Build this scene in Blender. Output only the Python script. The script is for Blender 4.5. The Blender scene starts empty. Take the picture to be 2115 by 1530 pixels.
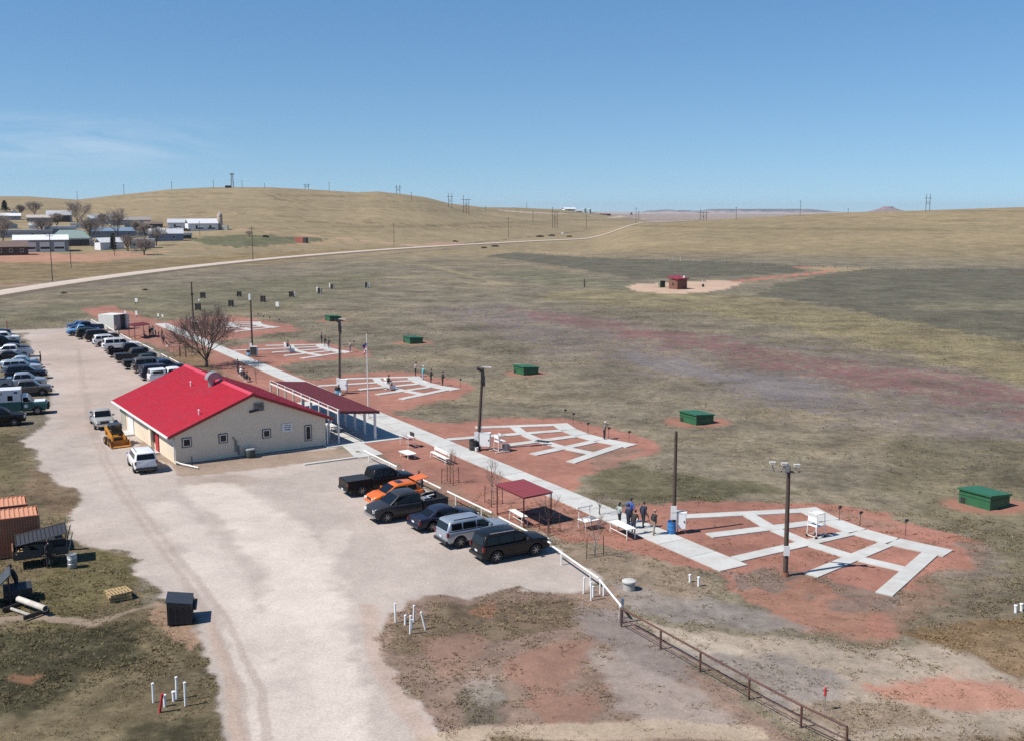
import bpy, bmesh, math, random
import numpy as np
from mathutils import Vector, Matrix

# ---------------------------------------------------------------- camera, world, sun, exposure
scene = bpy.context.scene
COL = scene.collection
FPX, HOR, CAMH = 2150.0, 434.0, 22.0
PITCH = math.atan((765 - HOR) / FPX)
cam_d = bpy.data.cameras.new("camera")
cam_d.sensor_width = 36.0
cam_d.lens = 36.0 * FPX / 2115.0
cam_d.clip_start = 0.5
cam_d.clip_end = 60000
cam = bpy.data.objects.new("camera", cam_d)
cam.location = (0, 0, CAMH)
cam.rotation_euler = (math.pi / 2 - PITCH, 0, 0)
COL.objects.link(cam)
scene.camera = cam

SUN_EL = math.radians(52)
SUN_AZ = math.radians(22)            # shadows fall towards this direction (from +X, counter-clockwise)
sun_d = bpy.data.lights.new("sun", 'SUN')
sun_d.energy = 5.0
sun_d.angle = math.radians(0.53)
sun_d.color = (1.0, 0.955, 0.89)
sun = bpy.data.objects.new("sun", sun_d)
COL.objects.link(sun)
_to_sun = Vector((-math.cos(SUN_AZ) * math.cos(SUN_EL), -math.sin(SUN_AZ) * math.cos(SUN_EL), math.sin(SUN_EL)))
sun.rotation_euler = _to_sun.to_track_quat('Z', 'Y').to_euler()
sun.location = (-60, -30, 120)

world = bpy.data.worlds.new("World")
scene.world = world
world.use_nodes = True
wn = world.node_tree
wn.nodes.clear()
def _n(t, typ, **kw):
    n = t.nodes.new(typ)
    for k, v in kw.items():
        setattr(n, k, v)
    return n
sky = _n(wn, 'ShaderNodeTexSky', sky_type='NISHITA', sun_disc=False)
sky.sun_elevation = SUN_EL
sky.sun_rotation = math.atan2(_to_sun.x, _to_sun.y)
sky.altitude = 1200
sky.air_density = 1.0
sky.dust_density = 0.0
sky.ozone_density = 3.0
bg = _n(wn, 'ShaderNodeBackground')
bg.inputs["Strength"].default_value = 0.091
out = _n(wn, 'ShaderNodeOutputWorld')
# thin cirrus: streaky noise on the view direction, in a low bank in the west
tc = _n(wn, 'ShaderNodeTexCoord')
mp = _n(wn, 'ShaderNodeMapping')
mp.inputs['Scale'].default_value = (3.0, 3.0, 17.0)
nz = _n(wn, 'ShaderNodeTexNoise')
nz.inputs['Scale'].default_value = 1.4
nz.inputs['Detail'].default_value = 5
nz.inputs['Roughness'].default_value = 0.62
nz.inputs['Distortion'].default_value = 0.6
wn.links.new(tc.outputs['Generated'], mp.inputs['Vector'])
wn.links.new(mp.outputs['Vector'], nz.inputs['Vector'])
ramp = _n(wn, 'ShaderNodeMapRange')
ramp.inputs['From Min'].default_value = 0.40
ramp.inputs['From Max'].default_value = 0.80
wn.links.new(nz.outputs['Fac'], ramp.inputs['Value'])
dist = _n(wn, 'ShaderNodeVectorMath', operation='DOT_PRODUCT')
cd = Vector((-0.46, 1.0, 0.058)).normalized()
dist.inputs[1].default_value = cd
wn.links.new(tc.outputs['Generated'], dist.inputs[0])
dm = _n(wn, 'ShaderNodeMapRange', interpolation_type='SMOOTHSTEP')
dm.inputs['From Min'].default_value = 0.975
dm.inputs['From Max'].default_value = 0.9995
wn.links.new(dist.outputs['Value'], dm.inputs['Value'])
sep = _n(wn, 'ShaderNodeSeparateXYZ')
wn.links.new(tc.outputs['Generated'], sep.inputs[0])
bz = _n(wn, 'ShaderNodeMapRange', interpolation_type='SMOOTHSTEP')
bz.inputs['From Min'].default_value = 0.088
bz.inputs['From Max'].default_value = 0.064
wn.links.new(sep.outputs['Z'], bz.inputs['Value'])
bz2 = _n(wn, 'ShaderNodeMapRange', interpolation_type='SMOOTHSTEP')
bz2.inputs['From Min'].default_value = 0.028
bz2.inputs['From Max'].default_value = 0.055
wn.links.new(sep.outputs['Z'], bz2.inputs['Value'])
m1 = _n(wn, 'ShaderNodeMath', operation='MULTIPLY')
m2 = _n(wn, 'ShaderNodeMath', operation='MULTIPLY')
m3 = _n(wn, 'ShaderNodeMath', operation='MULTIPLY')
m4 = _n(wn, 'ShaderNodeMath', operation='MULTIPLY')
wn.links.new(ramp.outputs[0], m1.inputs[0]); wn.links.new(dm.outputs[0], m1.inputs[1])
wn.links.new(m1.outputs[0], m2.inputs[0]); wn.links.new(bz.outputs[0], m2.inputs[1])
wn.links.new(m2.outputs[0], m3.inputs[0]); wn.links.new(bz2.outputs[0], m3.inputs[1])
wn.links.new(m3.outputs[0], m4.inputs[0]); m4.inputs[1].default_value = 0.62
hs = _n(wn, 'ShaderNodeHueSaturation')
hs.inputs['Saturation'].default_value = 1.21
skm = _n(wn, 'ShaderNodeMapping')
skm.inputs['Location'].default_value = (0, 0, 0.067)
skm.inputs['Scale'].default_value = (1, 1, 0.72)
wn.links.new(tc.outputs['Generated'], skm.inputs['Vector'])
wn.links.new(skm.outputs['Vector'], sky.inputs['Vector'])
wn.links.new(sky.outputs[0], hs.inputs['Color'])
mix = _n(wn, 'ShaderNodeMix', data_type='RGBA')
mix.inputs[7].default_value = (7.6, 8.0, 8.5, 1)
wn.links.new(m4.outputs[0], mix.inputs[0])
wn.links.new(hs.outputs[0], mix.inputs[6])
wn.links.new(mix.outputs[2], bg.inputs['Color'])
wn.links.new(bg.outputs[0], out.inputs['Surface'])

vs = scene.view_settings
vs.view_transform = 'Standard'
vs.look = 'None'
vs.exposure = 0.34
vs.gamma = 1.0
vs.use_curve_mapping = False
scene.cycles.use_denoising = False
scene.cycles.max_bounces = 4
scene.cycles.diffuse_bounces = 2
scene.cycles.glossy_bounces = 2
scene.cycles.transmission_bounces = 3
scene.cycles.volume_bounces = 0
scene.cycles.caustics_reflective = False
scene.cycles.caustics_refractive = False

# ---------------------------------------------------------------- helpers
R_ = random.Random(7)
_cp, _sp = math.cos(PITCH), math.sin(PITCH)
def ray(px, py):
    a, b = (px - 1057.5) / FPX, -(py - 765) / FPX
    return a, _cp + b * _sp, -_sp + b * _cp
def at(px, py, z=0.0):
    """the place on level ground (height z) seen at this point of the photograph"""
    a, b, c = ray(px, py)
    t = (z - CAMH) / c
    return Vector((a * t, b * t, z))
def hgt(base, px, py):
    a, b, c = ray(px, py)
    return CAMH + c * math.hypot(base[0], base[1]) / math.hypot(a, b)

def tag(o, label=None, cat=None, group=None, kind=None):
    if label: o['label'] = label
    if cat: o['category'] = cat
    if group: o['group'] = group
    if kind: o['kind'] = kind
    return o
def thing(name, label, cat, loc=(0, 0, 0), rz=0.0, group=None):
    o = bpy.data.objects.new(name, None)
    o.empty_display_size = 0.3
    COL.objects.link(o)
    o.location = loc
    o.rotation_euler = (0, 0, rz)
    return tag(o, label, cat, group)
def copy_tree(o, parent=None):
    c = o.copy()
    COL.objects.link(c)
    if parent is not None:
        c.parent = parent
    for ch in list(o.children):
        copy_tree(ch, c)
    return c

class MB:
    """collects simple shapes; build() links them as one mesh object"""
    def __init__(s):
        s.v, s.f, s.m = [], [], []
    def add(s, vs_, fs_, mi=0):
        o = len(s.v)
        s.v.extend([tuple(p) for p in vs_])
        for f in fs_:
            s.f.append(tuple(i + o for i in f)); s.m.append(mi)
        return s
    def box(s, c, d, mi=0, rz=0.0, M=None):
        x, y, z = d[0] / 2, d[1] / 2, d[2] / 2
        P = [Vector((a * x, b * y, e * z)) for e in (-1, 1) for b in (-1, 1) for a in (-1, 1)]
        if rz:
            r = Matrix.Rotation(rz, 3, 'Z'); P = [r @ p for p in P]
        if M is not None:
            P = [M @ p for p in P]
        c = Vector(c)
        return s.add([p + c for p in P], [(0, 2, 3, 1), (4, 5, 7, 6), (0, 1, 5, 4), (2, 6, 7, 3), (0, 4, 6, 2), (1, 3, 7, 5)], mi)
    def bbox(s, x0, x1, y0, y1, z0, z1, mi=0):
        return s.box(((x0 + x1) / 2, (y0 + y1) / 2, (z0 + z1) / 2), (x1 - x0, y1 - y0, z1 - z0), mi)
    def cyl(s, p0, p1, r0, r1=None, n=8, mi=0, caps=True):
        r1 = r0 if r1 is None else r1
        p0, p1 = Vector(p0), Vector(p1)
        d = (p1 - p0)
        if d.length < 1e-6: return s
        d.normalize()
        a = d.orthogonal().normalized(); b = d.cross(a)
        V = []
        for p, r in ((p0, r0), (p1, r1)):
            for i in range(n):
                t = 2 * math.pi * i / n
                V.append(p + (a * math.cos(t) + b * math.sin(t)) * r)
        F = [(i, (i + 1) % n, n + (i + 1) % n, n + i) for i in range(n)]
        if caps:
            F += [tuple(range(n - 1, -1, -1)), tuple(range(n, 2 * n))]
        return s.add(V, F, mi)
    def tube(s, pts, r, n=6, mi=0):
        for a, b in zip(pts[:-1], pts[1:]):
            s.cyl(a, b, r, r, n, mi)
        return s
    def lathe(s, prof, n=16, mi=0, axis='Z', c=(0, 0, 0)):
        V, F = [], []
        for (r, h) in prof:
            for i in range(n):
                t = 2 * math.pi * i / n
                x, y = r * math.cos(t), r * math.sin(t)
                p = {'Z': (x, y, h), 'Y': (x, h, y), 'X': (h, x, y)}[axis]
                V.append((p[0] + c[0], p[1] + c[1], p[2] + c[2]))
        for k in range(len(prof) - 1):
            for i in range(n):
                j = (i + 1) % n
                F.append((k * n + i, k * n + j, (k + 1) * n + j, (k + 1) * n + i))
        return s.add(V, F, mi)
    def ell(s, c, r, nu=10, nv=7, mi=0, M=None):
        V, F = [], []
        for j in range(nv + 1):
            ph = math.pi * j / nv
            for i in range(nu):
                t = 2 * math.pi * i / nu
                p = Vector((r[0] * math.sin(ph) * math.cos(t), r[1] * math.sin(ph) * math.sin(t), r[2] * math.cos(ph)))
                if M is not None: p = M @ p
                V.append(p + Vector(c))
        for j in range(nv):
            for i in range(nu):
                k = (i + 1) % nu
                F.append((j * nu + i, (j + 1) * nu + i, (j + 1) * nu + k, j * nu + k))
        return s.add(V, F, mi)
    def prism(s, poly, z0, z1, mi=0, top_scale=None):
        """vertical prism over an xy polygon"""
        n = len(poly)
        V = [(p[0], p[1], z0) for p in poly] + [(p[0], p[1], z1) for p in poly]
        ar = sum(poly[i][0] * poly[(i + 1) % n][1] - poly[(i + 1) % n][0] * poly[i][1] for i in range(n))
        F = [(i, (i + 1) % n, n + (i + 1) % n, n + i) for i in range(n)] + [tuple(range(n - 1, -1, -1)), tuple(range(n, 2 * n))]
        if ar < 0: F = [tuple(reversed(f)) for f in F]
        return s.add(V, F, mi)
    def side(s, poly, y0, y1, mi=0):
        """an xz outline with thickness from y0 to y1"""
        n = len(poly)
        V = [(p[0], y0, p[1]) for p in poly] + [(p[0], y1, p[1]) for p in poly]
        ar = sum(poly[i][0] * poly[(i + 1) % n][1] - poly[(i + 1) % n][0] * poly[i][1] for i in range(n))
        F = [(i, n + i, n + (i + 1) % n, (i + 1) % n) for i in range(n)] + [tuple(range(n)), tuple(range(2 * n - 1, n - 1, -1))]
        if ar < 0: F = [tuple(reversed(f)) for f in F]
        return s.add(V, F, mi)
    def mesh(s, name):
        me = bpy.data.meshes.new(name)
        me.from_pydata(s.v, [], s.f)
        if s.m and max(s.m) > 0:
            me.polygons.foreach_set('material_index', s.m)
        me.update()
        return me
    def build(s, name, mats=None, parent=None, smooth=False, label=None, kind=None):
        me = s.mesh(name)
        if mats is not None:
            for m in (mats if isinstance(mats, (list, tuple)) else [mats]):
                me.materials.append(m)
        if smooth:
            me.polygons.foreach_set('use_smooth', [True] * len(me.polygons))
            try: me.set_sharp_from_angle(angle=math.radians(38))
            except Exception: pass
        o = bpy.data.objects.new(name, me)
        COL.objects.link(o)
        if parent is not None: o.parent = parent
        if label: o['label'] = label
        if kind: o['kind'] = kind
        return o

_mats = {}
def mat(name, rgb, rough=0.75, var=0.15, scale=4.0, bump=0.0, metal=0.0, spec=None, var2=0.0, scale2=0.6, tint=None, coat=0.0, alpha=None):
    """a procedural surface: base colour with two octaves of wear and a little relief"""
    if name in _mats: return _mats[name]
    m = bpy.data.materials.new(name)
    m.use_nodes = True
    t = m.node_tree
    b = t.nodes['Principled BSDF']
    b.inputs['Roughness'].default_value = rough
    b.inputs['Metallic'].default_value = metal
    if spec is not None: b.inputs['Specular IOR Level'].default_value = spec
    if coat: b.inputs['Coat Weight'].default_value = coat; b.inputs['Coat Roughness'].default_value = 0.08
    tcn = _n(t, 'ShaderNodeTexCoord')
    n1 = _n(t, 'ShaderNodeTexNoise'); n1.inputs['Scale'].default_value = scale; n1.inputs['Detail'].default_value = 5; n1.inputs['Roughness'].default_value = 0.65
    t.links.new(tcn.outputs['Object'], n1.inputs['Vector'])
    mr = _n(t, 'ShaderNodeMapRange'); mr.inputs['From Min'].default_value = 0.3; mr.inputs['From Max'].default_value = 0.7
    mr.inputs['To Min'].default_value = 1 - var; mr.inputs['To Max'].default_value = 1 + var
    t.links.new(n1.outputs['Fac'], mr.inputs['Value'])
    vm = _n(t, 'ShaderNodeVectorMath', operation='SCALE')
    col = _n(t, 'ShaderNodeRGB'); col.outputs[0].default_value = (*rgb, 1)
    src = col.outputs[0]
    if var2 > 0:
        n2 = _n(t, 'ShaderNodeTexNoise'); n2.inputs['Scale'].default_value = scale2; n2.inputs['Detail'].default_value = 3
        t.links.new(tcn.outputs['Object'], n2.inputs['Vector'])
        mr2 = _n(t, 'ShaderNodeMapRange'); mr2.inputs['From Min'].default_value = 0.45; mr2.inputs['From Max'].default_value = 0.7
        mr2.inputs['To Max'].default_value = var2
        t.links.new(n2.outputs['Fac'], mr2.inputs['Value'])
        mx = _n(t, 'ShaderNodeMix', data_type='RGBA')
        t.links.new(mr2.outputs[0], mx.inputs[0]); t.links.new(src, mx.inputs[6])
        mx.inputs[7].default_value = (*(tint or (0.3, 0.24, 0.18)), 1)
        src = mx.outputs[2]
    t.links.new(src, vm.inputs[0]); t.links.new(mr.outputs[0], vm.inputs['Scale'])
    t.links.new(vm.outputs[0], b.inputs['Base Color'])
    if bump:
        bp = _n(t, 'ShaderNodeBump'); bp.inputs['Strength'].default_value = bump; bp.inputs['Distance'].default_value = 0.02
        t.links.new(n1.outputs['Fac'], bp.inputs['Height']); t.links.new(bp.outputs[0], b.inputs['Normal'])
    m.diffuse_color = (*rgb, 1)
    _mats[name] = m
    return m
def sRGB(r, g, b, k=1.45):
    f = lambda c: ((c / 255 + 0.055) / 1.055) ** 2.4 if c > 10 else c / 255 / 12.92
    return (f(r) / k, f(g) / k, f(b) / k)

M_white = mat('white_paint', (0.74, 0.73, 0.69), 0.5, 0.06, 3, var2=0.15, tint=(0.5, 0.44, 0.36))
M_whitepl = mat('white_plastic', (0.78, 0.78, 0.76), 0.4, 0.03)
M_black = mat('black_rubber', (0.016, 0.016, 0.017), 0.75, 0.2)
M_dark = mat('dark_metal', (0.03, 0.028, 0.028), 0.5, 0.25)
M_steel = mat('grey_steel', (0.34, 0.34, 0.34), 0.42, 0.15, metal=0.6)
M_rust = mat('rusty_pipe', (0.085, 0.04, 0.032), 0.75, 0.35, 6, var2=0.5, tint=(0.16, 0.07, 0.045))
M_conc = mat('pale_concrete', (0.46, 0.455, 0.425), 0.9, 0.07, 1.3, bump=0.15, var2=0.55, scale2=0.7, tint=(0.38, 0.345, 0.30))
def per_object_tone(m, lo, hi):
    t = m.node_tree; b = t.nodes['Principled BSDF']; src = b.inputs['Base Color'].links[0].from_socket
    oi = _n(t, 'ShaderNodeObjectInfo'); mr = _n(t, 'ShaderNodeMapRange'); mr.inputs['To Min'].default_value = lo; mr.inputs['To Max'].default_value = hi
    t.links.new(oi.outputs['Random'], mr.inputs['Value'])
    v = _n(t, 'ShaderNodeVectorMath', operation='SCALE'); t.links.new(src, v.inputs[0]); t.links.new(mr.outputs[0], v.inputs['Scale']); t.links.new(v.outputs[0], b.inputs['Base Color'])
per_object_tone(M_conc, .93, 1.04)
M_wood = mat('weathered_pole_wood', (0.075, 0.052, 0.04), 0.85, 0.35, 5, bump=0.4)
M_wood2 = mat('raw_lumber', (0.36, 0.25, 0.12), 0.8, 0.25, 5)
M_glass = mat('dark_glass', (0.007, 0.009, 0.011), 0.1, 0.05, spec=0.35)
M_red = mat('red_paint', (0.42, 0.03, 0.035), 0.5, 0.12, 3)
M_green = mat('green_paint', (0.022, 0.11, 0.045), 0.55, 0.18, 2, var2=0.5, scale2=1.1, tint=(0.05, 0.10, 0.06))
M_bark = mat('grey_brown_bark', (0.10, 0.075, 0.06), 0.9, 0.35, 6, bump=0.5)
M_twig2 = mat('grey_twigs', (0.27, 0.22, 0.19), 0.9, 0.3, 1)
M_twig = mat('bare_twigs', (0.19, 0.13, 0.11), 0.9, 0.3, 3)
M_blue = mat('blue_plastic', (0.03, 0.17, 0.42), 0.4, 0.15)
M_conc2 = mat('grey_concrete', (0.36, 0.34, 0.31), 0.9, 0.15, 2, bump=0.3)
# ---------------------------------------------------------------- terrain
def _hash(ix, iy, seed):
    h = (ix.astype(np.int64) * 374761393 + iy.astype(np.int64) * 668265263 + seed * 974634541) & 0xFFFFFFFF
    h = ((h ^ (h >> 13)) * 1274126177) & 0xFFFFFFFF
    return ((h ^ (h >> 16)) & 0xFFFF) / 65535.0
def vnoise(x, y, seed=0):
    x = np.asarray(x, float); y = np.asarray(y, float)
    ix, iy = np.floor(x), np.floor(y)
    fx, fy = x - ix, y - iy
    fx = fx * fx * (3 - 2 * fx); fy = fy * fy * (3 - 2 * fy)
    a, b = _hash(ix, iy, seed), _hash(ix + 1, iy, seed)
    c, d = _hash(ix, iy + 1, seed), _hash(ix + 1, iy + 1, seed)
    return (a + (b - a) * fx) * (1 - fy) + (c + (d - c) * fx) * fy
def fbm(x, y, seed=0, octv=4, gain=0.55):
    s = 0; a = 1.0; t = 0
    for i in range(octv):
        s = s + a * vnoise(x * 2 ** i + 17.3 * i, y * 2 ** i - 9.1 * i, seed + i); t += a; a *= gain
    return s / t
def sstep(a, b, x):
    t = np.clip((x - a) / (b - a), 0, 1)
    return t * t * (3 - 2 * t)
KU = FPX / _cp
# crest of the long hill in the west and of the low rise in the east: bearing -> height above the range, distance
_LW = np.array([(-900, 425), (-400, 416), (0, 406), (60, 406), (160, 413), (260, 402), (350, 392), (440, 388), (560, 387.5), (620, 391), (740, 398), (780, 396), (830, 401), (880, 408), (930, 421), (1000, 428.5), (1060, 429), (1130, 432), (1200, 433.5), (1300, 437), (1330, 440.5), (1400, 452), (1440, 462)], float)
_LR = np.array([(-900, 1300), (0, 1350), (450, 1500), (800, 1500), (930, 1500), (1000, 1750), (1100, 2200), (1200, 2600), (1300, 2600), (1440, 2400)], float)
_RW = np.array([(1180, 470), (1250, 466), (1330, 461.5), (1400, 459.5), (1500, 453), (1590, 448), (1700, 441), (1800, 438), (1900, 435.3), (2000, 432), (2115, 428), (2300, 421), (2700, 415), (3600, 428)], float)
def bearing_u(x, y):
    az = np.arctan2(x, y)
    return 1057.5 + KU * np.tan(np.clip(az, -0.9, 0.9))
def hf(x, y):
    x = np.asarray(x, float); y = np.asarray(y, float)
    d = np.hypot(x, y)
    dy = np.maximum(d * np.cos(np.clip(np.arctan2(x, y), -0.9, 0.9)), 1.0)
    u = bearing_u(x, y)
    back = sstep(-200, 200, y)
    # western hill
    RL = np.interp(u, _LR[:, 0], _LR[:, 1])
    zL = CAMH + (434 - np.interp(u, _LW[:, 0], _LW[:, 1])) / KU * RL
    BL = np.interp(u, [-200, 500, 860, 1000, 1100, 1300, 1440], [470, 500, 640, 750, 900, 1200, 1400])
    t = (dy - BL) / (RL - BL)
    up = np.where(t < 1, np.clip(t, 0, 1) ** 1.25 * (1 - 0.12 * sstep(0.8, 1, t)) / 0.88, 1)
    up = np.clip(up, 0, 1)
    down = 1 - sstep(1.0, 1.0 + 900 / RL, dy / RL)
    fadeL = 1 - sstep(1300, 1440, u) * 1.0
    left = zL * np.minimum(up, 1) * down * fadeL
    left = left + 2.2 * (fbm(x / 140, y / 140, 5, 3) - 0.5) * sstep(0.1, 0.4, t) * down * fadeL * (1 - sstep(0.75, 0.95, t))
    # eastern rise
    RR, BR = 850.0, 425.0
    zR = CAMH + (434 - np.interp(u, _RW[:, 0], _RW[:, 1])) / KU * RR
    tr = (dy - BR) / (RR - BR)
    upr = sstep(-0.12, 1.25, tr) / sstep(-0.12, 1.25, 1.0)
    downr = 1 - sstep(1.0, 1.9, dy / RR)
    right = np.clip(zR, 0, None) * np.clip(upr, 0, 1) * downr * sstep(1200, 1330, u)
    right = right + 1.6 * (fbm(x / 90, y / 90, 15, 3) - 0.5) * sstep(0.05, 0.4, tr) * downr * sstep(1330, 1500, u) * (1 - sstep(0.75, 0.95, tr))
    plain = -14.0 * sstep(1650, 2400, dy) * sstep(1150, 1330, u) - 14.0 * sstep(2700, 4200, dy) * (1 - sstep(1150, 1330, u))
    # broken badlands at the edge of the plain
    bad = sstep(9500, 11500, dy) * (1 - sstep(15500, 18000, dy)) * sstep(1250, 1420, u) * (1 - sstep(1640, 1770, u))
    bn = fbm(x / 900, y / 900, 31, 4)
    bad = bad * (np.clip((bn - 0.45) * 5, 0, 1) * 26 + np.clip((bn - 0.58) * 9, 0, 1) * 20)
    bad2 = sstep(9500, 12500, dy) * (1 - sstep(15500, 18000, dy)) * 8 * fbm(x / 1500, y / 1500, 41, 3)
    return (np.maximum(left, right) + plain + bad + bad2) * back
def hz(x, y):
    return float(hf(np.array([x]), np.array([y]))[0])
def on(px, py):
    """the place on the terrain seen at this point of the photograph"""
    a, b, c = ray(px, py)
    t = np.concatenate([np.linspace(20, 400, 400), np.geomspace(401, 19000, 2600)])
    X, Y, Z = a * t, b * t, CAMH + c * t
    k = np.nonzero(Z < hf(X, Y))[0]
    i = k[0] if len(k) else len(t) - 1
    return Vector((X[i], Y[i], float(hf(X[i:i + 1], Y[i:i + 1])[0])))
def far(px, dist_):
    """the place on the terrain in the direction of this column of the photograph"""
    x, y = (px - 1057.5) / KU * dist_, dist_
    return Vector((x, y, hz(x, y)))

def _seg(X, Y, ax, ay, bx, by):
    dx, dy = bx - ax, by - ay
    L = dx * dx + dy * dy + 1e-12
    t = np.clip(((X - ax) * dx + (Y - ay) * dy) / L, 0, 1)
    return np.hypot(X - ax - t * dx, Y - ay - t * dy)
def m_poly(X, Y, pts, soft):
    m = np.zeros_like(X)
    P = np.array(pts, float)
    sel = (X > P[:, 0].min() - soft * 2) & (X < P[:, 0].max() + soft * 2) & (Y > P[:, 1].min() - soft * 2) & (Y < P[:, 1].max() + soft * 2)
    if not sel.any(): return m
    x, y = X[sel], Y[sel]
    d = np.full_like(x, 1e9); ins = np.zeros(x.shape, bool)
    n = len(P)
    for i in range(n):
        ax, ay = P[i]; bx, by = P[(i + 1) % n]
        d = np.minimum(d, _seg(x, y, ax, ay, bx, by))
        c = (ay > y) != (by > y)
        xi = ax + (y - ay) * (bx - ax) / (by - ay + 1e-12)
        ins ^= c & (x < xi)
    sd = np.where(ins, d, -d)
    m[sel] = sstep(-soft, soft, sd)
    return m
def m_line(X, Y, pts, w, soft):
    P = np.array(pts, float)
    m = np.zeros_like(X)
    e = w + soft * 2
    sel = (X > P[:, 0].min() - e) & (X < P[:, 0].max() + e) & (Y > P[:, 1].min() - e) & (Y < P[:, 1].max() + e)
    if not sel.any(): return m
    x, y = X[sel], Y[sel]
    d = np.full_like(x, 1e9)
    for i in range(len(P) - 1):
        d = np.minimum(d, _seg(x, y, *P[i], *P[i + 1]))
    m[sel] = 1 - sstep(w - soft, w + soft, d)
    return m
def PX(*q):
    return [tuple(on(a, b)[:2]) if b < 640 else tuple(at(a, b)[:2]) for a, b in q]

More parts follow.
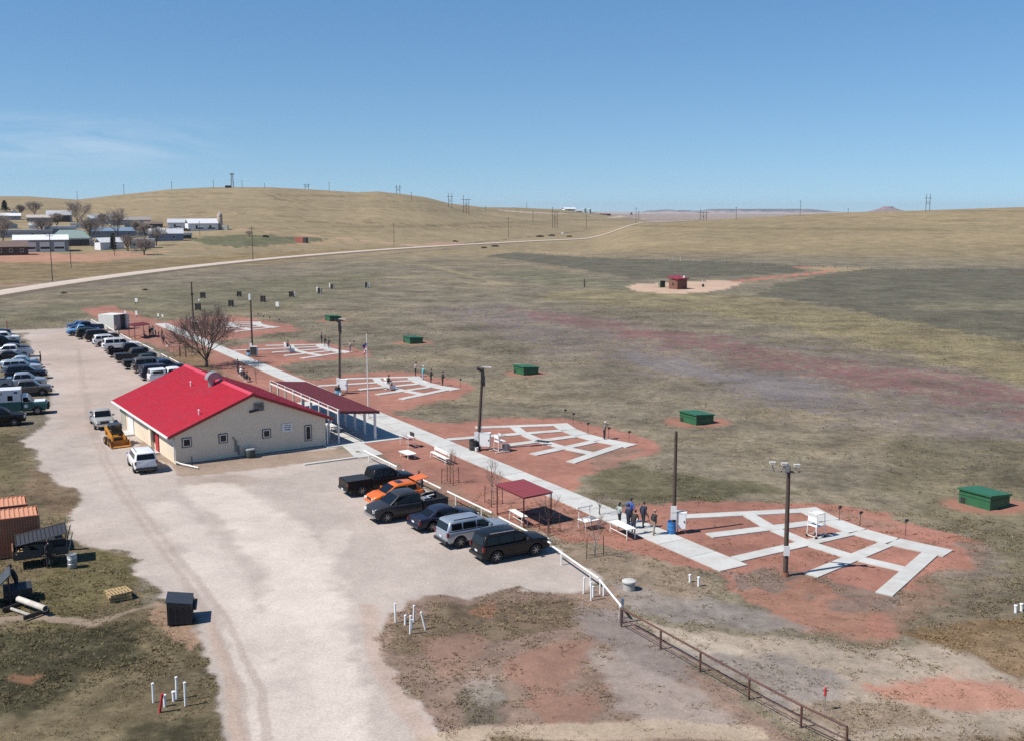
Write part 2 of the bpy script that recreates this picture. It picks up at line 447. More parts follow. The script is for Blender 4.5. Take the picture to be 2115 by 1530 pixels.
C_grav = sRGB(195, 181, 170); C_trk = sRGB(221, 207, 194); C_red = sRGB(172, 120, 104); C_grass = sRGB(132, 122, 104)
C_dkgr = sRGB(68, 65, 46); C_straw = sRGB(164, 146, 104); C_purp = sRGB(124, 112, 112); C_purpr = sRGB(134, 94, 92)
C_mown = sRGB(103, 99, 84); C_tan = sRGB(180, 163, 146); C_blugr = sRGB(144, 135, 130); C_dirt = sRGB(186, 152, 128)
C_brown = sRGB(128, 104, 84); C_gren = sRGB(100, 102, 74); C_orange = sRGB(178, 124, 98); C_olive = sRGB(112, 110, 78); C_road = sRGB(214, 196, 178)
ZONES = [
  # kind, points, soft, colour, strength, vegetation, warp
  ('p', PX((-300, 690), (140, 625), (330, 600), (560, 575), (800, 560), (760, 600), (560, 640), (400, 655), (330, 660), (190, 650), (120, 672), (0, 680), (-300, 760)), 6, sRGB(114, 109, 86), .7, 1, 4),
  ('p', PX((1060, 522), (1300, 535), (1500, 540), (1690, 552), (1640, 565), (1500, 572), (1330, 578), (1230, 562), (1130, 545), (1000, 530)), 2.2, C_mown, .95, .7, 2.5),
  ('p', PX((1120, 556), (1330, 590), (1300, 600), (1100, 588), (1000, 560)), 6, sRGB(118, 116, 92), .7, 1, 5),
  ('p', PX((1600, 590), (1760, 556), (2300, 556), (2500, 700), (2115, 706), (1900, 672), (1700, 628), (1560, 612)), 2.0, C_mown, .95, .7, 2.5),
  ('p', PX((1870, 628), (2300, 612), (2300, 640), (1900, 640)), 4, sRGB(130, 124, 100), .7, 1, 5),
  ('p', PX((1400, 600), (1560, 612), (1800, 650), (2115, 708), (2400, 760), (2400, 900), (2115, 790), (1700, 690), (1400, 640), (1100, 620), (1150, 600)), 6, sRGB(140, 128, 96), .8, 1, 5),
  ('p', PX((860, 640), (1000, 628), (1150, 640), (1400, 680), (1700, 720), (2115, 800), (2500, 880), (2500, 980), (2115, 930), (1800, 880), (1550, 830), (1300, 770), (1100, 710), (960, 670)), 12, C_purp, .75, .45, 6),
  ('p', PX((1030, 634), (1150, 645), (1300, 668), (1500, 702), (1750, 748), (2115, 810), (2500, 870), (2500, 900), (2115, 848), (1800, 800), (1500, 735), (1280, 692), (1130, 662)), 6, C_purpr, .8, .35, 7),
  ('p', PX((1250, 720), (1500, 760), (1750, 800), (1700, 850), (1500, 800), (1300, 750)), 6, sRGB(126, 120, 122), .6, .4, 4),
  ('p', PX((1180, 980), (1300, 960), (1480, 985), (1620, 1010), (1480, 1035), (1330, 1040), (1230, 1020)), 2, sRGB(96, 92, 66), .75, 1, 1.5),
  ('p', PX((1900, 900), (2300, 930), (2300, 1300), (2060, 1240), (2060, 1140), (1990, 1090), (1800, 1010)), 4, sRGB(108, 101, 78), .6, 1, 2),
  # lawns and yard in the lower corner
  ('p', PX((-400, 860), (60, 880), (70, 960), (110, 1000), (150, 1040), (130, 1120), (260, 1140), (280, 1210), (440, 1300), (480, 1530), (420, 1800), (-400, 1800)), 1.2, sRGB(116, 103, 78), .95, 1, 1.2),
  ('p', PX((-300, 1300), (100, 1290), (320, 1290), (330, 1380), (200, 1400), (60, 1480), (-300, 1500)), 1.6, C_dkgr, .95, 1, 1.5),
  ('p', PX((240, 1510), (380, 1480), (440, 1490), (430, 1560), (220, 1560)), .9, C_dkgr, .8, 1, .8),
  ('p', PX((200, 1130), (280, 1160), (260, 1230), (120, 1300), (20, 1240), (100, 1160)), 1.2, sRGB(100, 92, 60), .8, 1, 1),
  ('p', PX((-300, 890), (40, 900), (40, 1000), (-300, 1010)), 1.5, sRGB(96, 88, 62), .7, 1, 1),
  ('p', PX((60, 960), (150, 1005), (140, 1060), (90, 1060), (40, 1010)), .8, C_brown, .6, .8, 1),
  ('l', PX((-100, 1285), (90, 1270), (200, 1285), (330, 1245)), .35, .35, sRGB(170, 150, 132), .8, .2, .5),
  ('p', PX((330, 1235), (440, 1310), (400, 1340), (310, 1280)), .5, C_dirt, .7, .2, .5),
  ('p', PX((30, 1390), (90, 1395), (70, 1412), (20, 1405)), .4, C_orange, .5, .1, .4),
  # red cinder apron along the walks
  ('p', PX((330, 664), (480, 652), (560, 662), (600, 672), (620, 682), (540, 694), (430, 708), (470, 716), (620, 704), (700, 712), (752, 722), (766, 734), (690, 742), (560, 756), (640, 785), (700, 770), (830, 768), (920, 780), (985, 800), (960, 815), (860, 838), (800, 852), (960, 872), (1020, 862), (1180, 864), (1310, 890), (1360, 915), (1370, 935), (1250, 965), (1180, 985), (1180, 1015), (1270, 1050), (1400, 1040), (1680, 1030), (1810, 1050), (1930, 1090), (2025, 1130), (2000, 1175), (1930, 1230), (1870, 1290), (1800, 1315), (1700, 1290), (1560, 1240), (1480, 1180), (1230, 1125), (1140, 1118), (1000, 1055), (800, 950), (760, 935), (700, 900), (560, 815), (480, 775), (440, 760), (370, 740), (330, 720), (250, 690), (200, 660), (165, 638), (230, 632), (300, 655)), 1.3, C_red, .95, .3, 1.3),
  ('p', PX((345, 728), (400, 708), (430, 730), (440, 760), (520, 795), (480, 800), (370, 752)), 1.2, sRGB(134, 112, 82), .85, .7, 1.2),
  ('p', PX((1000, 1060), (1100, 1085), (1180, 1130), (1300, 1135), (1420, 1165), (1480, 1220), (1420, 1250), (1280, 1240), (1160, 1135)), 1.0, sRGB(150, 132, 114), .85, .75, 1.2),
  ('p', PX((1560, 1160), (1680, 1185), (1800, 1250), (1840, 1330), (1640, 1290), (1540, 1210)), 1.5, sRGB(158, 122, 102), .6, .5, 1.5),
  ('p', PX((1800, 1240), (1960, 1160), (2060, 1180), (2080, 1290), (1900, 1330)), 1.2, sRGB(126, 112, 94), .75, .8, 1.5),
  ('p', PX((1480, 1180), (1640, 1170), (1660, 1200), (1560, 1215)), 1.2, sRGB(136, 124, 116), .7, .8, 2),
  ('p', PX((1680, 1190), (1840, 1225), (1880, 1260), (1760, 1250)), 1.2, sRGB(134, 120, 110), .7, .8, 2),
  ('p', PX((1960, 1120), (2040, 1130), (2020, 1190), (1950, 1215)), 1.4, sRGB(132, 120, 108), .75, .8, 2),
  ('p', PX((1180, 925), (1330, 925), (1300, 950), (1200, 975)), 1.4, sRGB(142, 122, 106), .6, .7, 2),
  ('p', PX((1700, 1050), (1850, 1068), (1900, 1095), (1780, 1085)), 1.0, sRGB(150, 122, 108), .5, .6, 1.6),
  ('p', PX((1100, 1030), (1240, 1075), (1270, 1110), (1160, 1100)), 1.2, sRGB(158, 124, 108), .45, .5, 1.6),
  ('p', PX((860, 985), (960, 990), (990, 1030), (900, 1020)), .9, sRGB(150, 128, 108), .5, .6, 1.2),
  # gravel yard
  ('p', PX((-300, 700), (20, 684), (135, 677), (165, 664), (192, 662), (375, 757), (430, 790), (600, 850), (700, 935), (760, 938), (820, 968), (985, 1060), (1160, 1140), (1215, 1180), (1190, 1215), (1080, 1208), (960, 1236), (862, 1236), (800, 1272), (778, 1315), (795, 1365), (830, 1420), (890, 1500), (960, 1600), (1040, 1900), (420, 1900), (470, 1530), (462, 1450), (440, 1350), (420, 1280), (340, 1225), (278, 1190), (262, 1138), (200, 1122), (130, 1112), (132, 1070), (145, 1040), (152, 1010), (100, 985), (70, 950), (68, 910), (85, 885), (108, 850), (106, 800), (88, 755), (64, 715), (44, 688)), .8, C_grav, 1, .06, 1.0),
  ('p', PX((60, 700), (140, 680), (200, 700), (300, 780), (240, 830), (180, 900), (120, 900), (130, 800), (90, 730)), 3, sRGB(196, 174, 160), .6, .05, 1.5),
  ('p', PX((265, 935), (345, 955), (370, 985), (640, 955), (760, 945), (700, 925), (360, 958), (300, 905)), .5, sRGB(160, 138, 120), .85, .2, .5),
  ('p', PX((350, 990), (480, 975), (560, 990), (420, 1010)), 1, sRGB(178, 160, 146), .6, .1, .8),
  ('l', PX((430, 1010), (560, 1090), (620, 1180), (640, 1300), (640, 1560), (640, 1800)), 2.2, 1.6, C_trk, .85, .02, .7),
  ('l', PX((400, 1150), (500, 1260), (540, 1400), (560, 1600)), 1.1, .9, C_trk, .7, .02, .5),
  ('l', PX((700, 1100), (640, 1200), (680, 1340), (740, 1560)), .9, .9, C_trk, .5, .02, .5),
  ('l', PX((330, 1040), (430, 1130), (480, 1230)), 1.2, 1.2, sRGB(214, 200, 188), .7, .03, .5),
  ('l', PX((440, 1290), (480, 1390), (500, 1560)), .3, .5, sRGB(196, 170, 150), .7, .03, .4),
  ('l', PX((760, 1250), (770, 1340), (830, 1450), (900, 1560)), .45, .6, sRGB(190, 166, 150), .7, .1, .4),
  ('l', PX((520, 1600), (500, 1420), (440, 1280), (330, 1130), (240, 1010), (190, 900), (170, 800), (160, 720)), .2, .22, sRGB(178, 160, 148), 0.55, .02, .25),
  ('l', PX((571, 1600), (541, 1420), (473, 1280), (354, 1130), (258, 1010), (201, 900), (176, 800), (161, 720)), .2, .22, sRGB(178, 160, 148), 0.55, .02, .25),
  # rough corner by the drive
  ('p', PX((860, 1232), (960, 1234), (1080, 1206), (1190, 1214), (1240, 1200), (1290, 1260), (1400, 1360), (1540, 1440), (1700, 1530), (1600, 1560), (960, 1590), (880, 1490), (830, 1415), (795, 1362), (778, 1315), (800, 1270)), .7, sRGB(150, 126, 112), .95, .55, .8),
  ('p', PX((800, 1290), (900, 1245), (1040, 1240), (1180, 1225), (1180, 1290), (1020, 1320), (900, 1310), (850, 1350), (800, 1340)), .7, sRGB(120, 104, 84), .8, .9, .8),
  ('p', PX((960, 1260), (1020, 1235), (1010, 1270)), .4, C_orange, .45, .1, .5),
  ('p', PX((870, 1310), (980, 1300), (1010, 1330), (950, 1390), (900, 1400), (860, 1350)), .9, sRGB(158, 124, 108), .6, .15, .8),
  ('p', PX((1060, 1350), (1190, 1315), (1200, 1370), (1150, 1430), (1240, 1420), (1230, 1470), (1120, 1490), (1080, 1440), (1040, 1390)), 1.0, sRGB(156, 116, 99), .68, .2, 1.3),
  ('p', PX((930, 1430), (1030, 1410), (1030, 1490), (960, 1500)), .6, sRGB(116, 108, 94), .8, .9, .6),
  ('p', PX((940, 1405), (1010, 1400), (1030, 1440), (990, 1450)), .9, sRGB(186, 176, 166), .4, .1, .4),
  ('p', PX((1190, 1240), (1300, 1265), (1400, 1350), (1440, 1420), (1330, 1390), (1230, 1330), (1180, 1290)), 1.6, C_blugr, 0.72, .3, .8),
  ('p', PX((1200, 1330), (1330, 1380), (1480, 1440), (1560, 1500), (1400, 1500), (1280, 1450)), 1.6, sRGB(176, 162, 152), 0.68, .2, .9),
  ('l', PX((900, 1520), (1200, 1505), (1400, 1500), (1560, 1510)), .8, .6, sRGB(196, 176, 152), .8, .2, .5),
  ('p', PX((1000, 1516), (1200, 1522), (1700, 1530), (2300, 1500), (2300, 1700), (1000, 1700)), .5, sRGB(120, 100, 76), .8, .9, .6),
  ('l', PX((1085, 1214), (1180, 1216)), .4, .3, sRGB(200, 190, 178), .8, .1, .3),
  # ground beyond the pipe rail
  ('p', PX((1240, 1195), (1420, 1235), (1600, 1260), (1690, 1290), (1580, 1310), (1380, 1275), (1290, 1250)), 1.6, C_blugr, 0.72, .5, .8),
  ('p', PX((1290, 1262), (1420, 1290), (1600, 1318), (1800, 1330), (2115, 1310), (2400, 1330), (2400, 1500), (2000, 1520), (1760, 1530), (1650, 1480), (1500, 1390), (1380, 1330)), 1.8, C_tan, 0.77, .3, 1.0),
  ('p', PX((1850, 1300), (2100, 1260), (2400, 1260), (2400, 1400), (2080, 1390), (1950, 1330)), 1, sRGB(130, 104, 74), .85, .95, 1),
  ('p', PX((1390, 1330), (1500, 1340), (1640, 1350), (1740, 1390), (1740, 1430), (1620, 1450), (1520, 1400)), 1.6, C_blugr, 0.72, .5, .9),
  ('p', PX((1800, 1405), (1960, 1385), (2115, 1420), (2300, 1440), (2115, 1470), (1960, 1470), (1860, 1440)), 1.8, sRGB(184, 126, 106), 0.72, .15, .9),
  ('p', PX((1700, 1430), (1900, 1450), (1960, 1490), (1760, 1510), (1660, 1470)), .8, sRGB(140, 122, 104), .7, .7, .8),
  ('p', PX((1330, 1275), (1290, 1265), (1440, 1345), (1560, 1345), (1420, 1300)), 1.0, sRGB(200, 186, 166), 0.59, .2, .6),
  # shed apron and red path
  ('p', PX((1290, 594), (1320, 587), (1400, 583), (1500, 579), (1530, 584), (1510, 596), (1450, 605), (1380, 607), (1310, 602)), .8, sRGB(206, 176, 152), 1, .05, 1),
  ('l', PX((1515, 583), (1600, 573), (1660, 567), (1715, 561), (1722, 556), (1690, 553), (1650, 553)), 2.2, .6, sRGB(188, 126, 108), 1, .05, .7),
  ('l', PX((1640, 556), (1800, 562), (2300, 566)), .8, 1.0, sRGB(110, 92, 70), .8, .6, 1),
  ('p', PX((1640, 554), (1720, 551), (1790, 556), (1740, 562)), 2, sRGB(176, 156, 120), .8, .3, 2),
  ('l', PX((990, 519), (1080, 517), (1200, 527)), 1.6, 1.5, sRGB(190, 160, 130), .8, .2, 1),
  ('l', PX((880, 548), (940, 563), (1050, 590)), 1.4, 2, sRGB(160, 146, 112), .7, .6, 2),
  ('l', PX((640, 600), (800, 600), (960, 598)), .8, 1.2, sRGB(152, 140, 112), .5, .6, 1),
  ('l', PX((-100, 612), (200, 590), (520, 553), (900, 517), (1000, 508)), 2.5, 2.0, sRGB(122, 106, 92), .75, .5, 2),
  # trailer court
  ('p', PX((-300, 520), (100, 522), (240, 535), (200, 545), (0, 542), (-300, 545)), 3, sRGB(190, 142, 118), .9, .1, 3),
  ('p', PX((0, 532), (150, 525), (240, 520), (320, 528), (160, 545), (0, 545)), 3, sRGB(186, 140, 116), .7, .1, 3),
  ('l', PX((150, 540), (330, 520), (520, 510), (700, 500), (760, 497)), 2.2, 2.5, sRGB(188, 150, 124), .85, .1, 2),
  ('l', PX((300, 470), (450, 474), (560, 480), (700, 492), (860, 508), (900, 513)), 3.2, 2.5, sRGB(190, 156, 130), .9, .05, 2),
  ('p', PX((390, 494), (480, 486), (560, 486), (680, 494), (640, 502), (500, 512), (430, 506)), 6, C_gren, .9, 1, 4),
  ('p', PX((860, 508), (900, 500), (960, 500), (930, 512)), 4, sRGB(180, 146, 122), .8, .1, 2),
  ('l', PX((-200, 585), (0, 590), (100, 588)), 4, 3, sRGB(186, 150, 126), .7, .1, 2),
  ('p', PX((-300, 545), (240, 540), (600, 520), (840, 508), (600, 540), (0, 590), (-300, 590)), 5, sRGB(142, 120, 84), .75, 1, 4),
  # far tracks on the hill
  ('l', PX((1040, 436), (1160, 441), (1260, 450), (1330, 452)), 7, 7, sRGB(206, 190, 168), .9, .05, 3),
  ('l', PX((545, 400), (575, 412), (640, 424)), 1.8, 2.5, sRGB(112, 94, 70), .7, .5, 3),
  ('l', PX((565, 398), (600, 410), (640, 418)), 1.8, 2.5, sRGB(112, 94, 70), .7, .5, 3),
  ('l', PX((520, 452), (700, 462), (900, 467), (1050, 470)), 2.2, 3, sRGB(112, 96, 66), .7, .5, 3),
  ('l', PX((350, 440), (600, 448), (780, 458)), 1.8, 3, sRGB(120, 100, 70), .6, .5, 4),
  ('l', PX((880, 512), (1000, 500), (1200, 478)), 2.0, 3.0, sRGB(84, 72, 62), .7, .6, 3),
]
def ground_eval(X, Y):
    """colour and vegetation of the ground at these places"""
    d = np.hypot(X, Y)
    big = fbm(X / 55, Y / 55, 3, 4); mid = fbm(X / 11, Y / 11, 9, 4); sm = fbm(X / 2.2, Y / 2.2, 21, 3)
    z = hf(X, Y)
    g = np.array(C_grass)[None] * (0.74 + 0.52 * mid[:, None])
    st = sstep(0.45, 0.72, 0.55 * big + 0.45 * mid)[:, None]
    col = g * (1 - 0.55 * st) + np.array(sRGB(152, 135, 106))[None] * 0.55 * st
    dk = sstep(0.50, 0.7, fbm(X / 24, Y / 24, 77, 4))[:, None]
    col = col * (1 - 0.28 * dk) + np.array(sRGB(100, 93, 76))[None] * 0.28 * dk
    hill = np.clip(sstep(430, 560, d) * 0.9 + sstep(1, 4, z), 0, 1)[:, None]
    hb = fbm(X / 70, Y / 45, 51, 5)[:, None]
    hc = np.array(sRGB(160, 142, 110))[None] * (0.80 + 0.40 * hb)
    gr = sstep(0.5, 0.68, fbm(X / 160, Y / 160, 61, 4))[:, None] * 0.3
    hc = hc * (1 - gr) + np.array(sRGB(134, 122, 94))[None] * gr
    col = col * (1 - hill) + hc * hill
    # terraced dark streaks of brush along the contour
    con = sstep(0.60, 0.72, fbm(X / 220, z / 1.6 + Y / 400, 71, 4))[:, None] * hill * 0.4
    col = col * (1 - con) + np.array(sRGB(104, 92, 64))[None] * con
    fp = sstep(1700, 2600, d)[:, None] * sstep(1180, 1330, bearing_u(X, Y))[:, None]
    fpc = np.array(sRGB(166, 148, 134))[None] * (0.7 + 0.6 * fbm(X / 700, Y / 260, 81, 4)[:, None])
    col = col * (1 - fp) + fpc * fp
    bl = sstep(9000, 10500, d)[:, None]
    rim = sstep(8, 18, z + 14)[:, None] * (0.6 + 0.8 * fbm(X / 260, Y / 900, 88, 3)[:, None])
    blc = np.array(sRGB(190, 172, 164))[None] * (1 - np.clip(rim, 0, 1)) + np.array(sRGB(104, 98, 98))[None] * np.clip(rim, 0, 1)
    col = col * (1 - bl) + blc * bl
    veg = np.ones_like(X) * (1 - 0.5 * sstep(300, 600, d))
    base_x, base_y = X, Y
    n1x = (fbm(X / 6, Y / 6, 101, 4) - 0.5); n1y = (fbm(X / 6, Y / 6, 131, 4) - 0.5)
    n2x = (fbm(X / 1.3, Y / 1.3, 151, 3) - 0.5); n2y = (fbm(X / 1.3, Y / 1.3, 171, 3) - 0.5)
    rag = fbm(X / .8, Y / .8, 191, 3) * .5 + fbm(X / 3.1, Y / 3.1, 193, 3) * .5
    spk = sstep(.36, .62, fbm(X / .8, Y / .6, 195, 3) * .8 + fbm(X / 6, Y / 4, 197, 3) * .2)
    for zn in ZONES:
        if zn[0] == 'p':
            _, pts, soft, c, s, v, w = zn
            m = m_poly(base_x + n1x * w * 2.6 + n2x * w * 1.1, base_y + n1y * w * 2.6 + n2y * w * 1.1, pts, soft * .8)
        else:
            _, pts, wd, soft, c, s, v, w = zn
            m = m_line(base_x + n1x * w * 2 + n2x * w * .7, base_y + n1y * w * 2 + n2y * w * .7, pts, wd, soft)
        if not m.any(): continue
        m = sstep(.26, .74, m + (rag - .5) * 1.1 * (m > .001) * (m < .999)) * s * np.clip(0.62 + 0.5 * mid + .35 * rag, 0, 1)
        if w >= 6: m = m * (.25 + .75 * spk)
        cc = np.array(c)[None] * (0.80 + 0.40 * (0.5 * mid + 0.5 * sm))[:, None]
        col = col * (1 - m[:, None]) + cc * m[:, None]
        veg = veg * (1 - m) + v * m
    for (cx, cy) in TRAPS:
        rr = np.hypot((X - cx) * 0.8, Y - cy) + n1x * 2.2
        m = (1 - sstep(2.0, 3.1, rr)) * 0.85
        col = col * (1 - m[:, None]) + np.array(sRGB(172, 120, 102))[None] * m[:, None]
        veg = veg * (1 - m) + 0.1 * m
    return np.clip(col, 0.005, 0.9), np.clip(veg, 0, 1)

# shooting fields: chord of the firing line read from the photograph
AX = math.radians(31.0)
T_ = Vector((math.cos(AX), math.sin(AX), 0)); S_ = Vector((-math.sin(AX), math.cos(AX), 0))
_ch = [((1680, 1047), (1965, 1133)), ((1165, 872), (1318, 918)), ((848, 776), (968, 803)), ((660, 710.5), (743, 727)), ((536, 664), (581, 677))]
FIELDS = []
for a, b in _ch:
    A_, B_ = at(*a), at(*b)
    mid_ = (A_ + B_) / 2
    FIELDS.append(mid_ + T_ * 12.6)
_tp = [(2030, 1040), (1437, 871), (1085, 771), (852, 708), (687, 662.5)]
TRAPS = [tuple((at(*q) + T_ * 0.1)[:2]) for q in _tp]

# one ground sheet from under the camera to the horizon
_az = np.concatenate([np.linspace(-180, -40, 36)[:-1], np.linspace(-40, -31, 25)[:-1], np.linspace(-31, 31, 430), np.linspace(31, 40, 25)[1:], np.linspace(40, 180, 36)[1:]])
_r = [0.5, 8, 16, 24, 30]
r = 33.0
while r < 21000:
    _r.append(r)
    r += min(max(0.1, r * r / (CAMH * KU) * 2.9), 0.019 * r)
_r = np.array(_r)
A2, R2 = np.meshgrid(np.radians(_az), _r)
GX, GY = (R2 * np.sin(A2)).ravel(), (R2 * np.cos(A2)).ravel()
GZ = hf(GX, GY)
nr, nc = R2.shape
near_ = np.hypot(GX, GY) < 320
_lumps = (fbm(GX / 1.1, GY / 1.1, 201, 3) - 0.5) * 0.07 + (fbm(GX / 7, GY / 7, 211, 3) - 0.5) * 0.10
_gc, _gv = ground_eval(GX, GY)
GZ = GZ + np.where(near_, _lumps * (0.25 + 0.75 * _gv) - 0.035, 0) * (1 - sstep(200, 320, np.hypot(GX, GY)))
me = bpy.data.meshes.new('ground')
ii, jj = np.meshgrid(np.arange(nr - 1), np.arange(nc - 1), indexing='ij')
q0 = (ii * nc + jj).ravel()
quads = np.stack([q0, q0 + nc, q0 + nc + 1, q0 + 1], 1)[:, ::-1]
me.vertices.add(nr * nc)
me.vertices.foreach_set('co', np.stack([GX, GY, GZ], 1).ravel())
me.loops.add(quads.size); me.loops.foreach_set('vertex_index', quads.ravel().astype(np.int32))
me.polygons.add(len(quads)); me.polygons.foreach_set('loop_start', np.arange(0, quads.size, 4, dtype=np.int32))
me.polygons.foreach_set('loop_total', np.full(len(quads), 4, dtype=np.int32))
me.polygons.foreach_set('use_smooth', np.ones(len(quads), dtype=bool))
at_c = me.attributes.new('soil', 'FLOAT_COLOR', 'POINT')
at_c.data.foreach_set('color', np.concatenate([_gc, _gv[:, None]], 1).ravel())
me.update(); me.validate()
ground = bpy.data.objects.new('ground', me)
COL.objects.link(ground)
tag(ground, kind='structure')

m = bpy.data.materials.new('prairie_soil'); m.use_nodes = True
t = m.node_tree; b = t.nodes['Principled BSDF']
b.inputs['Roughness'].default_value = 0.95; b.inputs['Specular IOR Level'].default_value = 0.15
ca = _n(t, 'ShaderNodeAttribute', attribute_name='soil')
geo = _n(t, 'ShaderNodeNewGeometry')
def noise(sc, det, ro, sq=None, dis=0.0):
    n = _n(t, 'ShaderNodeTexNoise'); n.inputs['Scale'].default_value = sc; n.inputs['Detail'].default_value = det; n.inputs['Roughness'].default_value = ro
    n.inputs['Distortion'].default_value = dis
    t.links.new(geo.outputs['Position'], n.inputs['Vector']); return n.outputs['Fac']
def mrange(src, a, b_, c, d):
    n = _n(t, 'ShaderNodeMapRange'); n.inputs['From Min'].default_value = a; n.inputs['From Max'].default_value = b_
    n.inputs['To Min'].default_value = c; n.inputs['To Max'].default_value = d; t.links.new(src, n.inputs['Value']); return n.outputs[0]
def mth(op, a, b_):
    n = _n(t, 'ShaderNodeMath', operation=op)
    for i, v in enumerate((a, b_)):
        if isinstance(v, (int, float)): n.inputs[i].default_value = v
        else: t.links.new(v, n.inputs[i])
    return n.outputs[0]
nA, nB, nC = noise(0.09, 5, .6), noise(0.9, 6, .7, dis=.4), noise(9, 5, .75)
veg_ = ca.outputs['Alpha']
f = mth('MULTIPLY', mrange(nA, .3, .7, .93, 1.07), mth('ADD', 1.0, mth('MULTIPLY', mrange(nB, .3, .7, -1, 1), mth('ADD', .06, mth('MULTIPLY', veg_, .26)))))
f = mth('MULTIPLY', f, mth('ADD', 1.0, mth('MULTIPLY', mrange(nC, .3, .7, -1, 1), mth('ADD', .22, mth('MULTIPLY', veg_, .06)))))
fv = mrange(noise(.10, 11, .80, dis=.2), .36, .64, -.5, .5)
f = mth('MULTIPLY', f, mth('ADD', 1.0, mth('MULTIPLY', fv, mth('ADD', .10, mth('MULTIPLY', ca.outputs['Alpha'], .9)))))
vs1 = _n(t, 'ShaderNodeVectorMath', operation='SCALE')
t.links.new(ca.outputs['Color'], vs1.inputs[0]); t.links.new(f, vs1.inputs['Scale'])
# clumps of old grass: dark roots and straw
k1 = mrange(noise(1.7, 5, .7, dis=.6), .50, .66, 0, 1)
k2 = mrange(noise(0.55, 6, .72, dis=.5), .50, .68, 0, 1)
dkf = mth('MULTIPLY', mth('MULTIPLY', k1, ca.outputs['Alpha']), .62)
mx1 = _n(t, 'ShaderNodeMix', data_type='RGBA'); t.links.new(dkf, mx1.inputs[0]); t.links.new(vs1.outputs[0], mx1.inputs[6])
dk2 = _n(t, 'ShaderNodeMix', data_type='RGBA'); dk2.inputs[0].default_value = .55; t.links.new(vs1.outputs[0], dk2.inputs[6]); dk2.inputs[7].default_value = (.055, .05, .03, 1)
t.links.new(dk2.outputs[2], mx1.inputs[7])
stf = mth('MULTIPLY', mth('MULTIPLY', k2, ca.outputs['Alpha']), .55)
mx2 = _n(t, 'ShaderNodeMix', data_type='RGBA'); t.links.new(stf, mx2.inputs[0]); t.links.new(mx1.outputs[2], mx2.inputs[6])
st2 = _n(t, 'ShaderNodeMix', data_type='RGBA'); st2.inputs[0].default_value = .6; t.links.new(mx1.outputs[2], st2.inputs[6]); st2.inputs[7].default_value = (.24, .20, .125, 1)
t.links.new(st2.outputs[2], mx2.inputs[7])
t.links.new(mx2.outputs[2], b.inputs['Base Color'])
bp = _n(t, 'ShaderNodeBump'); bp.inputs['Strength'].default_value = 0.5; bp.inputs['Distance'].default_value = 0.06
hgt_ = mth('ADD', mth('MULTIPLY', nC, .35), mth('MULTIPLY', nB, .9))
t.links.new(hgt_, bp.inputs['Height']); t.links.new(bp.outputs[0], b.inputs['Normal'])
me.materials.append(m)

# mesa on the skyline
def mesa():
    c = far(1833, 14000); c.z = -16
    mb = MB(); n = 28; rings = [(0, 1.0), (16, 0.82), (34, 0.58), (56, 0.36), (74, 0.25), (82, 0.235), (84, 0.0)]
    V = []
    for h, s in rings:
        for i in range(n):
            a = 2 * math.pi * i / n
            w = 1 + 0.10 * math.sin(3 * a + 1) + 0.05 * math.sin(7 * a + h)
            V.append((300 * s * w * math.cos(a), 220 * s * w * math.sin(a), h))
    F = [(k * n + i, k * n + (i + 1) % n, (k + 1) * n + (i + 1) % n, (k + 1) * n + i) for k in range(len(rings) - 1) for i in range(n)]
    mb.add(V, F)
    o = mb.build('butte_hill', mat('butte_rock', sRGB(150, 116, 108), .95, .25, .02), smooth=True)
    o.location = c; tag(o, kind='structure')
mesa()

# county road: low gravel causeway
def road():
    pts = []
    for k in range(0, 46):
        y = -400 + 2250 * (k / 45) ** 1.0
        pts.append(Vector((-145 + 0.287 * (y - 283), y, 0)))
    a0 = at(0, 603); a1 = on(523, 545); a2 = on(880, 510); a3 = on(1378, 459.5)
    xs = np.array([a0.y, a1.y, a2.y, a3.y]); xv = np.array([a0.x, a1.x, a2.x, a3.x])
    sl0 = (xv[1] - xv[0]) / (xs[1] - xs[0]); sl1 = (xv[3] - xv[2]) / (xs[3] - xs[2])
    cf = np.polyfit(xs, xv, 2)
    V, F = [], []
    ys = np.concatenate([np.linspace(-300, xs[0], 12), np.linspace(xs[0], xs[3] * 1.04, 90)[1:]])
    for y in ys:
        x = np.polyval(cf, y) if y > xs[0] else np.polyval(cf, xs[0]) + (y - xs[0]) * np.polyval(np.polyder(cf), xs[0])
        tn = np.polyval(np.polyder(cf), max(y, xs[0])); nrm = Vector((1, -tn, 0)).normalized()
        zc = hz(x, y) + 0.12
        for o_, dz in ((-6.5, -.25), (-4.2, .38), (-3.4, .45), (0, .55), (3.4, .45), (4.2, .38), (6.5, -.25)):
            p = Vector((x, y, 0)) + nrm * o_
            V.append((p.x, p.y, hz(p.x, p.y) + 0.1 + dz))
    n = 7
    for k in range(len(ys) - 1):
        for i in range(n - 1):
            F.append((k * n + i, k * n + i + 1, (k + 1) * n + i + 1, (k + 1) * n + i))
    mi = [1 if (i in (0, 5)) else 0 for _ in range(len(ys) - 1) for i in range(n - 1)]
    mb = MB(); mb.v = V; mb.f = F; mb.m = mi
    o = mb.build('gravel_road', [mat('road_gravel', C_road, .95, .12, .5, var2=.4, scale2=.12, tint=(.42, .36, .30)), mat('road_bank', sRGB(120, 104, 84), .95, .3, .6)], smooth=True)
    tag(o, kind='structure')
road()

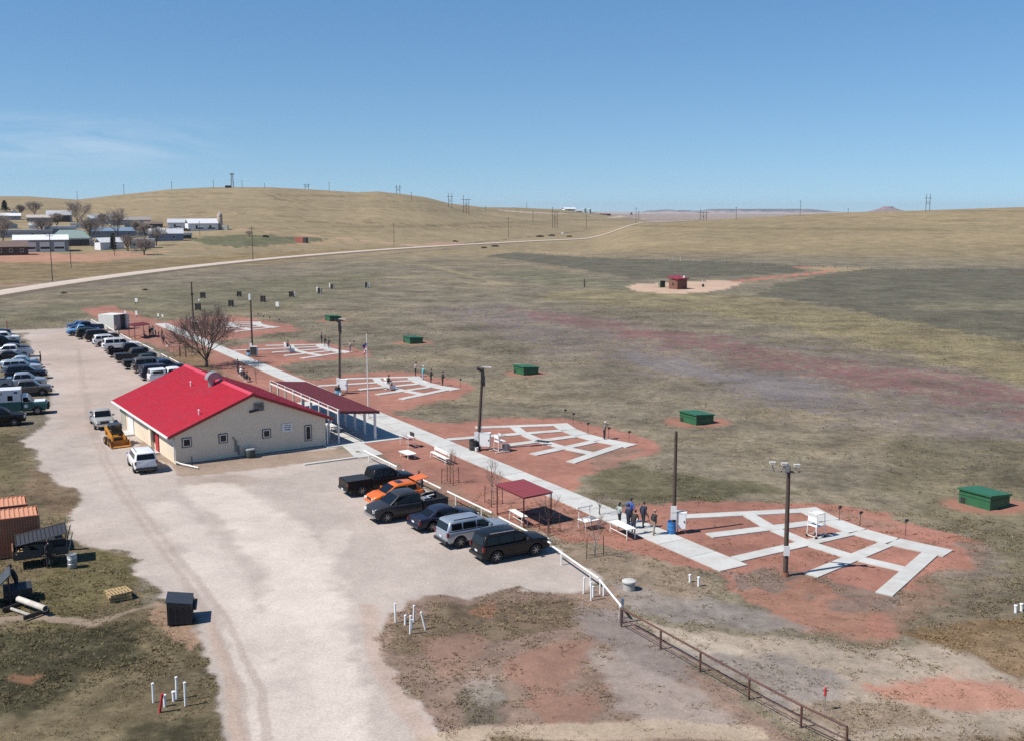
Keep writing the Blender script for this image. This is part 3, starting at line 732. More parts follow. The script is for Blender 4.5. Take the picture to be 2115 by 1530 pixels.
# air
hb = MB(); hb.bbox(-9000, 9000, -400, 20500, -40, 135)
haze_o = hb.build('haze', None); tag(haze_o, kind='stuff')
hm = bpy.data.materials.new('haze_air'); hm.use_nodes = True
ht = hm.node_tree; ht.nodes.clear()
ho = _n(ht, 'ShaderNodeOutputMaterial'); hv = _n(ht, 'ShaderNodeVolumePrincipled')
hv.inputs['Color'].default_value = (0.80, 0.90, 1.0, 1); hv.inputs['Density'].default_value = 3.2e-5; hv.inputs['Anisotropy'].default_value = 0.2
ht.links.new(hv.outputs[0], ho.inputs['Volume'])
haze_o.data.materials.append(hm)
# ---------------------------------------------------------------- walks and pads
Z1 = 0.028
def line_x(p, q, y):
    return p.x + (y - p.y) / (q.y - p.y) * (q.x - p.x)
def strip(mb, a, b, wa, wb=None, z0=-.12, z1=Z1):
    """a slab along a -> b"""
    wb = wa if wb is None else wb
    d = (b - a).normalized(); n = Vector((-d.y, d.x, 0))
    mb.prism([a + n * wa / 2, a - n * wa / 2, b - n * wb / 2, b + n * wb / 2], z0, z1)
def slabs(parent, a, b, w, step, z1=Z1, w2=None):
    L = (b - a).length; n = max(1, round(L / step))
    for i in range(n):
        p, q = a.lerp(b, (i + .006) / n), a.lerp(b, (i + .994) / n)
        ww = w if w2 is None else w + (w2 - w) * (i + .5) / n
        mb = MB(); strip(mb, p, q, ww, ww, z1=z1 + R_.uniform(-.004, .004))
        o = mb.build('slab', M_conc, parent)
def walk(name):
    o = bpy.data.objects.new(name, None); COL.objects.link(o); return tag(o, kind='structure')
sw = walk('sidewalk')
sR0, sR1 = at(1545, 1166), at(345, 668)
sL0, sL1 = at(1000, 964), at(1499, 1176)
sd = (sR1 - sR0).normalized(); sn = Vector((-sd.y, sd.x, 0))     # towards the building
SW = 2.3
a_, b_ = sR0 + sn * SW / 2, sR1 + sn * SW / 2
slabs(sw, a_, b_, SW, 3.05)
def sw_edge(P):      # foot of P on the field-side edge of the walk
    return sR0 + sd * ((P - sR0).dot(sd))

R0 = 14.6
for fi, O in enumerate(FIELDS):
    pad = walk('shooting_pad')
    pad.location = (0, 0, 0)
    zz = Z1 + .006
    st = []
    for k in range(5):
        d = Matrix.Rotation(math.radians((k - 2) * 10.75), 3, 'Z') @ (-T_)
        st.append(d)
    # firing line
    for k in range(4):
        p, q = O + st[k] * (R0 + .05), O + st[k + 1] * (R0 + .05)
        e = (q - p).normalized()
        if k == 0: p = p - e * .62
        if k == 3: q = q + e * .95
        mb = MB(); strip(mb, p + e * .02, q - e * .02, 1.75, z1=zz); mb.build('slab', M_conc, pad)
    # cross walk
    for k in range(4):
        p, q = O + st[k] * 19.6, O + st[k + 1] * 19.6
        e = (q - p).normalized()
        mb = MB(); strip(mb, p + e * .48, q - e * .48, 1.0, z1=zz - .004); mb.build('slab', M_conc, pad)
    ends = [24.4] * 5
    ext = {0: 2, 1: 1, 2: 1, 3: 1, 4: 3}[fi]
    for k in range(5):
        p0 = O + st[k] * (R0 + .95); p1 = O + st[k] * (23.6 if fi else 24.6)
        if k == ext:
            q = p1
            for _ in range(60):
                if (q - sR0).dot(sn) > -.2: break
                q = q + st[k] * .25
            p1 = q - st[k] * .1
        slabs(pad, p0, p1, 1.0, 3.0, z1=zz + .003)
    # voice microphones on stakes
    nm = {0: [(1733, 1075), (1776, 1087), (1870, 1104)], 1: [(1167, 866), (1184, 874), (1214, 895), (1257, 905), (1299, 913)], 2: [(951, 800)], 3: [(731, 718)], 4: [(533, 659), (544, 664), (557, 667), (577, 671)]}[fi]
    fnames = ['pad with the white tower', 'pad with one lone shooter', 'pad beyond the flagpole', 'fourth pad', 'pad behind the bare tree']
    ordn = ['first', 'second', 'third', 'fourth', 'fifth']
    for i, q in enumerate(nm):
        P = at(*q); gq = thing('microphone_stake', f'small microphone on stake, {ordn[i]} from the left before the {fnames[fi]}' if len(nm) > 1 else f'lone small black microphone on a thin stake before the {fnames[fi]}', 'microphone', P, AX, 'microphone stakes before the shooting pads')
        MB().cyl((0, 0, -.1), (0, 0, .95), .022, n=5).build('stake', M_rust, gq)
        MB().box((0, 0, 1.02), (.16, .12, .2)).cyl((.08, 0, 1.02), (.2, 0, 1.04), .05, .08, 6).build('microphone', M_dark, gq)

# patio beside the club house and the walk in front of it
BA = Vector((-29.45, 88.9, 0)); BTH = 0.580
U = Vector((math.cos(BTH), math.sin(BTH), 0)); W = Vector((-U.y, U.x, 0))
LW, LL, HE, HR, OE, OG = 14.1, 20.4, 2.75, 5.55, .62, .28
cR = [at(775, 907), at(754, 897), at(733, 887), at(714, 879)]
cdir = (cR[3] - cR[0]).normalized()
cstep = (cR[3] - cR[0]).length / 3
cL0 = at(700, 915)
clen = cstep * 8
patio = walk('patio')
pn = Vector((-cdir.y, cdir.x, 0))
n0 = cL0 + pn * 1.6 - cdir * 1.2
n1 = cR[0] - cdir * 1.0
edge0 = sR0 + sd * ((n1 - sR0).dot(sd)) + sn * SW
wid = (n0 - edge0).length
for i in range(7):
    p = n0.lerp(edge0, .5) + cdir * (i * 3.4 + .02); q = n0.lerp(edge0, .5) + cdir * (i * 3.4 + 3.38)
    for k in range(3):
        off = (edge0 - n0).normalized() * (wid * (k - 1) / 3)
        mb = MB(); strip(mb, p + off, q + off, wid / 3 - .02, z1=Z1 - .01); mb.build('slab', M_conc, patio)
ex = [at(792, 937), at(736, 945.5), at(705, 918), at(748, 913.5)]
MB().prism([(p.x, p.y) for p in ex], -.1, Z1 - .016).build('slab', M_conc, patio)
curb = walk('concrete_curb')
ca_, cb_ = at(627, 959), at(737, 944)
for i in range(4):
    mb = MB(); strip(mb, ca_.lerp(cb_, (i + .01) / 4), ca_.lerp(cb_, (i + .99) / 4), .42, z1=.07); mb.build('slab', M_conc, curb)

# ---------------------------------------------------------------- trap houses
trap_lab = ['nearest green trap house, by itself on bare red dirt toward the right edge', 'green trap house beyond the second pad, nearest to the lone aiming person', 'green trap house just right of the leaning light pole with lamps', 'green trap house standing just right of the flagpole', 'smallest and farthest green trap house, partly behind a light pole']
def make_trap():
    r = thing('trap_house', trap_lab[0], 'trap house', group='green trap houses')
    w, d, h0, h1 = 2.65, 2.35, .98, .78
    body = MB()
    body.side([(-d / 2, -.1), (d / 2, -.1), (d / 2, h1), (-d / 2, h0)], -w / 2, w / 2).build('wall', M_green, r)
    rf = MB(); th = .12
    rf.side([(-d / 2 - .12, h0 + .03), (d / 2 + .12, h1 + .03), (d / 2 + .12, h1 + .03 + th), (-d / 2 - .12, h0 + .03 + th)], -w / 2 - .12, w / 2 + .12).build('roof', mat('green_roof', (0.022, 0.115, 0.05), .5, .15, 2), r)
    MB().bbox(-d / 2 - .02, d / 2 + .02, -w / 2 - .025, -w / 2 - .004, .62, .68).bbox(-d / 2 - .025, -d / 2 - .004, -w / 2, w / 2, .62, .68).build('trim', mat('green_dark', (.015, .075, .035), .6), r)
    MB().bbox(d / 2, d / 2 + .02, -.9, .9, .25, .72).build('opening', M_dark, r)
    MB().bbox(-d / 2 - .05, -d / 2 - .003, w / 2 - .55, w / 2 - .2, .05, .45).build('door', M_dark, r)
    return r
trap0 = make_trap()
for i, (x, y) in enumerate(TRAPS):
    o = trap0 if i == 0 else copy_tree(trap0)
    o.location = (x, y, 0); o.rotation_euler = (0, 0, AX); o['label'] = trap_lab[i]

# ---------------------------------------------------------------- club house
def rib_wall(mb, x0, x1, ztop, y, out, pitch=.3, depth=.012, z0=0.0, mi=0):
    """ribbed sheet in the xz plane; out = +1/-1 is the side it shows"""
    n = int(round((x1 - x0) / pitch)); p = (x1 - x0) / n
    xs = []
    for i in range(n):
        a = x0 + i * p
        xs += [(a, 0), (a + p * .72, 0), (a + p * .78, depth), (a + p * .94, depth)]
    xs.append((x1, 0))
    V = []
    for (x, d) in xs:
        V += [(x, y + out * d, z0), (x, y + out * d, ztop(x))]
    F = [(2 * i, 2 * i + 2, 2 * i + 3, 2 * i + 1) if out < 0 else (2 * i, 2 * i + 1, 2 * i + 3, 2 * i + 2) for i in range(len(xs) - 1)]
    mb.add(V, F, mi)
M_siding = mat('cream_siding', (0.72, 0.61, 0.46), .6, .03, 2, var2=.2, scale2=.8, tint=(.60, .52, .41))
M_roof = mat('red_metal_roof', (0.47, 0.024, 0.042), .42, .09, 1.6, var2=.5, scale2=.35, tint=(.40, .04, .06))
M_roofd = mat('red_trim', (0.27, 0.018, 0.022), .45, .1)
house = thing('club_house', 'cream metal club house with a bright red gabled roof beside the gravel lot', 'building', BA, BTH)
w = MB()
gz = lambda x: HE + (HR - HE) * (1 - abs(x - LW / 2) / (LW / 2)) - .03
rib_wall(w, 0, LW, gz, 0, -1, LW / 48); w.build('gable_wall', M_siding, house)
w = MB(); rib_wall(w, 0, LW, gz, LL, 1, LW / 48); w.build('gable_wall', M_siding, house)
w = MB(); rib_wall(w, 0, LL, lambda x: HE - .03, 0, -1)
o = w.build('side_wall', M_siding, house)
o.rotation_euler = (0, 0, -math.pi / 2); o.location = (0, LL, 0)
w = MB(); rib_wall(w, 0, LL, lambda x: HE - .03, 0, -1)
o = w.build('side_wall', M_siding, house)
o.rotation_euler = (0, 0, math.pi / 2); o.location = (LW, 0, 0)
for sgn in (-1, 1):      # roof slopes: ribbed sheets over a thin deck
    run = LW / 2 + OE; sl = (HR - HE) / (LW / 2)
    mb = MB(); pitch = .3
    L = LL + 2 * OG; n = int(L / pitch); p = L / n
    ys = []
    for i in range(n):
        a = -OG + i * p
        ys += [(a, 0), (a + p * .74, 0), (a + p * .80, .045), (a + p * .94, .045)]
    ys.append((LL + OG, 0))
    V = []
    for (y, d) in ys:
        V += [(LW / 2 + sgn * run, y, HR - run * sl + d + .09), (LW / 2 + sgn * .02, y, HR + d + .09)]
    F = [(2 * i, 2 * i + 1, 2 * i + 3, 2 * i + 2) if sgn < 0 else (2 * i, 2 * i + 2, 2 * i + 3, 2 * i + 1) for i in range(len(ys) - 1)]
    F = [tuple(reversed(f)) for f in F]
    mb.add(V, F)
    mb.side([(LW / 2 + sgn * run, HR - run * sl + .085), (LW / 2, HR + .085), (LW / 2, HR - .02), (LW / 2 + sgn * run, HR - run * sl - .02)], -OG + .01, LL + OG - .01)
    rf = mb.build('roof', M_roof, house)
    fs = MB()
    for k in range(int(L / .6)):
        for q in (.06, .28, .5, .72):
            rr_ = run * (1 - q); fs.box((LW / 2 + sgn * rr_, -OG + .27 + k * .6, HR - rr_ * sl + .145), (.05, .05, .012))
    fs.build('fasteners', M_steel, rf, kind='stuff')
    for yy in (-OG, LL + OG):
        tb = MB(); q = -.03 if yy < 0 else .03
        tb.side([(LW / 2 + sgn * (run + .02), HR - (run + .02) * sl + .13), (LW / 2, HR + .13), (LW / 2, HR - .14), (LW / 2 + sgn * (run + .02), HR - (run + .02) * sl - .14)], yy + min(0, q), yy + max(0, q)).build('verge_trim', M_roofd, rf)
    gb = MB(); xx = LW / 2 + sgn * (run + .07)
    gb.bbox(xx - .06, xx + .06, -OG, LL + OG, HR - run * sl - .10, HR - run * sl + .05).build('gutter', M_white if sgn < 0 else M_roofd, rf)
MB().side([(LW / 2 - .3, HR - .02), (LW / 2, HR + .15), (LW / 2 + .3, HR - .02), (LW / 2 + .3, HR + .03), (LW / 2, HR + .2), (LW / 2 - .3, HR + .03)], -OG - .02, LL + OG + .02).build('ridge_cap', mat('red_ridge', (.5, .05, .07), .4, .1), house)
# soffit strip under the eave on the yard side
def window(x, z0, z1_, wd, parent):
    f = MB()
    for (a, b_, c, d) in ((x - wd / 2 - .065, x + wd / 2 + .065, z1_, z1_ + .065), (x - wd / 2 - .065, x + wd / 2 + .065, z0 - .065, z0), (x - wd / 2 - .065, x - wd / 2, z0, z1_), (x + wd / 2, x + wd / 2 + .065, z0, z1_)):
        f.bbox(a, b_, -.085, -.024, c, d)
    fo = f.build('window', M_white, parent)
    MB().bbox(x - wd / 2, x + wd / 2, -.05, -.026, z0, z1_).build('pane', M_glass, fo)
    g = MB()
    for (a, b_, c, d) in ((x - wd / 2 - .15, x + wd / 2 + .15, z1_ + .1, z1_ + .15), (x - wd / 2 - .15, x + wd / 2 + .15, z0 - .15, z0 - .1), (x - wd / 2 - .15, x - wd / 2 - .1, z0 - .1, z1_ + .1), (x + wd / 2 + .1, x + wd / 2 + .15, z0 - .1, z1_ + .1)):
        g.bbox(a, b_, -.06, -.023, c, d)
    g.build('surround', mat('brown_trim', (.05, .04, .035), .6), fo)
    MB().bbox(x - .02, x + .02, -.075, -.03, z0, z1_).build('mullion', mat('brown_trim', (.05, .04, .035), .6), fo) if wd > .7 else None
def on_gable(px, py):
    """gable coordinates of a point seen on the near gable wall"""
    a, b_, c = ray(px, py)
    n = -W
    t = (BA - Vector((0, 0, CAMH))).dot(n) / Vector((a, b_, c)).dot(n)
    P = Vector((a * t, b_ * t, CAMH + c * t))
    return (P - BA).dot(U), P.z
for (a, b_, c, d) in ((377, 394, 906, 920), (453, 468.5, 897.5, 911), (543, 557.5, 888, 901), (630.5, 642, 879.5, 907)):
    x0, zt = on_gable(a, c); x1, zb = on_gable(b_, d)
    window((x0 + x1) / 2, zb + .06, zt - .06, (x1 - x0) * .80, house)
x, z = on_gable(534, 839.5)
MB().bbox(x - .45, x + .45, -.16, -.02, z - .38, z + .38).build('vent', M_steel, house)
v = MB()
for i in range(6): v.bbox(x - .42, x + .42, -.185, -.162, z - .32 + i * .115, z - .25 + i * .115)
v.build('louvre', M_dark, house)
x2, z2 = on_gable(523, 848)
MB().cyl((x2 - .4, -.12, z2 - .05), (x2 + .45, -.12, z2 + .08), .1, n=8).build('flood_lamp', M_dark, house)
x3, z3 = on_gable(487, 922)
MB().bbox(x3 - .1, x3 + .1, -.14, -.02, .5, 1.5).cyl((x3 - .08, -.08, 1.5), (x3 - .25, -.08, 1.85), .05, n=6).bbox(x3 + .15, x3 + .3, -.12, -.02, .2, 1.0).build('gas_meter', mat('grey_paint', (.2, .2, .19), .6), house)
# sign with two lines of blue lettering
xs0, zs0 = on_gable(582, 875); xs1, zs1 = on_gable(604.5, 890)
sg = MB().bbox(xs0, xs1, -.07, -.028, zs1, zs0).build('sign_board', M_white, house)
def lettering(txt, size, loc, parent, mt, name='lettering'):
    cu = bpy.data.curves.new(name, 'FONT'); cu.body = txt; cu.size = size; cu.align_x = 'CENTER'; cu.extrude = .003
    o = bpy.data.objects.new(name, cu); COL.objects.link(o); o.parent = parent
    o.location = loc; o.rotation_euler = (math.pi / 2, 0, 0); cu.materials.append(mt); return o
M_ink = mat('blue_ink', (.02, .03, .16), .6)
cxs = (xs0 + xs1) / 2
for i, (zz, ww, hh) in enumerate(((zs0 - .16, .62, .07), (zs0 - .34, .70, .08), (zs0 - .55, .5, .13))):
    n = (9, 11, 7)[i]; sb = MB()
    for k in range(n):                       # worn strokes: the words cannot be read at this distance
        xx = cxs - ww / 2 + ww * (k + .5) / n
        sb.bbox(xx - ww / n * .38, xx + ww / n * .38, -.078, -.072, zz - hh / 2 * R_.uniform(.6, 1), zz + hh / 2 * R_.uniform(.6, 1))
    sb.build('lettering', M_ink, sg, kind='stuff')
# doors on the yard side (x = 0 wall), seen edge on
def side_box(y0, y1, z0, z1_, dp, name, mt, par=house):
    return MB().bbox(-dp, -.024, y0, y1, z0, z1_).build(name, mt, par)
dw = side_box(14.6, 16.6, 0, 2.15, .06, 'door', M_white); side_box(14.72, 15.55, .05, 2.05, .085, 'door_leaf', M_whitepl, dw); side_box(15.65, 16.48, .05, 2.05, .085, 'door_leaf', M_whitepl, dw)
dw = side_box(5.2, 6.35, 0, 2.15, .07, 'door', M_roofd); side_box(5.3, 6.25, .03, 2.05, .10, 'door_leaf', M_red, dw)
side_box(7.1, 7.9, 0, 2.2, .30, 'door_jamb', M_siding)
side_box(6.6, 7.0, .8, 2.0, .16, 'meter_box', mat('dark_box', (.06, .045, .04), .5))
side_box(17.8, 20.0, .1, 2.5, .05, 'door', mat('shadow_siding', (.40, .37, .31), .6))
MB().bbox(-1.6, -.03, 5.0, 6.7, -.05, .1).build('door_step', M_conc, house)
MB().bbox(-1.6, -.03, 14.4, 16.8, -.05, .1).build('door_step', M_conc, house)
# downpipes and splash pipes
MB().tube([(-OE - .02, -.1, HE - .36), (-.12, -.1, HE - .75), (-.12, -.1, .35), (.25, -.5, .16), (1.2, -2.6, .1)], .065, 7).build('downpipe', M_white, house)
MB().tube([(LW + OE, -.1, HE - .36), (LW + .5, -.1, HE - .6), (LW + .12, -.1, HE - .85), (LW + .12, -.1, .05)], .065, 7).build('downpipe', M_white, house)
MB().cyl((.95, -1.6, 0), (.95, -1.6, .95), .05, n=6).build('post', M_dark, house)
# roof furniture
def on_roof(px, py):
    sl = (HR - HE) / (LW / 2)
    n = (Vector((0, 0, 1)) - U * sl)
    P0 = BA + U * (LW / 2) + Vector((0, 0, HR + .1))
    d = Vector(ray(px, py)); C0 = Vector((0, 0, CAMH))
    t = (P0 - C0).dot(n) / d.dot(n)
    P = C0 + d * t - BA
    return P.dot(U), P.dot(W), P.z
x, y, z = on_roof(437, 796)
vt = MB().cyl((x, y, z - .2), (x, y, z + .75), .32, n=14).build('vent_stack', M_steel, house, smooth=True)
arc = MB(); n = 16; rr = .85; V, F = [], []
for k in range(n + 1):
    a = math.pi * (k / n) * .97
    V.append((x + .25 - rr * math.cos(a) * .9, y - .45, z + .62 + rr * math.sin(a) * .85)); V.append((x + .25 - rr * math.cos(a) * .9, y + .45, z + .62 + rr * math.sin(a) * .85))
for k in range(n): F.append((2 * k, 2 * k + 1, 2 * k + 3, 2 * k + 2))
for yy in (0, 1):
    V.append((x + .25, y - .45 + .9 * yy, z + .62)); cidx = len(V) - 1
    for k in range(n): F.append((cidx, 2 * k + yy, 2 * k + 2 + yy) if yy else (cidx, 2 * k + 2, 2 * k))
arc.add(V, F)
arc.build('vent_hood', mat('hood_metal', (.30, .28, .28), .45, .15, metal=.3), vt)
for q in ((394, 797), (411, 856)):
    x, y, z = on_roof(*q)
    MB().cyl((x, y, z - .1), (x, y, z + .42), .055, n=8).cyl((x, y, z + .42), (x, y, z + .5), .1, .03, n=8).build('vent_pipe', M_white, house)
dr = thing('utility_drum', 'dark green lidded drum by the cream gable wall under its third window', 'drum', BA + U * on_gable(511, 940)[0] - W * .75, BTH)
MB().lathe([(0, 0), (.42, 0), (.45, .1), (.45, .62), (.42, .66)], 16).build('drum_body', mat('drum_green', (.04, .055, .05), .5), dr, True)
MB().lathe([(.46, .66), (.46, .75), (.3, .8), (0, .8)], 16).build('lid', mat('lid_grey', (.28, .29, .29), .5), dr, True)

# ---------------------------------------------------------------- picnic canopy along the house
can = thing('picnic_canopy', 'long low canopy with dull red roof on white posts beside the club house', 'canopy', cL0, math.atan2(cdir.y, cdir.x) - math.pi / 2)
Mi = Matrix.Rotation(-(math.atan2(cdir.y, cdir.x) - math.pi / 2), 3, 'Z')
wR = (Mi @ (cR[0] - cL0))
cw = wR.x; zl, zr = 3.0, 2.62
for k in range(9):
    y = k * cstep
    MB().bbox(-.065, .065, y - .065, y + .065, 0, zl + .26).build('post', M_white, can)
    MB().bbox(cw - .1, cw + .1, wR.y + y - .1, wR.y + y + .1, 0, zr).build('post', M_white, can)
MB().bbox(-.04, .04, 0, clen, zl - .14, zl - .02).bbox(.1, .14, 0, clen, zl + .2, zl + .245).build('beam', M_white, can)
MB().bbox(cw - .06, cw + .06, wR.y, clen + wR.y, zr - .02, zr + .1).build('beam', M_white, can)
mb = MB(); n = 70; yy0, yy1 = -.25, clen + .25; V, F = [], []
for i in range(n):
    a = yy0 + (yy1 - yy0) * i / n; p = (yy1 - yy0) / n
    for (u_, d) in ((0, 0), (.7, 0), (.78, .035), (.92, .035)):
        V += [(.12, a + u_ * p, zl + .1 + d), (cw + .45, a + u_ * p, zr + .1 + d)]
V += [(.12, yy1, zl + .1), (cw + .45, yy1, zr + .1)]
F = [(2 * i, 2 * i + 1, 2 * i + 3, 2 * i + 2) for i in range(len(V) // 2 - 1)]
mb.add(V, F)
mb.side([(.12, zl + .09), (cw + .45, zr + .09), (cw + .45, zr - .02), (.12, zl - .02)], yy0 + .01, yy1 - .01)
M_canopy = mat('dull_red_roof', (0.19, 0.045, 0.05), .5, .12, 1.5, var2=.25, tint=(.16, .05, .06))
rf = mb.build('roof', M_canopy, can)
MB().side([(.1, zl + .16), (cw + .5, zr + .16), (cw + .5, zr - .1), (.1, zl - .1)], yy0 - .04, yy0 - .005).bbox(cw + .46, cw + .5, yy0, yy1, zr - .1, zr + .14).build('fascia', mat('fascia_red', (.10, .02, .024), .5), rf)
tb = at(590, 836)
for (q, lab) in (((652, 838), 'white round-ended picnic table glimpsed between the canopy posts'),):
    P = cL0 + cdir * (cstep * 2.1) + Vector((-pn.x, -pn.y, 0)) * 1.3
    t_ = thing('picnic_table', lab, 'table', P, BTH + math.pi / 2)
    MB().bbox(-.9, .9, -.4, .4, .70, .75).build('tabletop', M_white, t_)
    for s in (-1, 1):
        MB().bbox(-.9, .9, s * .75 - .14, s * .75 + .14, .42, .46).build('bench_seat', M_white, t_)
        MB().bbox(s * .7 - .04, s * .7 + .04, -.8, .8, .36, .42).bbox(s * .7 - .04, s * .7 + .04, -.35, -.27, 0, .7).bbox(s * .7 - .04, s * .7 + .04, .27, .35, 0, .7).build('leg', M_white, t_)

# ---------------------------------------------------------------- flagpole
P = at(761, 862)
fp = thing('flagpole', 'tall thin white flagpole with a small furled flag beside the canopy', 'flagpole', P)
H_ = hgt(P, 757, 688)
MB().cyl((0, 0, 0), (0, 0, H_), .075, .045, 8).build('pole', M_white, fp)
MB().lathe([(0, .12), (.32, .1), (.36, 0), (.36, -.1)], 12).build('footing', M_conc, fp)
MB().ell((0, 0, H_ + .06), (.1, .1, .1)).build('finial', mat('brass', (.5, .35, .1), .3, metal=.8), fp)
fl = MB(); V, F = [], []
zt = hgt(P, 757, 707); zb = hgt(P, 757, 729)
for i in range(9):
    for j in range(4):
        q = j / 3
        V.append((-.10 - .28 * q + .10 * math.sin(i * 1.3 + j), -.12 * math.sin(i * .9 + j * 1.7), zt + (zb - zt) * i / 8 - .25 * q))
for i in range(8):
    for j in range(3):
        F.append((i * 4 + j, i * 4 + j + 1, (i + 1) * 4 + j + 1, (i + 1) * 4 + j))
fl.add(V, F); fl.m = [0 if i < 9 else (1 if (i // 3) % 2 else 2) for i in range(len(F))]
flag = fl.build('flag', [M_ink, mat('flag_red', (.4, .03, .04), .8), mat('flag_white', (.7, .7, .7), .8)])
flag.location = P; tag(flag, 'small red, white and blue flag hanging limp on the white flagpole', 'flag')

# ---------------------------------------------------------------- range light poles
M_sign = mat('sign_white', (.78, .77, .74), .5, .03)
def pole(name, base, top, label, r=.15, lean=None, lamps=None, board=None, mt=None, group='wooden light poles along the shooting pads'):
    P = at(*base); Hh = hgt(P, *top)
    a, b_, c = ray(*top); k = (P.y * 1.0) / b_
    tx = a * k - P.x
    g = thing(name, label, 'light pole', P, 0, group)
    MB().cyl((0, 0, -.2), (tx, 0, Hh), r, r * .72, 10).build('pole', mt or M_wood, g, True)
    if board:
        z0, z1_ = hgt(P, base[0], board[1]), hgt(P, base[0], board[0])
        n = 2
        for i in range(n):
            za, zb = z0 + (z1_ - z0) * i / n + .02, z0 + (z1_ - z0) * (i + 1) / n - .02
            MB().bbox(-.2 + board[2], .2 + board[2], -r - .07, -r - .02, za, zb).build('sign', M_sign, g)
    return g, P, Hh, tx
g, P, Hh, tx = pole('light_pole', (1622, 1188), (1629, 964), 'thick wooden pole carrying three bright floodlights on a crossarm', .16)
MB().box((-.02, -.17, 1.62), (.36, .05, .6)).build('sign', M_sign, g)
MB().cyl((0, 0, -.05), (0, 0, .22), .22, .2, 10).build('base_collar', mat('red_base', (.25, .1, .06), .9), g)
arm = MB().box((tx - .05, .16, Hh - .3), (3.0, .1, .12), rz=-.35).build('crossarm', mat('arm_wood', (.22, .19, .15), .8), g)
for (dx, dz) in ((-1.05, .55), (-.05, .35), (1.0, .15)):
    q = (1595 if dx < -.5 else (1619 if dx < .5 else 1645), 955 if dx < -.5 else (957 if dx < .5 else 960))
    a, b_, c = ray(*q); k = P.y / b_
    lx, lz = a * k - P.x, CAMH + c * k
    fl_ = MB().box((lx, -.1, lz), (.34, .24, .12)).bbox(lx - .19, lx + .19, -.24, .04, lz + .062, lz + .085).build('floodlight', mat('lamp_case', (.50, .48, .42), .5, .12), g)
    MB().box((lx, -.232, lz - .01), (.28, .02, .09)).build('lens', mat('lamp_glass', (.45, .44, .4), .15), fl_)
    MB().cyl((lx, .0, lz - .1), (lx * .85 + tx * .15, .12, Hh - .3), .03, n=6).build('bracket', M_steel, fl_)
MB().box((tx - .14, -.1, Hh - .05), (.3, .26, .4)).cyl((tx - .3, -.12, Hh + .02), (tx - .05, -.05, Hh - .5), .05, n=6).build('junction_box', M_steel, g)

def floods(g, P, Hh, tx, flip=1):
    MB().cyl((tx - .5 * flip, -.15, Hh - .1), (tx + .1, 0, Hh - .45), .16, .1, 8).build('floodlight', M_dark, g)
    MB().box((tx + .4 * flip, -.1, Hh + .0), (1.0, .3, .1), rz=-.35).build('floodlight', mat('lamp_grey', (.42, .40, .36), .45), g)
    MB().cyl((tx, 0, Hh - .1), (tx + .6 * flip, -.1, Hh), .05, n=6).build('bracket', M_steel, g)
    MB().box((tx, -.17, Hh - .9), (.32, .3, 1.1)).box((tx + .12, -.2, Hh - 1.55), (.2, .2, .35)).build('transformer', M_dark, g)
    MB().cyl((.24, -.1, 0), (tx + .2, -.1, Hh - .8), .035, n=6).build('conduit', M_steel, g)
g, P, Hh, tx = pole('light_pole', (1391, 1099), (1396.5, 890), 'tall dark wooden pole without lamps behind the bright blue barrel', .15, board=(1042, 1071, -.05))
g, P, Hh, tx = pole('light_pole', (987, 928), (997, 758), 'leaning wooden pole with lamps beside the black barrel and the white cabinet', .17, board=(890, 910, -.12)); floods(g, P, Hh, tx)
g, P, Hh, tx = pole('light_pole', (701, 809), (701.5, 659), 'dark wooden pole with lamps standing just behind the canopy roof', .16, board=(779, 793, -.1)); floods(g, P, Hh, tx)
g, P, Hh, tx = pole('light_pole', (521.5, 733), (517.5, 621), 'dark wooden pole topped by a small white lamp beyond the bare tree', .16, board=(709, 719, -.15))
MB().box((tx - .1, -.1, Hh + .55), (.3, .3, .9)).build('lamp', M_whitepl, g)
g, P, Hh, tx = pole('light_pole', (400, 680), (395, 583), 'farthest dark wooden light pole, rising left behind the bare tree', .17, board=(656, 670, -.12))
MB().box((tx + .1, -.2, Hh - 2.2), (.4, .3, .5)).build('transformer', M_dark, g)

# cabinets, barrels and buckets at the poles
def cabinet(base, label, w=.75, d=.5, h=1.15, z0=.55, door=True, col=None):
    g = thing('control_cabinet', label, 'cabinet', at(*base), BTH * 0 - .15, 'white control cabinets at the light poles')
    b_ = MB().bbox(-w / 2, w / 2, -d / 2, d / 2, z0, z0 + h).bbox(-w / 2 - .04, w / 2 + .04, -d / 2 - .04, d / 2 + .04, z0 + h, z0 + h + .05).build('cabinet_body', M_white, g)
    dm_ = M_whitepl if door else M_dark
    dd = MB().bbox(-w / 2 + .03, w / 2 - .03, -d / 2 - .045, -d / 2 - .003, z0 + .03, z0 + h - .04).build('door', dm_, g)
    MB().bbox(w / 2 - .17, w / 2 - .1, -d / 2 - .08, -d / 2 - .047, z0 + h * .45, z0 + h * .55).build('handle', M_dark, dd)
    for sx in (-1, 1): MB().bbox(sx * (w / 2 - .06) - .035, sx * (w / 2 - .06) + .035, -.1, .1, 0, z0).build('leg', M_steel, g)
    return g
cabinet((1407, 1098), 'white control cabinet right beside the bright blue barrel', 0.62, .5, 1.1, .3)
cabinet((1002, 928), 'white control cabinet beside the black barrel and the leaning pole', 1.0, .5, 1.25, .35)
cabinet((710.5, 812), 'white control cabinet beyond the canopy roof, next to the bagged barrel', .9, .5, 1.25, .45)
cabinet((525, 737), 'control cabinet standing open and dark inside beside the pole beyond the bare tree', 1.05, .5, 1.3, .25, False)
cabinet((404.5, 683), 'control cabinet open and dark inside at the farthest pad, behind branches', 1.2, .5, 1.35, .3, False)
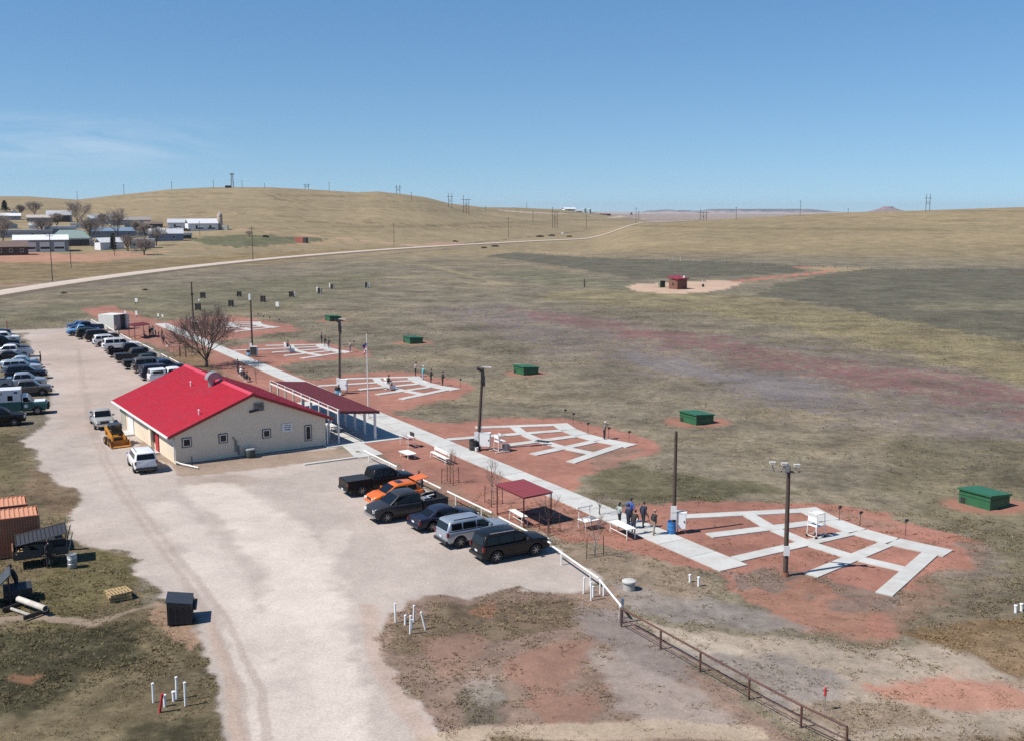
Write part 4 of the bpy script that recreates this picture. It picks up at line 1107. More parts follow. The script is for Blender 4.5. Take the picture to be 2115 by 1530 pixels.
def barrel(base, label, mt, bag=False, r=.3, h=.88):
    g = thing('barrel', label, 'barrel', at(*base), 0, 'trash barrels at the light poles')
    MB().lathe([(0, 0.02), (r * .97, 0), (r, .03), (r, h * .32), (r * 1.04, h * .34), (r, h * .37), (r, h * .65), (r * 1.04, h * .67), (r, h * .70), (r, h - .02), (r * 1.03, h), (r * .93, h), (r * .93, h - .25), (0, h - .25)], 18).build('barrel_body', mt, g, True)
    if bag:
        MB().lathe([(r * 1.06, h - .28), (r * 1.1, h - .1), (r * 1.08, h + .03), (r * .8, h + .06), (r * .5, h - .02), (0, h - .06)], 14).build('liner_bag', M_black, g, True)
    return g
barrel((1387, 1101), 'bright blue plastic barrel at the sidewalk end of the nearest pad', M_blue)
barrel((977, 929), 'black trash barrel at the foot of the leaning light pole', M_dark, r=.36, h=1.0)
barrel((697.5, 815), 'pale blue barrel with black liner, nearest to the canopy roof', mat('pale_blue', (.13, .30, .42), .5), True, .34)
barrel((514.5, 735.5), 'pale blue barrel with black liner by the pole beyond the bare tree', mat('pale_blue', (.13, .30, .42), .5), True, .36)
def bucket(base, label):
    g = thing('bucket', label, 'bucket', at(*base), 0, 'white plastic buckets by the barrels')
    MB().lathe([(0, 0), (.14, 0), (.17, .36), (.18, .36), (.15, .36), (.13, .05), (0, .05)], 12).build('pail', M_whitepl, g, True)
    MB().tube([(.17, 0, .34), (.12, -.16, .25), (-.12, -.16, .25), (-.17, 0, .34)], .008, 4).build('handle', M_steel, g)
bucket((984.5, 931), 'white plastic bucket at the foot of the leaning pole by the black barrel')
bucket((703.5, 816), 'white plastic bucket between the bagged barrel and the white cabinet beyond the canopy')

# ---------------------------------------------------------------- pipe rails
def rail_between(a, b_, label, h=.78, posts=(.12, .88), mt=None, r=.06, low=False, name='pipe_rail', group='white pipe rail sections along the lot'):
    mt = mt or M_white
    A_, B_ = at(*a, h), at(*b_, h)
    A_.z = B_.z = 0
    d = B_ - A_; L = d.length
    g = thing(name, label, 'rail', A_, math.atan2(d.y, d.x), group)
    MB().cyl((0, 0, h), (L, 0, h), r, n=8).build('rail', mt, g, True)
    for q in posts:
        MB().cyl((L * q, 0, -.1), (L * q, 0, h - r * .5), r * .85, n=8).build('post', mt, g, True)
    return g, A_, d.normalized(), L
near_r = [((752, 930), (820, 963), 'white pipe rail section beside the concrete walk, nose of the black pickup below it', (.15, .8)),
          ((832, 970), (911, 1008), 'white pipe rail section behind the open tailgate of the orange car', (.5, .9)),
          ((924, 1014), (1016, 1058), 'white pipe rail section past the tail of the grey pickup', (.2, .78)),
          ((1031, 1067), (1138, 1121), 'white pipe rail section between the red shelter and the black SUV', (.18, .8)),
          ((1142, 1128), (1237, 1194), 'white pipe rail section beyond the black SUV leading down to the thin white pipes', (.2, .83)),
          ((1238, 1196), (1284, 1252), 'last white pipe rail section meeting the rusty rail', (.04, .93))]
for a, b_, lab, ps in near_r: rail_between(a, b_, lab, posts=ps)
far_r = [((188, 660), (204, 668), 'short far white rail section before the two blue pickups', (.1, .9)), ((208, 668), (236, 683), 'far white rail section running past the open white container', (.1, .5, .9)),
         ((249, 690), (272, 702), 'far white rail section in front of the small red shelter', (.15, .9)), ((282, 705.5), (293, 710.5), 'very short white rail section at the nose of the big white SUV', (.2, .85)),
         ((295, 711.5), (317, 722), 'far white rail section before the row of black pickups', (.2, .85)), ((333, 731), (346, 737.5), 'short white rail section before the dark tonneau pickup', (.2, .85)),
         ((350, 739), (375, 752.5), 'white rail section just above the red roof corner, before the navy SUV', (.2, .85))]
for a, b_, lab, ps in far_r: rail_between(a, b_, lab, posts=ps)
# rusty double rail
pts_ = [(1284, 1256), (1365, 1300), (1447, 1345), (1548, 1400), (1656, 1456), (1750, 1500)]
fh = 1.0
V_ = [at(p[0], p[1], fh) for p in pts_]
g = thing('rusty_rail_fence', 'long rusty brown pipe fence with two rails running to the bottom edge', 'fence', (V_[0].x, V_[0].y, 0))
o0 = Vector((V_[0].x, V_[0].y, 0))
for i in range(len(V_) - 1):
    a, b_ = V_[i] - o0, V_[i + 1] - o0
    MB().cyl(a, b_, .055, n=8).build('top_rail', M_rust, g, True)
    MB().cyl(a - Vector((0, 0, .55)), b_ - Vector((0, 0, .55)), .03, n=6).build('lower_rail', M_rust, g, True)
    MB().cyl(a - Vector((0, 0, .78)), b_ - Vector((0, 0, .78)), .022, n=6).build('wire', M_rust, g, True)
for a in V_:
    q = a - o0
    MB().cyl((q.x, q.y, -.1), (q.x, q.y, fh - .03), .055, n=8).build('post', M_rust, g, True)
P = at(1285, 1285)
g = thing('gate_post', 'grey steel post topped by a box where white and rusty rails meet', 'post', P)
MB().cyl((0, 0, -.1), (0, 0, 1.2), .06, n=8).cyl((-.12, 0, -.1), (-.12, 0, .85), .05, n=8).build('post', M_steel, g)
MB().box((0, 0, 1.22), (.16, .14, .3)).build('cap_box', mat('blue_grey', (.12, .16, .22), .5), g)
# ---------------------------------------------------------------- vehicles
def paint(name, rgb, rough=.38, metal=.0, coat=.3):
    return mat('paint_' + name, rgb, rough, .06, 1.5, metal=metal, coat=coat if sum(rgb) > .2 else .12, spec=.5 if sum(rgb) > .2 else .25, var2=.25, scale2=1.2, tint=tuple(c * .8 + .015 for c in rgb))
PAINT = {
 'black': paint('black', (.007, .007, .008)), 'orange': paint('orange', (.62, .13, .012)), 'grey': paint('grey', (.042, .042, .046), metal=.3),
 'navy': paint('navy', (.016, .02, .04)), 'silver': paint('silver', (.36, .40, .45), metal=.5), 'white': paint('white', (.70, .70, .70)),
 'blue': paint('blue', (.02, .07, .22)), 'ltblue': paint('light_blue', (.10, .26, .48)), 'green': paint('dark_green', (.018, .025, .02)),
 'taupe': paint('taupe', (.10, .09, .085), metal=.3), 'maroon': paint('maroon', (.022, .014, .016)), 'dkgrey': paint('dark_grey', (.03, .03, .034)),
 'oldsilver': paint('old_silver', (.30, .30, .29), .5), 'icy': paint('icy_blue', (.40, .47, .53), metal=.3), 'dkblue': paint('dark_blue', (.015, .03, .075))}
M_trim = mat('black_trim', (.02, .02, .021), .6, .1)
M_chrome = mat('chrome', (.55, .55, .56), .22, .1, metal=.9)
M_tail = mat('red_lamp', (.16, .012, .014), .25, .05)
M_head = mat('clear_lamp', (.62, .62, .60), .15, .05)
M_plate = mat('number_plate', (.55, .57, .6), .5)
M_rim = mat('alloy_rim', (.32, .32, .33), .4, .1, metal=.7)

def offset_poly(poly, e):
    n = len(poly); out = []
    ar = sum(poly[i][0] * poly[(i + 1) % n][1] - poly[(i + 1) % n][0] * poly[i][1] for i in range(n))
    s = 1 if ar > 0 else -1
    for i in range(n):
        a, b_, c = Vector(poly[i - 1]), Vector(poly[i]), Vector(poly[(i + 1) % n])
        d1, d2 = (b_ - a).normalized(), (c - b_).normalized()
        n1, n2 = Vector((-d1.y, d1.x)) * s, Vector((-d2.y, d2.x)) * s
        m = (n1 + n2)
        if m.length < .2: m = n1
        m = m.normalized()
        k = e / max(.5, m.dot(n1))
        out.append((b_.x + m.x * k, b_.y + m.y * k))
    return out
def shell(mb, poly, half, edge=.09, mi=0, fn=None):
    """side outline given width, with rounded shoulders; fn bends the points"""
    n = len(poly)
    rg = [(offset_poly(poly, edge * (1 - math.cos(a))), half - edge * (1 - math.sin(a))) for a in (0, .52, 1.05, 1.57)]
    rings = [(p, -y) for p, y in reversed(rg)] + rg
    V = []
    for pl, y in rings:
        for p in pl:
            q = Vector((p[0], y, p[1]))
            V.append(fn(q) if fn else q)
    ar = sum(poly[i][0] * poly[(i + 1) % n][1] - poly[(i + 1) % n][0] * poly[i][1] for i in range(n))
    F = []
    for k in range(len(rings) - 1):
        for i in range(n):
            j = (i + 1) % n
            f = (k * n + i, k * n + j, (k + 1) * n + j, (k + 1) * n + i)
            F.append(f if ar < 0 else tuple(reversed(f)))
    c0 = tuple(range(n)); c1 = tuple(range((len(rings) - 1) * n, len(rings) * n))
    F.append(c0 if ar > 0 else tuple(reversed(c0))); F.append(tuple(reversed(c1)) if ar > 0 else c1)
    mb.add(V, F, mi)
def arch(cx, r, z0, n=9):
    """points of a wheel arch from rear to front along the sill"""
    out = []
    a0 = math.asin(max(-1, min(1, (z0 - .34) / r)))
    for i in range(n):
        a = math.pi - a0 - (math.pi - 2 * a0) * i / (n - 1)
        out.append((cx + r * math.cos(a), .34 + r * math.sin(a)))
    return out
_wheel = {}
def wheel_mesh(R, style):
    key = (R, style)
    if key in _wheel: return _wheel[key]
    w = .12
    ty = MB().lathe([(R * .62, -w), (R * .9, -w), (R, -w * .6), (R, w * .6), (R * .9, w), (R * .62, w)], 20, axis='Y')
    rm = MB().lathe([(R * .62, w * .98), (R * .58, w * .6), (0, w * .55)], 20, axis='Y').lathe([(0, -w * .55), (R * .58, -w * .6), (R * .62, -w * .98)], 20, axis='Y')
    sp = MB()
    for k in range(6 if style != 'steel' else 8):
        a = 2 * math.pi * k / (6 if style != 'steel' else 8)
        for s in (-1, 1):
            c = Vector((math.cos(a) * R * .34, s * w * .78, math.sin(a) * R * .34))
            sp.box(c, (R * .5, .03, R * .13), M=Matrix.Rotation(-a, 3, 'Y'))
    sp.lathe([(R * .16, -w * .9), (R * .16, w * .9), (0, w * .9)], 10, axis='Y').lathe([(0, -w * .9), (R * .16, -w * .9)], 10, axis='Y')
    out = []
    for nm, b_, mts in (('tyre', ty, [M_black]), ('rim', rm, [M_trim if style != 'steel' else M_rim]), ('spokes', sp, [M_rim])):
        me_ = b_.mesh(nm)
        for x in mts: me_.materials.append(x)
        me_.polygons.foreach_set('use_smooth', [True] * len(me_.polygons))
        try: me_.set_sharp_from_angle(angle=math.radians(35))
        except Exception: pass
        out.append((nm, me_))
    _wheel[key] = out
    return out
SPEC = {
 # L, W, wheelbase, rear overhang, wheel R, sill, belt, hood, roof, [cab: rear foot, rear top, front top, front foot], bed
 'crew_pickup': dict(L=5.85, W=2.0, wb=3.68, ro=1.18, R=.41, sill=.42, belt=1.22, hood=1.20, nose=1.08, roof=1.92, cab=(-.95, -.72, .82, 1.62), bed=True, side=[(-.80, -.02), (.06, .95)], cabw=.86),
 'old_pickup': dict(L=5.4, W=1.95, wb=3.35, ro=1.15, R=.37, sill=.40, belt=1.08, hood=1.10, nose=1.02, roof=1.78, cab=(-.55, -.42, .55, 1.12), bed=True, side=[(-.38, .74)], cabw=.86),
 'suv': dict(L=4.9, W=1.94, wb=2.85, ro=1.0, R=.40, sill=.36, belt=1.17, hood=1.15, nose=1.04, roof=1.83, cab=(-2.40, -2.16, .30, 1.20), bed=False, side=[(-2.05, -1.30), (-1.20, -.24), (-.14, .62)], cabw=.87),
 'big_suv': dict(L=5.5, W=2.02, wb=3.25, ro=1.15, R=.41, sill=.40, belt=1.18, hood=1.16, nose=1.05, roof=1.92, cab=(-2.62, -2.42, .38, 1.25), bed=False, side=[(-2.36, -1.22), (-1.10, -.28), (-.18, .72)], cabw=.87),
 'hatchback': dict(L=4.3, W=1.8, wb=2.6, ro=.80, R=.33, sill=.30, belt=.92, hood=.92, nose=.76, roof=1.52, cab=(-1.98, -1.45, .22, 1.22), bed=False, side=[(-1.45, -.70), (-.60, .52)], cabw=.82),
 'sedan': dict(L=4.85, W=1.84, wb=2.8, ro=1.05, R=.33, sill=.29, belt=.93, hood=.92, nose=.78, roof=1.45, cab=(-1.72, -.95, .32, 1.28), bed=False, side=[(-1.05, -.38), (-.28, .60)], cabw=.80, deck=.98),
}
def make_vehicle(kind, color, name, label, cat, group=None, style='alloy', opts=()):
    s = SPEC[kind]; P = PAINT[color]
    L, W, wb, R = s['L'], s['W'], s['wb'], s['R']
    xr = -wb / 2 - s['ro']; xf = xr + L
    sill, belt, hood, nose, roof = s['sill'], s['belt'], s['hood'], s['nose'], s['roof']
    c0, c1, c2, c3 = s['cab']
    g = thing(name, label, cat, group=group)
    ar = R + .09
    hw = W / 2
    def bend(q):
        y = q.y; k = 1.0
        e = max(0, (q.x - (xf - .9)) / .9); k *= 1 - .16 * e * e
        e = max(0, ((xr + .7) - q.x) / .7); k *= 1 - .08 * e * e
        e = max(0, (q.z - (belt - .18)) / .25); k *= 1 - .025 * min(e, 1.2)
        e = max(0, (sill + .25 - q.z) / .25); k *= 1 - .05 * min(e, 1)
        e = max(0, (q.z - (sill + .45)) / .6); k *= 1 - .02 * e * e
        e = max(0, (q.x - (xf - .35)) / .35); k *= 1 - .06 * e * e
        return Vector((q.x, y * k, q.z))
    deck = s.get('deck', belt)
    front_hood = [(c3 - .06, belt + .02), (c3 + .25, hood + .02), (xf - .55, hood - .04), (xf - .12, nose), (xf - .02, nose - .16), (xf, nose - .45), (xf - .05, sill + .06), (xf - .18, sill - .04)]
    bot_f = list(reversed(arch(wb / 2, ar, sill)))
    bot_r = list(reversed(arch(-wb / 2, ar, sill)))
    if s['bed']:
        split = c0 - .02
        poly = [(split, belt)] + [(c0 + .3, belt + .01)] + front_hood + bot_f + [(split, sill)]
        b_ = MB(); shell(b_, poly, hw, .13, 0, bend)
        body = b_.build('body', P, g, True)
        bd = MB(); bt = belt - .01; x1 = split - .05
        for sg in (-1, 1):
            sp = [(xr + .03, bt), (x1, bt), (x1, sill + .03)] + bot_r + [(xr + .06, sill + .08), (xr, sill + .2)]
            bd.side(sp, sg * hw * .985 - (.09 if sg > 0 else 0), sg * hw * .985 + (.09 if sg < 0 else 0))
        bd.bbox(xr + .1, x1, -hw * .9, hw * .9, bt - .54, bt - .48)
        bd.bbox(x1 - .06, x1, -hw * .9, hw * .9, bt - .5, bt)
        bedo = bd.build('bed', P, g)
        MB().bbox(xr - .01, xr + .07, -hw * .86, hw * .86, bt - .54, bt + .01).build('tailgate', P, g)
        ln = MB().bbox(xr + .12, x1 - .08, -hw * .80, hw * .80, bt - .478, bt - .46)
        for sg in (-1, 1): ln.bbox(-wb / 2 - .5, -wb / 2 + .5, sg * hw * .78 - .12, sg * hw * .78 + .12, bt - .46, bt - .22)
        ln.build('bed_liner', M_trim, bedo)
        if 'cover' in opts:
            MB().bbox(xr + .05, x1, -hw * .9, hw * .9, bt + .005, bt + .06).build('bed_cover', mat('vinyl_cover', (.022, .022, .024), .55, .1), g)
        if 'cap' in opts:
            cp = MB(); shell(cp, [(xr + .05, bt + .01), (xr + .18, roof - .08), (x1, roof - .05), (x1, bt + .01)], hw * .93, .08); cpo = cp.build('bed_cap', P, g, True)
            for sg in (-1, 1): MB().bbox(xr + .45, x1 - .3, sg * hw * .932 - .006, sg * hw * .932 + .006, bt + .15, roof - .2).build('window', M_glass, g)
            MB().box((xr + .105, 0, (bt + roof) / 2 - .02), (.012, hw * 1.4, roof - bt - .28), M=Matrix.Rotation(.19, 3, 'Y')).build('rear_window', M_glass, g)
        if 'toolbox' in opts:
            MB().bbox(x1 - .62, x1 - .08, -hw * .92, hw * .92, bt + .0, bt + .16).build('toolbox', M_chrome, g)
        if 'load' in opts:
            MB().lathe([(.3, -.12), (.42, -.12), (.44, 0), (.42, .12), (.3, .12)], 14, axis='Z', c=(x1 - .9, -.1, bt - .28)).build('spare_tyre', M_black, g, True)
            MB().cyl((x1 - .35, -.75, bt - .3), (x1 - 1.2, .3, bt + .18), .06).cyl((x1 - .5, -.5, bt + .02), (x1 - .45, .2, bt + .35), .05).box((x1 - .6, .1, bt - .2), (.5, .6, .4)).build('load_frame', mat('galvanised', (.4, .4, .4), .4, metal=.5), g)
    else:
        tail = [(xr + .04, sill - .02), (xr, sill + .15), (xr + .02, belt - .28), (xr + .06, deck - .06), (xr + .16, deck)]
        poly = tail + [(c0 + .2, deck if kind == 'sedan' else belt), (c0 + .6, belt)] + front_hood + bot_f + bot_r
        b_ = MB(); shell(b_, poly, hw, .13, 0, bend)
        body = b_.build('body', P, g, True)
    # cab: a narrower shell with sloping sides
    cw_ = s['cabw'] * hw
    def bend2(q):
        t_ = max(0, (q.z - belt) / (roof - belt))
        k = (cw_ * 1.10 / hw) * (1 - .155 * t_)
        e = max(0, (q.x - c2) / max(.1, c3 - c2)); k *= 1 - .06 * e
        e = max(0, (c1 + .25 - q.x) / .6); k *= 1 - (.05 if not s['bed'] else .02) * e
        return Vector((q.x, q.y * k, q.z))
    rd_ = 0
    cabp = [(c0, belt - .05), (c0 * .45 + c1 * .55, belt - .05 + (roof - .04 - belt) * .55), (c1, roof - .09 - rd_ * .4), (c1 + .10, roof - .045 - rd_ * .3), (c1 + .28, roof - .01), ((c1 + c2) / 2, roof + .025), (c2 - .25, roof + .0), (c2 - .06, roof - .035), (c2 + .06, roof - .085), (c3, belt - .02), (c3, belt - .05)]
    cb = MB(); shell(cb, cabp, hw, .15, 0, bend2)
    cab = cb.build('cab' if s['bed'] else 'roof', P, g, True)
    def yk(x, z): return abs(bend2(Vector((x, hw, z))).y)
    zl_, zh = belt + .07, roof - .155
    def xfront(z): return c2 + .06 + (c3 - c2 - .06) * (1 - (z - belt) / (roof - .07 - belt))
    def xrear(z): return c0 + (c1 - c0) * (z - belt + .05) / (roof - .07 - belt + .05)
    for sg in (-1, 1):
        for i, (a, e) in enumerate(s['side']):
            a0, a1 = max(a, xrear(zl_) + .12), max(a, xrear(zh) + .14)
            e0, e1 = (min(e + .62, xfront(zl_) - .16), min(e + .2, xfront(zh) - .12)) if i == len(s['side']) - 1 else (e, e)
            V = []
            for (x, z) in ((a0, zl_), (e0, zl_), (e1, zh), (a1, zh)):
                V.append((x, sg * (yk(x, z) + .004), z))
            V += [(v[0], v[1] - sg * .02, v[2]) for v in V]
            F = [(0, 1, 2, 3), (7, 6, 5, 4), (0, 4, 5, 1), (1, 5, 6, 2), (2, 6, 7, 3), (3, 7, 4, 0)]
            if sg > 0: F = [tuple(reversed(f)) for f in F]
            MB().add(V, F).build('window', M_glass, g)
    def slanted(xfn, off, z0, z1_, name, inset):
        V = []
        for z in (z0, z1_):
            for sg in (-1, 1):
                x = xfn(z) + off
                V.append((x, sg * (yk(xfn(z), z) - inset), z))
        V = [V[0], V[1], V[3], V[2]]
        V += [(v[0] - (.02 if off > 0 else -.02), v[1], v[2]) for v in V]
        F = [(0, 1, 2, 3), (7, 6, 5, 4), (0, 4, 5, 1), (1, 5, 6, 2), (2, 6, 7, 3), (3, 7, 4, 0)]
        if off < 0: F = [tuple(reversed(f)) for f in F]
        return MB().add(V, F).build(name, M_glass, g)
    slanted(xfront, .012, belt + .05, roof - .12, 'windshield', .10)
    if 'open_tail' not in opts:
        slanted(xrear, -.022, belt + (.06 if not s['bed'] else .1), roof - .16, 'rear_window', .13)
    else:
        MB().bbox(xr - .005, xr + .3, -hw * .72, hw * .72, sill + .25, belt - .04).build('boot_opening', M_dark, g)
        V = []
        hx, hzz = c1 - .02, roof - .03
        M_ = Matrix.Rotation(math.radians(8), 3, 'Y')
        tg = MB()
        tg.box((hx - .5, 0, hzz + .17), (1.08, hw * 1.45, .05), M=M_)
        to = tg.build('tailgate', P, g)
        MB().box((hx - .52, 0, hzz + .145), (.62, hw * 1.15, .02), M=M_).build('rear_window', M_glass, to)
        MB().box((hx - .96, 0, hzz + .20), (.2, hw * 1.1, .08), M=M_).build('tail_lamp', M_tail, to)
        for sg in (-1, 1): MB().cyl((hx - .1, sg * hw * .66, roof - .35), (hx - .6, sg * hw * .62, hzz + .14), .018, n=5).build('strut', M_dark, to)
    # lights, bumpers, grille, mirrors, plates, handles
    yf = hw * .80
    for sg in (-1, 1):
        MB().box((xf - .05, sg * (yf - .16), nose - .20), (.16, .34, .19), rz=-sg * .35).build('headlight', M_head, g)
        tall = .28 if kind in ('suv', 'big_suv') else .22
        MB().bbox(xr - .012, xr + .14, sg * hw * .90 - .08, sg * hw * .90 + .045, belt - .34, belt - .34 + tall).build('taillight', M_tail, g)
        mz = belt + .12
        MB().box((xfront(mz) - .28, sg * (yk(0, mz) + .17), mz), (.14, .22, .17)).build('mirror', P if 'trim' not in opts else M_trim, g)
    hb_ = MB()
    for sg in (-1, 1):
        for (a, e) in s['side']:
            hb_.bbox(a + .06, a + .22, sg * hw * .985 - .012, sg * hw * .985 + .03, belt - .17, belt - .13)
    chrome = s['bed'] or kind == 'big_suv'
    MB().bbox(xf - .12, xf + .03, -yf + .38, yf - .38, nose - .34, nose - .10).build('grille', M_trim, g)
    bc = M_chrome if (chrome and 'dark_bumper' not in opts) else (M_trim if kind in ('suv',) or 'dark_bumper' in opts else P)
    fb = MB(); fb.bbox(xf - .25, xf + .07, -yf, yf, sill + .0, sill + .22); fb.build('bumper', bc, g)
    rb = MB(); rb.bbox(xr - .09, xr + .15, -hw * .9, hw * .9, sill + .02, sill + .20); rb.build('bumper', bc, g)
    MB().bbox(xr - .105 if s['bed'] else xr - .03, xr - .091 if s['bed'] else xr - .012, -.17, .17, sill + (.05 if s['bed'] else .32), sill + (.18 if s['bed'] else .45)).build('number_plate', M_plate, g)
    if kind in ('suv', 'big_suv') or 'rack' in opts:
        rk = MB()
        for sg in (-1, 1):
            MB().bbox(c1 + .35, c2 - .35, sg * cw_ * .80 - .02, sg * cw_ * .80 + .02, roof + .03, roof + .07).build('roof_rail', M_trim if color in ('silver', 'white') else M_chrome, g)
    if 'sunroof' in opts:
        MB().bbox(c2 - .85, c2 - .25, -.42, .42, roof - .005, roof + .022).build('sunroof', M_glass, g)
    if 'lightbar' in opts:
        MB().bbox(c2 - .5, c2 - .35, -.45, .45, roof + .02, roof + .1).build('lightbar', M_trim, g)
    # wheels
    wm = wheel_mesh(R, style)
    for fx in (-1, 1):
        for sg in (-1, 1):
            we = bpy.data.objects.new('wheel', wm[0][1]); COL.objects.link(we); we.parent = g
            we.location = (fx * wb / 2, sg * (hw - .14), R)
            for nm, me_ in wm[1:]:
                o_ = bpy.data.objects.new(nm, me_); COL.objects.link(o_); o_.parent = we
    MB().bbox(xr + .35, xf - .4, -hw * .72, hw * .72, .24, sill + .12).build('chassis', M_trim, g)
    return g
def put(g, kind, px, corner, heading):
    """stand a vehicle so that one wheel (rear/front, left/right) touches the ground at px"""
    s = SPEC[kind]
    lx = -s['wb'] / 2 if corner[0] == 'r' else s['wb'] / 2
    ly = s['W'] / 2 - .1 if corner[1] == 'l' else -s['W'] / 2 + .1
    P = at(*px)
    c, s_ = math.cos(heading), math.sin(heading)
    g.location = (P.x - (lx * c - ly * s_), P.y - (lx * s_ + ly * c), 0)
    g.rotation_euler = (0, 0, heading)
    return g
H30 = math.radians(31)
GR1 = 'vehicles parked at the pipe rail below the club house'
def veh(kind, color, label, cat, px, corner, hd, group=None, style='alloy', opts=(), name=None):
    name = name or {'crew_pickup': 'pickup_truck', 'old_pickup': 'pickup_truck', 'suv': 'suv_car', 'big_suv': 'suv_car', 'hatchback': 'hatchback_car', 'sedan': 'sedan_car'}[kind]
    return put(make_vehicle(kind, color, name, label, cat, group, style, opts), kind, px, corner, math.radians(hd))
veh('crew_pickup', 'black', 'black pickup with black bed cover, the one parked nearest to the club house gable', 'pickup', (748, 1023), 'rr', 31, GR1, 'dark', ('cover', 'trim', 'dark_bumper'))
veh('hatchback', 'orange', 'bright orange hatchback with its tailgate raised', 'car', (776, 1035), 'fr', 31 + 180, GR1, 'dark', ('open_tail', 'sunroof'))
veh('crew_pickup', 'grey', 'dark grey pickup facing the lot with metal gear in its open bed', 'pickup', (800, 1079), 'fl', 31 + 180, GR1, 'alloy', ('load',))
veh('sedan', 'navy', 'dark navy sedan between the grey pickup and the silver SUV', 'car', (893, 1096), 'rr', 33, GR1)
veh('suv', 'silver', 'silver SUV with black roof rails parked beside the black SUV', 'SUV', (951, 1130), 'rr', 31, GR1)
veh('suv', 'black', 'black SUV at the end of the row closest to the thin white pipes', 'SUV', (1026, 1161), 'rr', 29, GR1, 'alloy', ('trim',))
# by the club house
veh('suv', 'white', 'white SUV parked alone with its back to us beside the red house door', 'SUV', (277, 975), 'rl', 118, None)
veh('old_pickup', 'oldsilver', 'old silver pickup with black grille standing behind the yellow skid steer', 'pickup', (196, 886), 'fr', 118 + 180, None, 'steel', ('toolbox',))
# far rail row
GR2 = 'vehicles parked along the far pipe rail'
def row2(kind, color, label, cat, px, corner='rr', hd=30, opts=(), style='alloy'):
    return veh(kind, color, label, cat, px, corner, hd, GR2, style, opts)
row2('sedan', 'blue', 'blue car, the farthest one in the rail row', 'car', (153, 681))
row2('crew_pickup', 'dkblue', 'dark blue pickup between the farthest blue car and the light blue pickup', 'pickup', (157, 688), 'fl', 210)
row2('old_pickup', 'ltblue', 'light blue pickup in the far rail row, hood toward the lot', 'pickup', (150, 694), 'fl', 210)
row2('suv', 'green', 'dark green SUV right behind the light blue pickup in the rail row', 'SUV', (172, 701))
row2('big_suv', 'maroon', 'large near-black SUV between the dark green SUV and the first white SUV', 'SUV', (191, 706))
row2('suv', 'white', 'smaller white SUV partly hidden behind the big white one', 'SUV', (208, 716))
row2('big_suv', 'white', 'big long white SUV in the middle of the far rail row', 'SUV', (229.5, 725))
row2('crew_pickup', 'black', 'black pickup right next to the big white SUV in the rail row', 'pickup', (242, 738), opts=('dark_bumper',))
row2('crew_pickup', 'dkgrey', 'dark grey pickup between two black pickups in the rail row', 'pickup', (257, 749), opts=('cover',))
row2('crew_pickup', 'green', 'dark pickup with bright tailgate corners beside the silver-tailed SUV', 'pickup', (275, 763), opts=('cover',))
row2('big_suv', 'taupe', 'dark SUV with a pale back end in the far rail row', 'SUV', (294, 770))
row2('crew_pickup', 'dkblue', 'dark blue pickup cab showing behind the navy SUV near the red roof', 'pickup', (310, 775), opts=('cover',))
row2('big_suv', 'navy', 'navy SUV at the near end of the rail row, red lamps over the roof edge', 'SUV', (311, 785))
row2('crew_pickup', 'white', 'white pickup peeking over the red roof at the end of the rail row', 'pickup', (330, 793), opts=('cap',))
# outer row at the grass
GR3 = 'vehicles parked along the grass edge of the lot'
def row3(kind, color, label, cat, px, corner='fr', hd=22, opts=(), style='alloy'):
    return veh(kind, color, label, cat, px, corner, hd, GR3, style, opts)
row3('crew_pickup', 'black', 'dark pickup nearest in the grass row, cut by the picture edge', 'pickup', (30, 879), 'fr', 22, ('dark_bumper',))
row3('crew_pickup', 'taupe', 'taupe grey pickup parked beside the white and green ambulance', 'pickup', (88, 817), opts=('dark_bumper',))
row3('crew_pickup', 'silver', 'silver pickup with a bed box parked behind the taupe pickup', 'pickup', (78, 801), opts=('toolbox',))
row3('suv', 'navy', 'low dark car whose tail sticks out beside the silver pickup', 'car', (78, 783))
row3('suv', 'icy', 'pale blue-white SUV behind the low dark car in the grass row', 'SUV', (68, 771))
row3('sedan', 'dkblue', 'dark blue car between the pale SUV and the silver sedan', 'car', (68, 761))
row3('sedan', 'icy', 'silver-white sedan with dark glass near the standing man', 'car', (62, 753), 'rr', 202)
row3('sedan', 'dkgrey', 'dark grey car beside the white pickup in the grass row', 'car', (42, 745))
row3('crew_pickup', 'white', 'white pickup turned with its bed toward the lot in the grass row', 'pickup', (50, 738), 'rl', 202)
row3('sedan', 'navy', 'dark navy car behind the white pickup in the grass row', 'car', (48, 728))
row3('big_suv', 'black', 'tall black van-like SUV in the far part of the grass row', 'SUV', (26, 718))
row3('crew_pickup', 'white', 'white pickup showing its hood behind the tall black SUV', 'pickup', (28, 709))
row3('sedan', 'black', 'black car, second from the far end of the grass row', 'car', (18, 701))
row3('big_suv', 'navy', 'dark SUV at the far end of the grass row by the orange post', 'SUV', (8, 695))

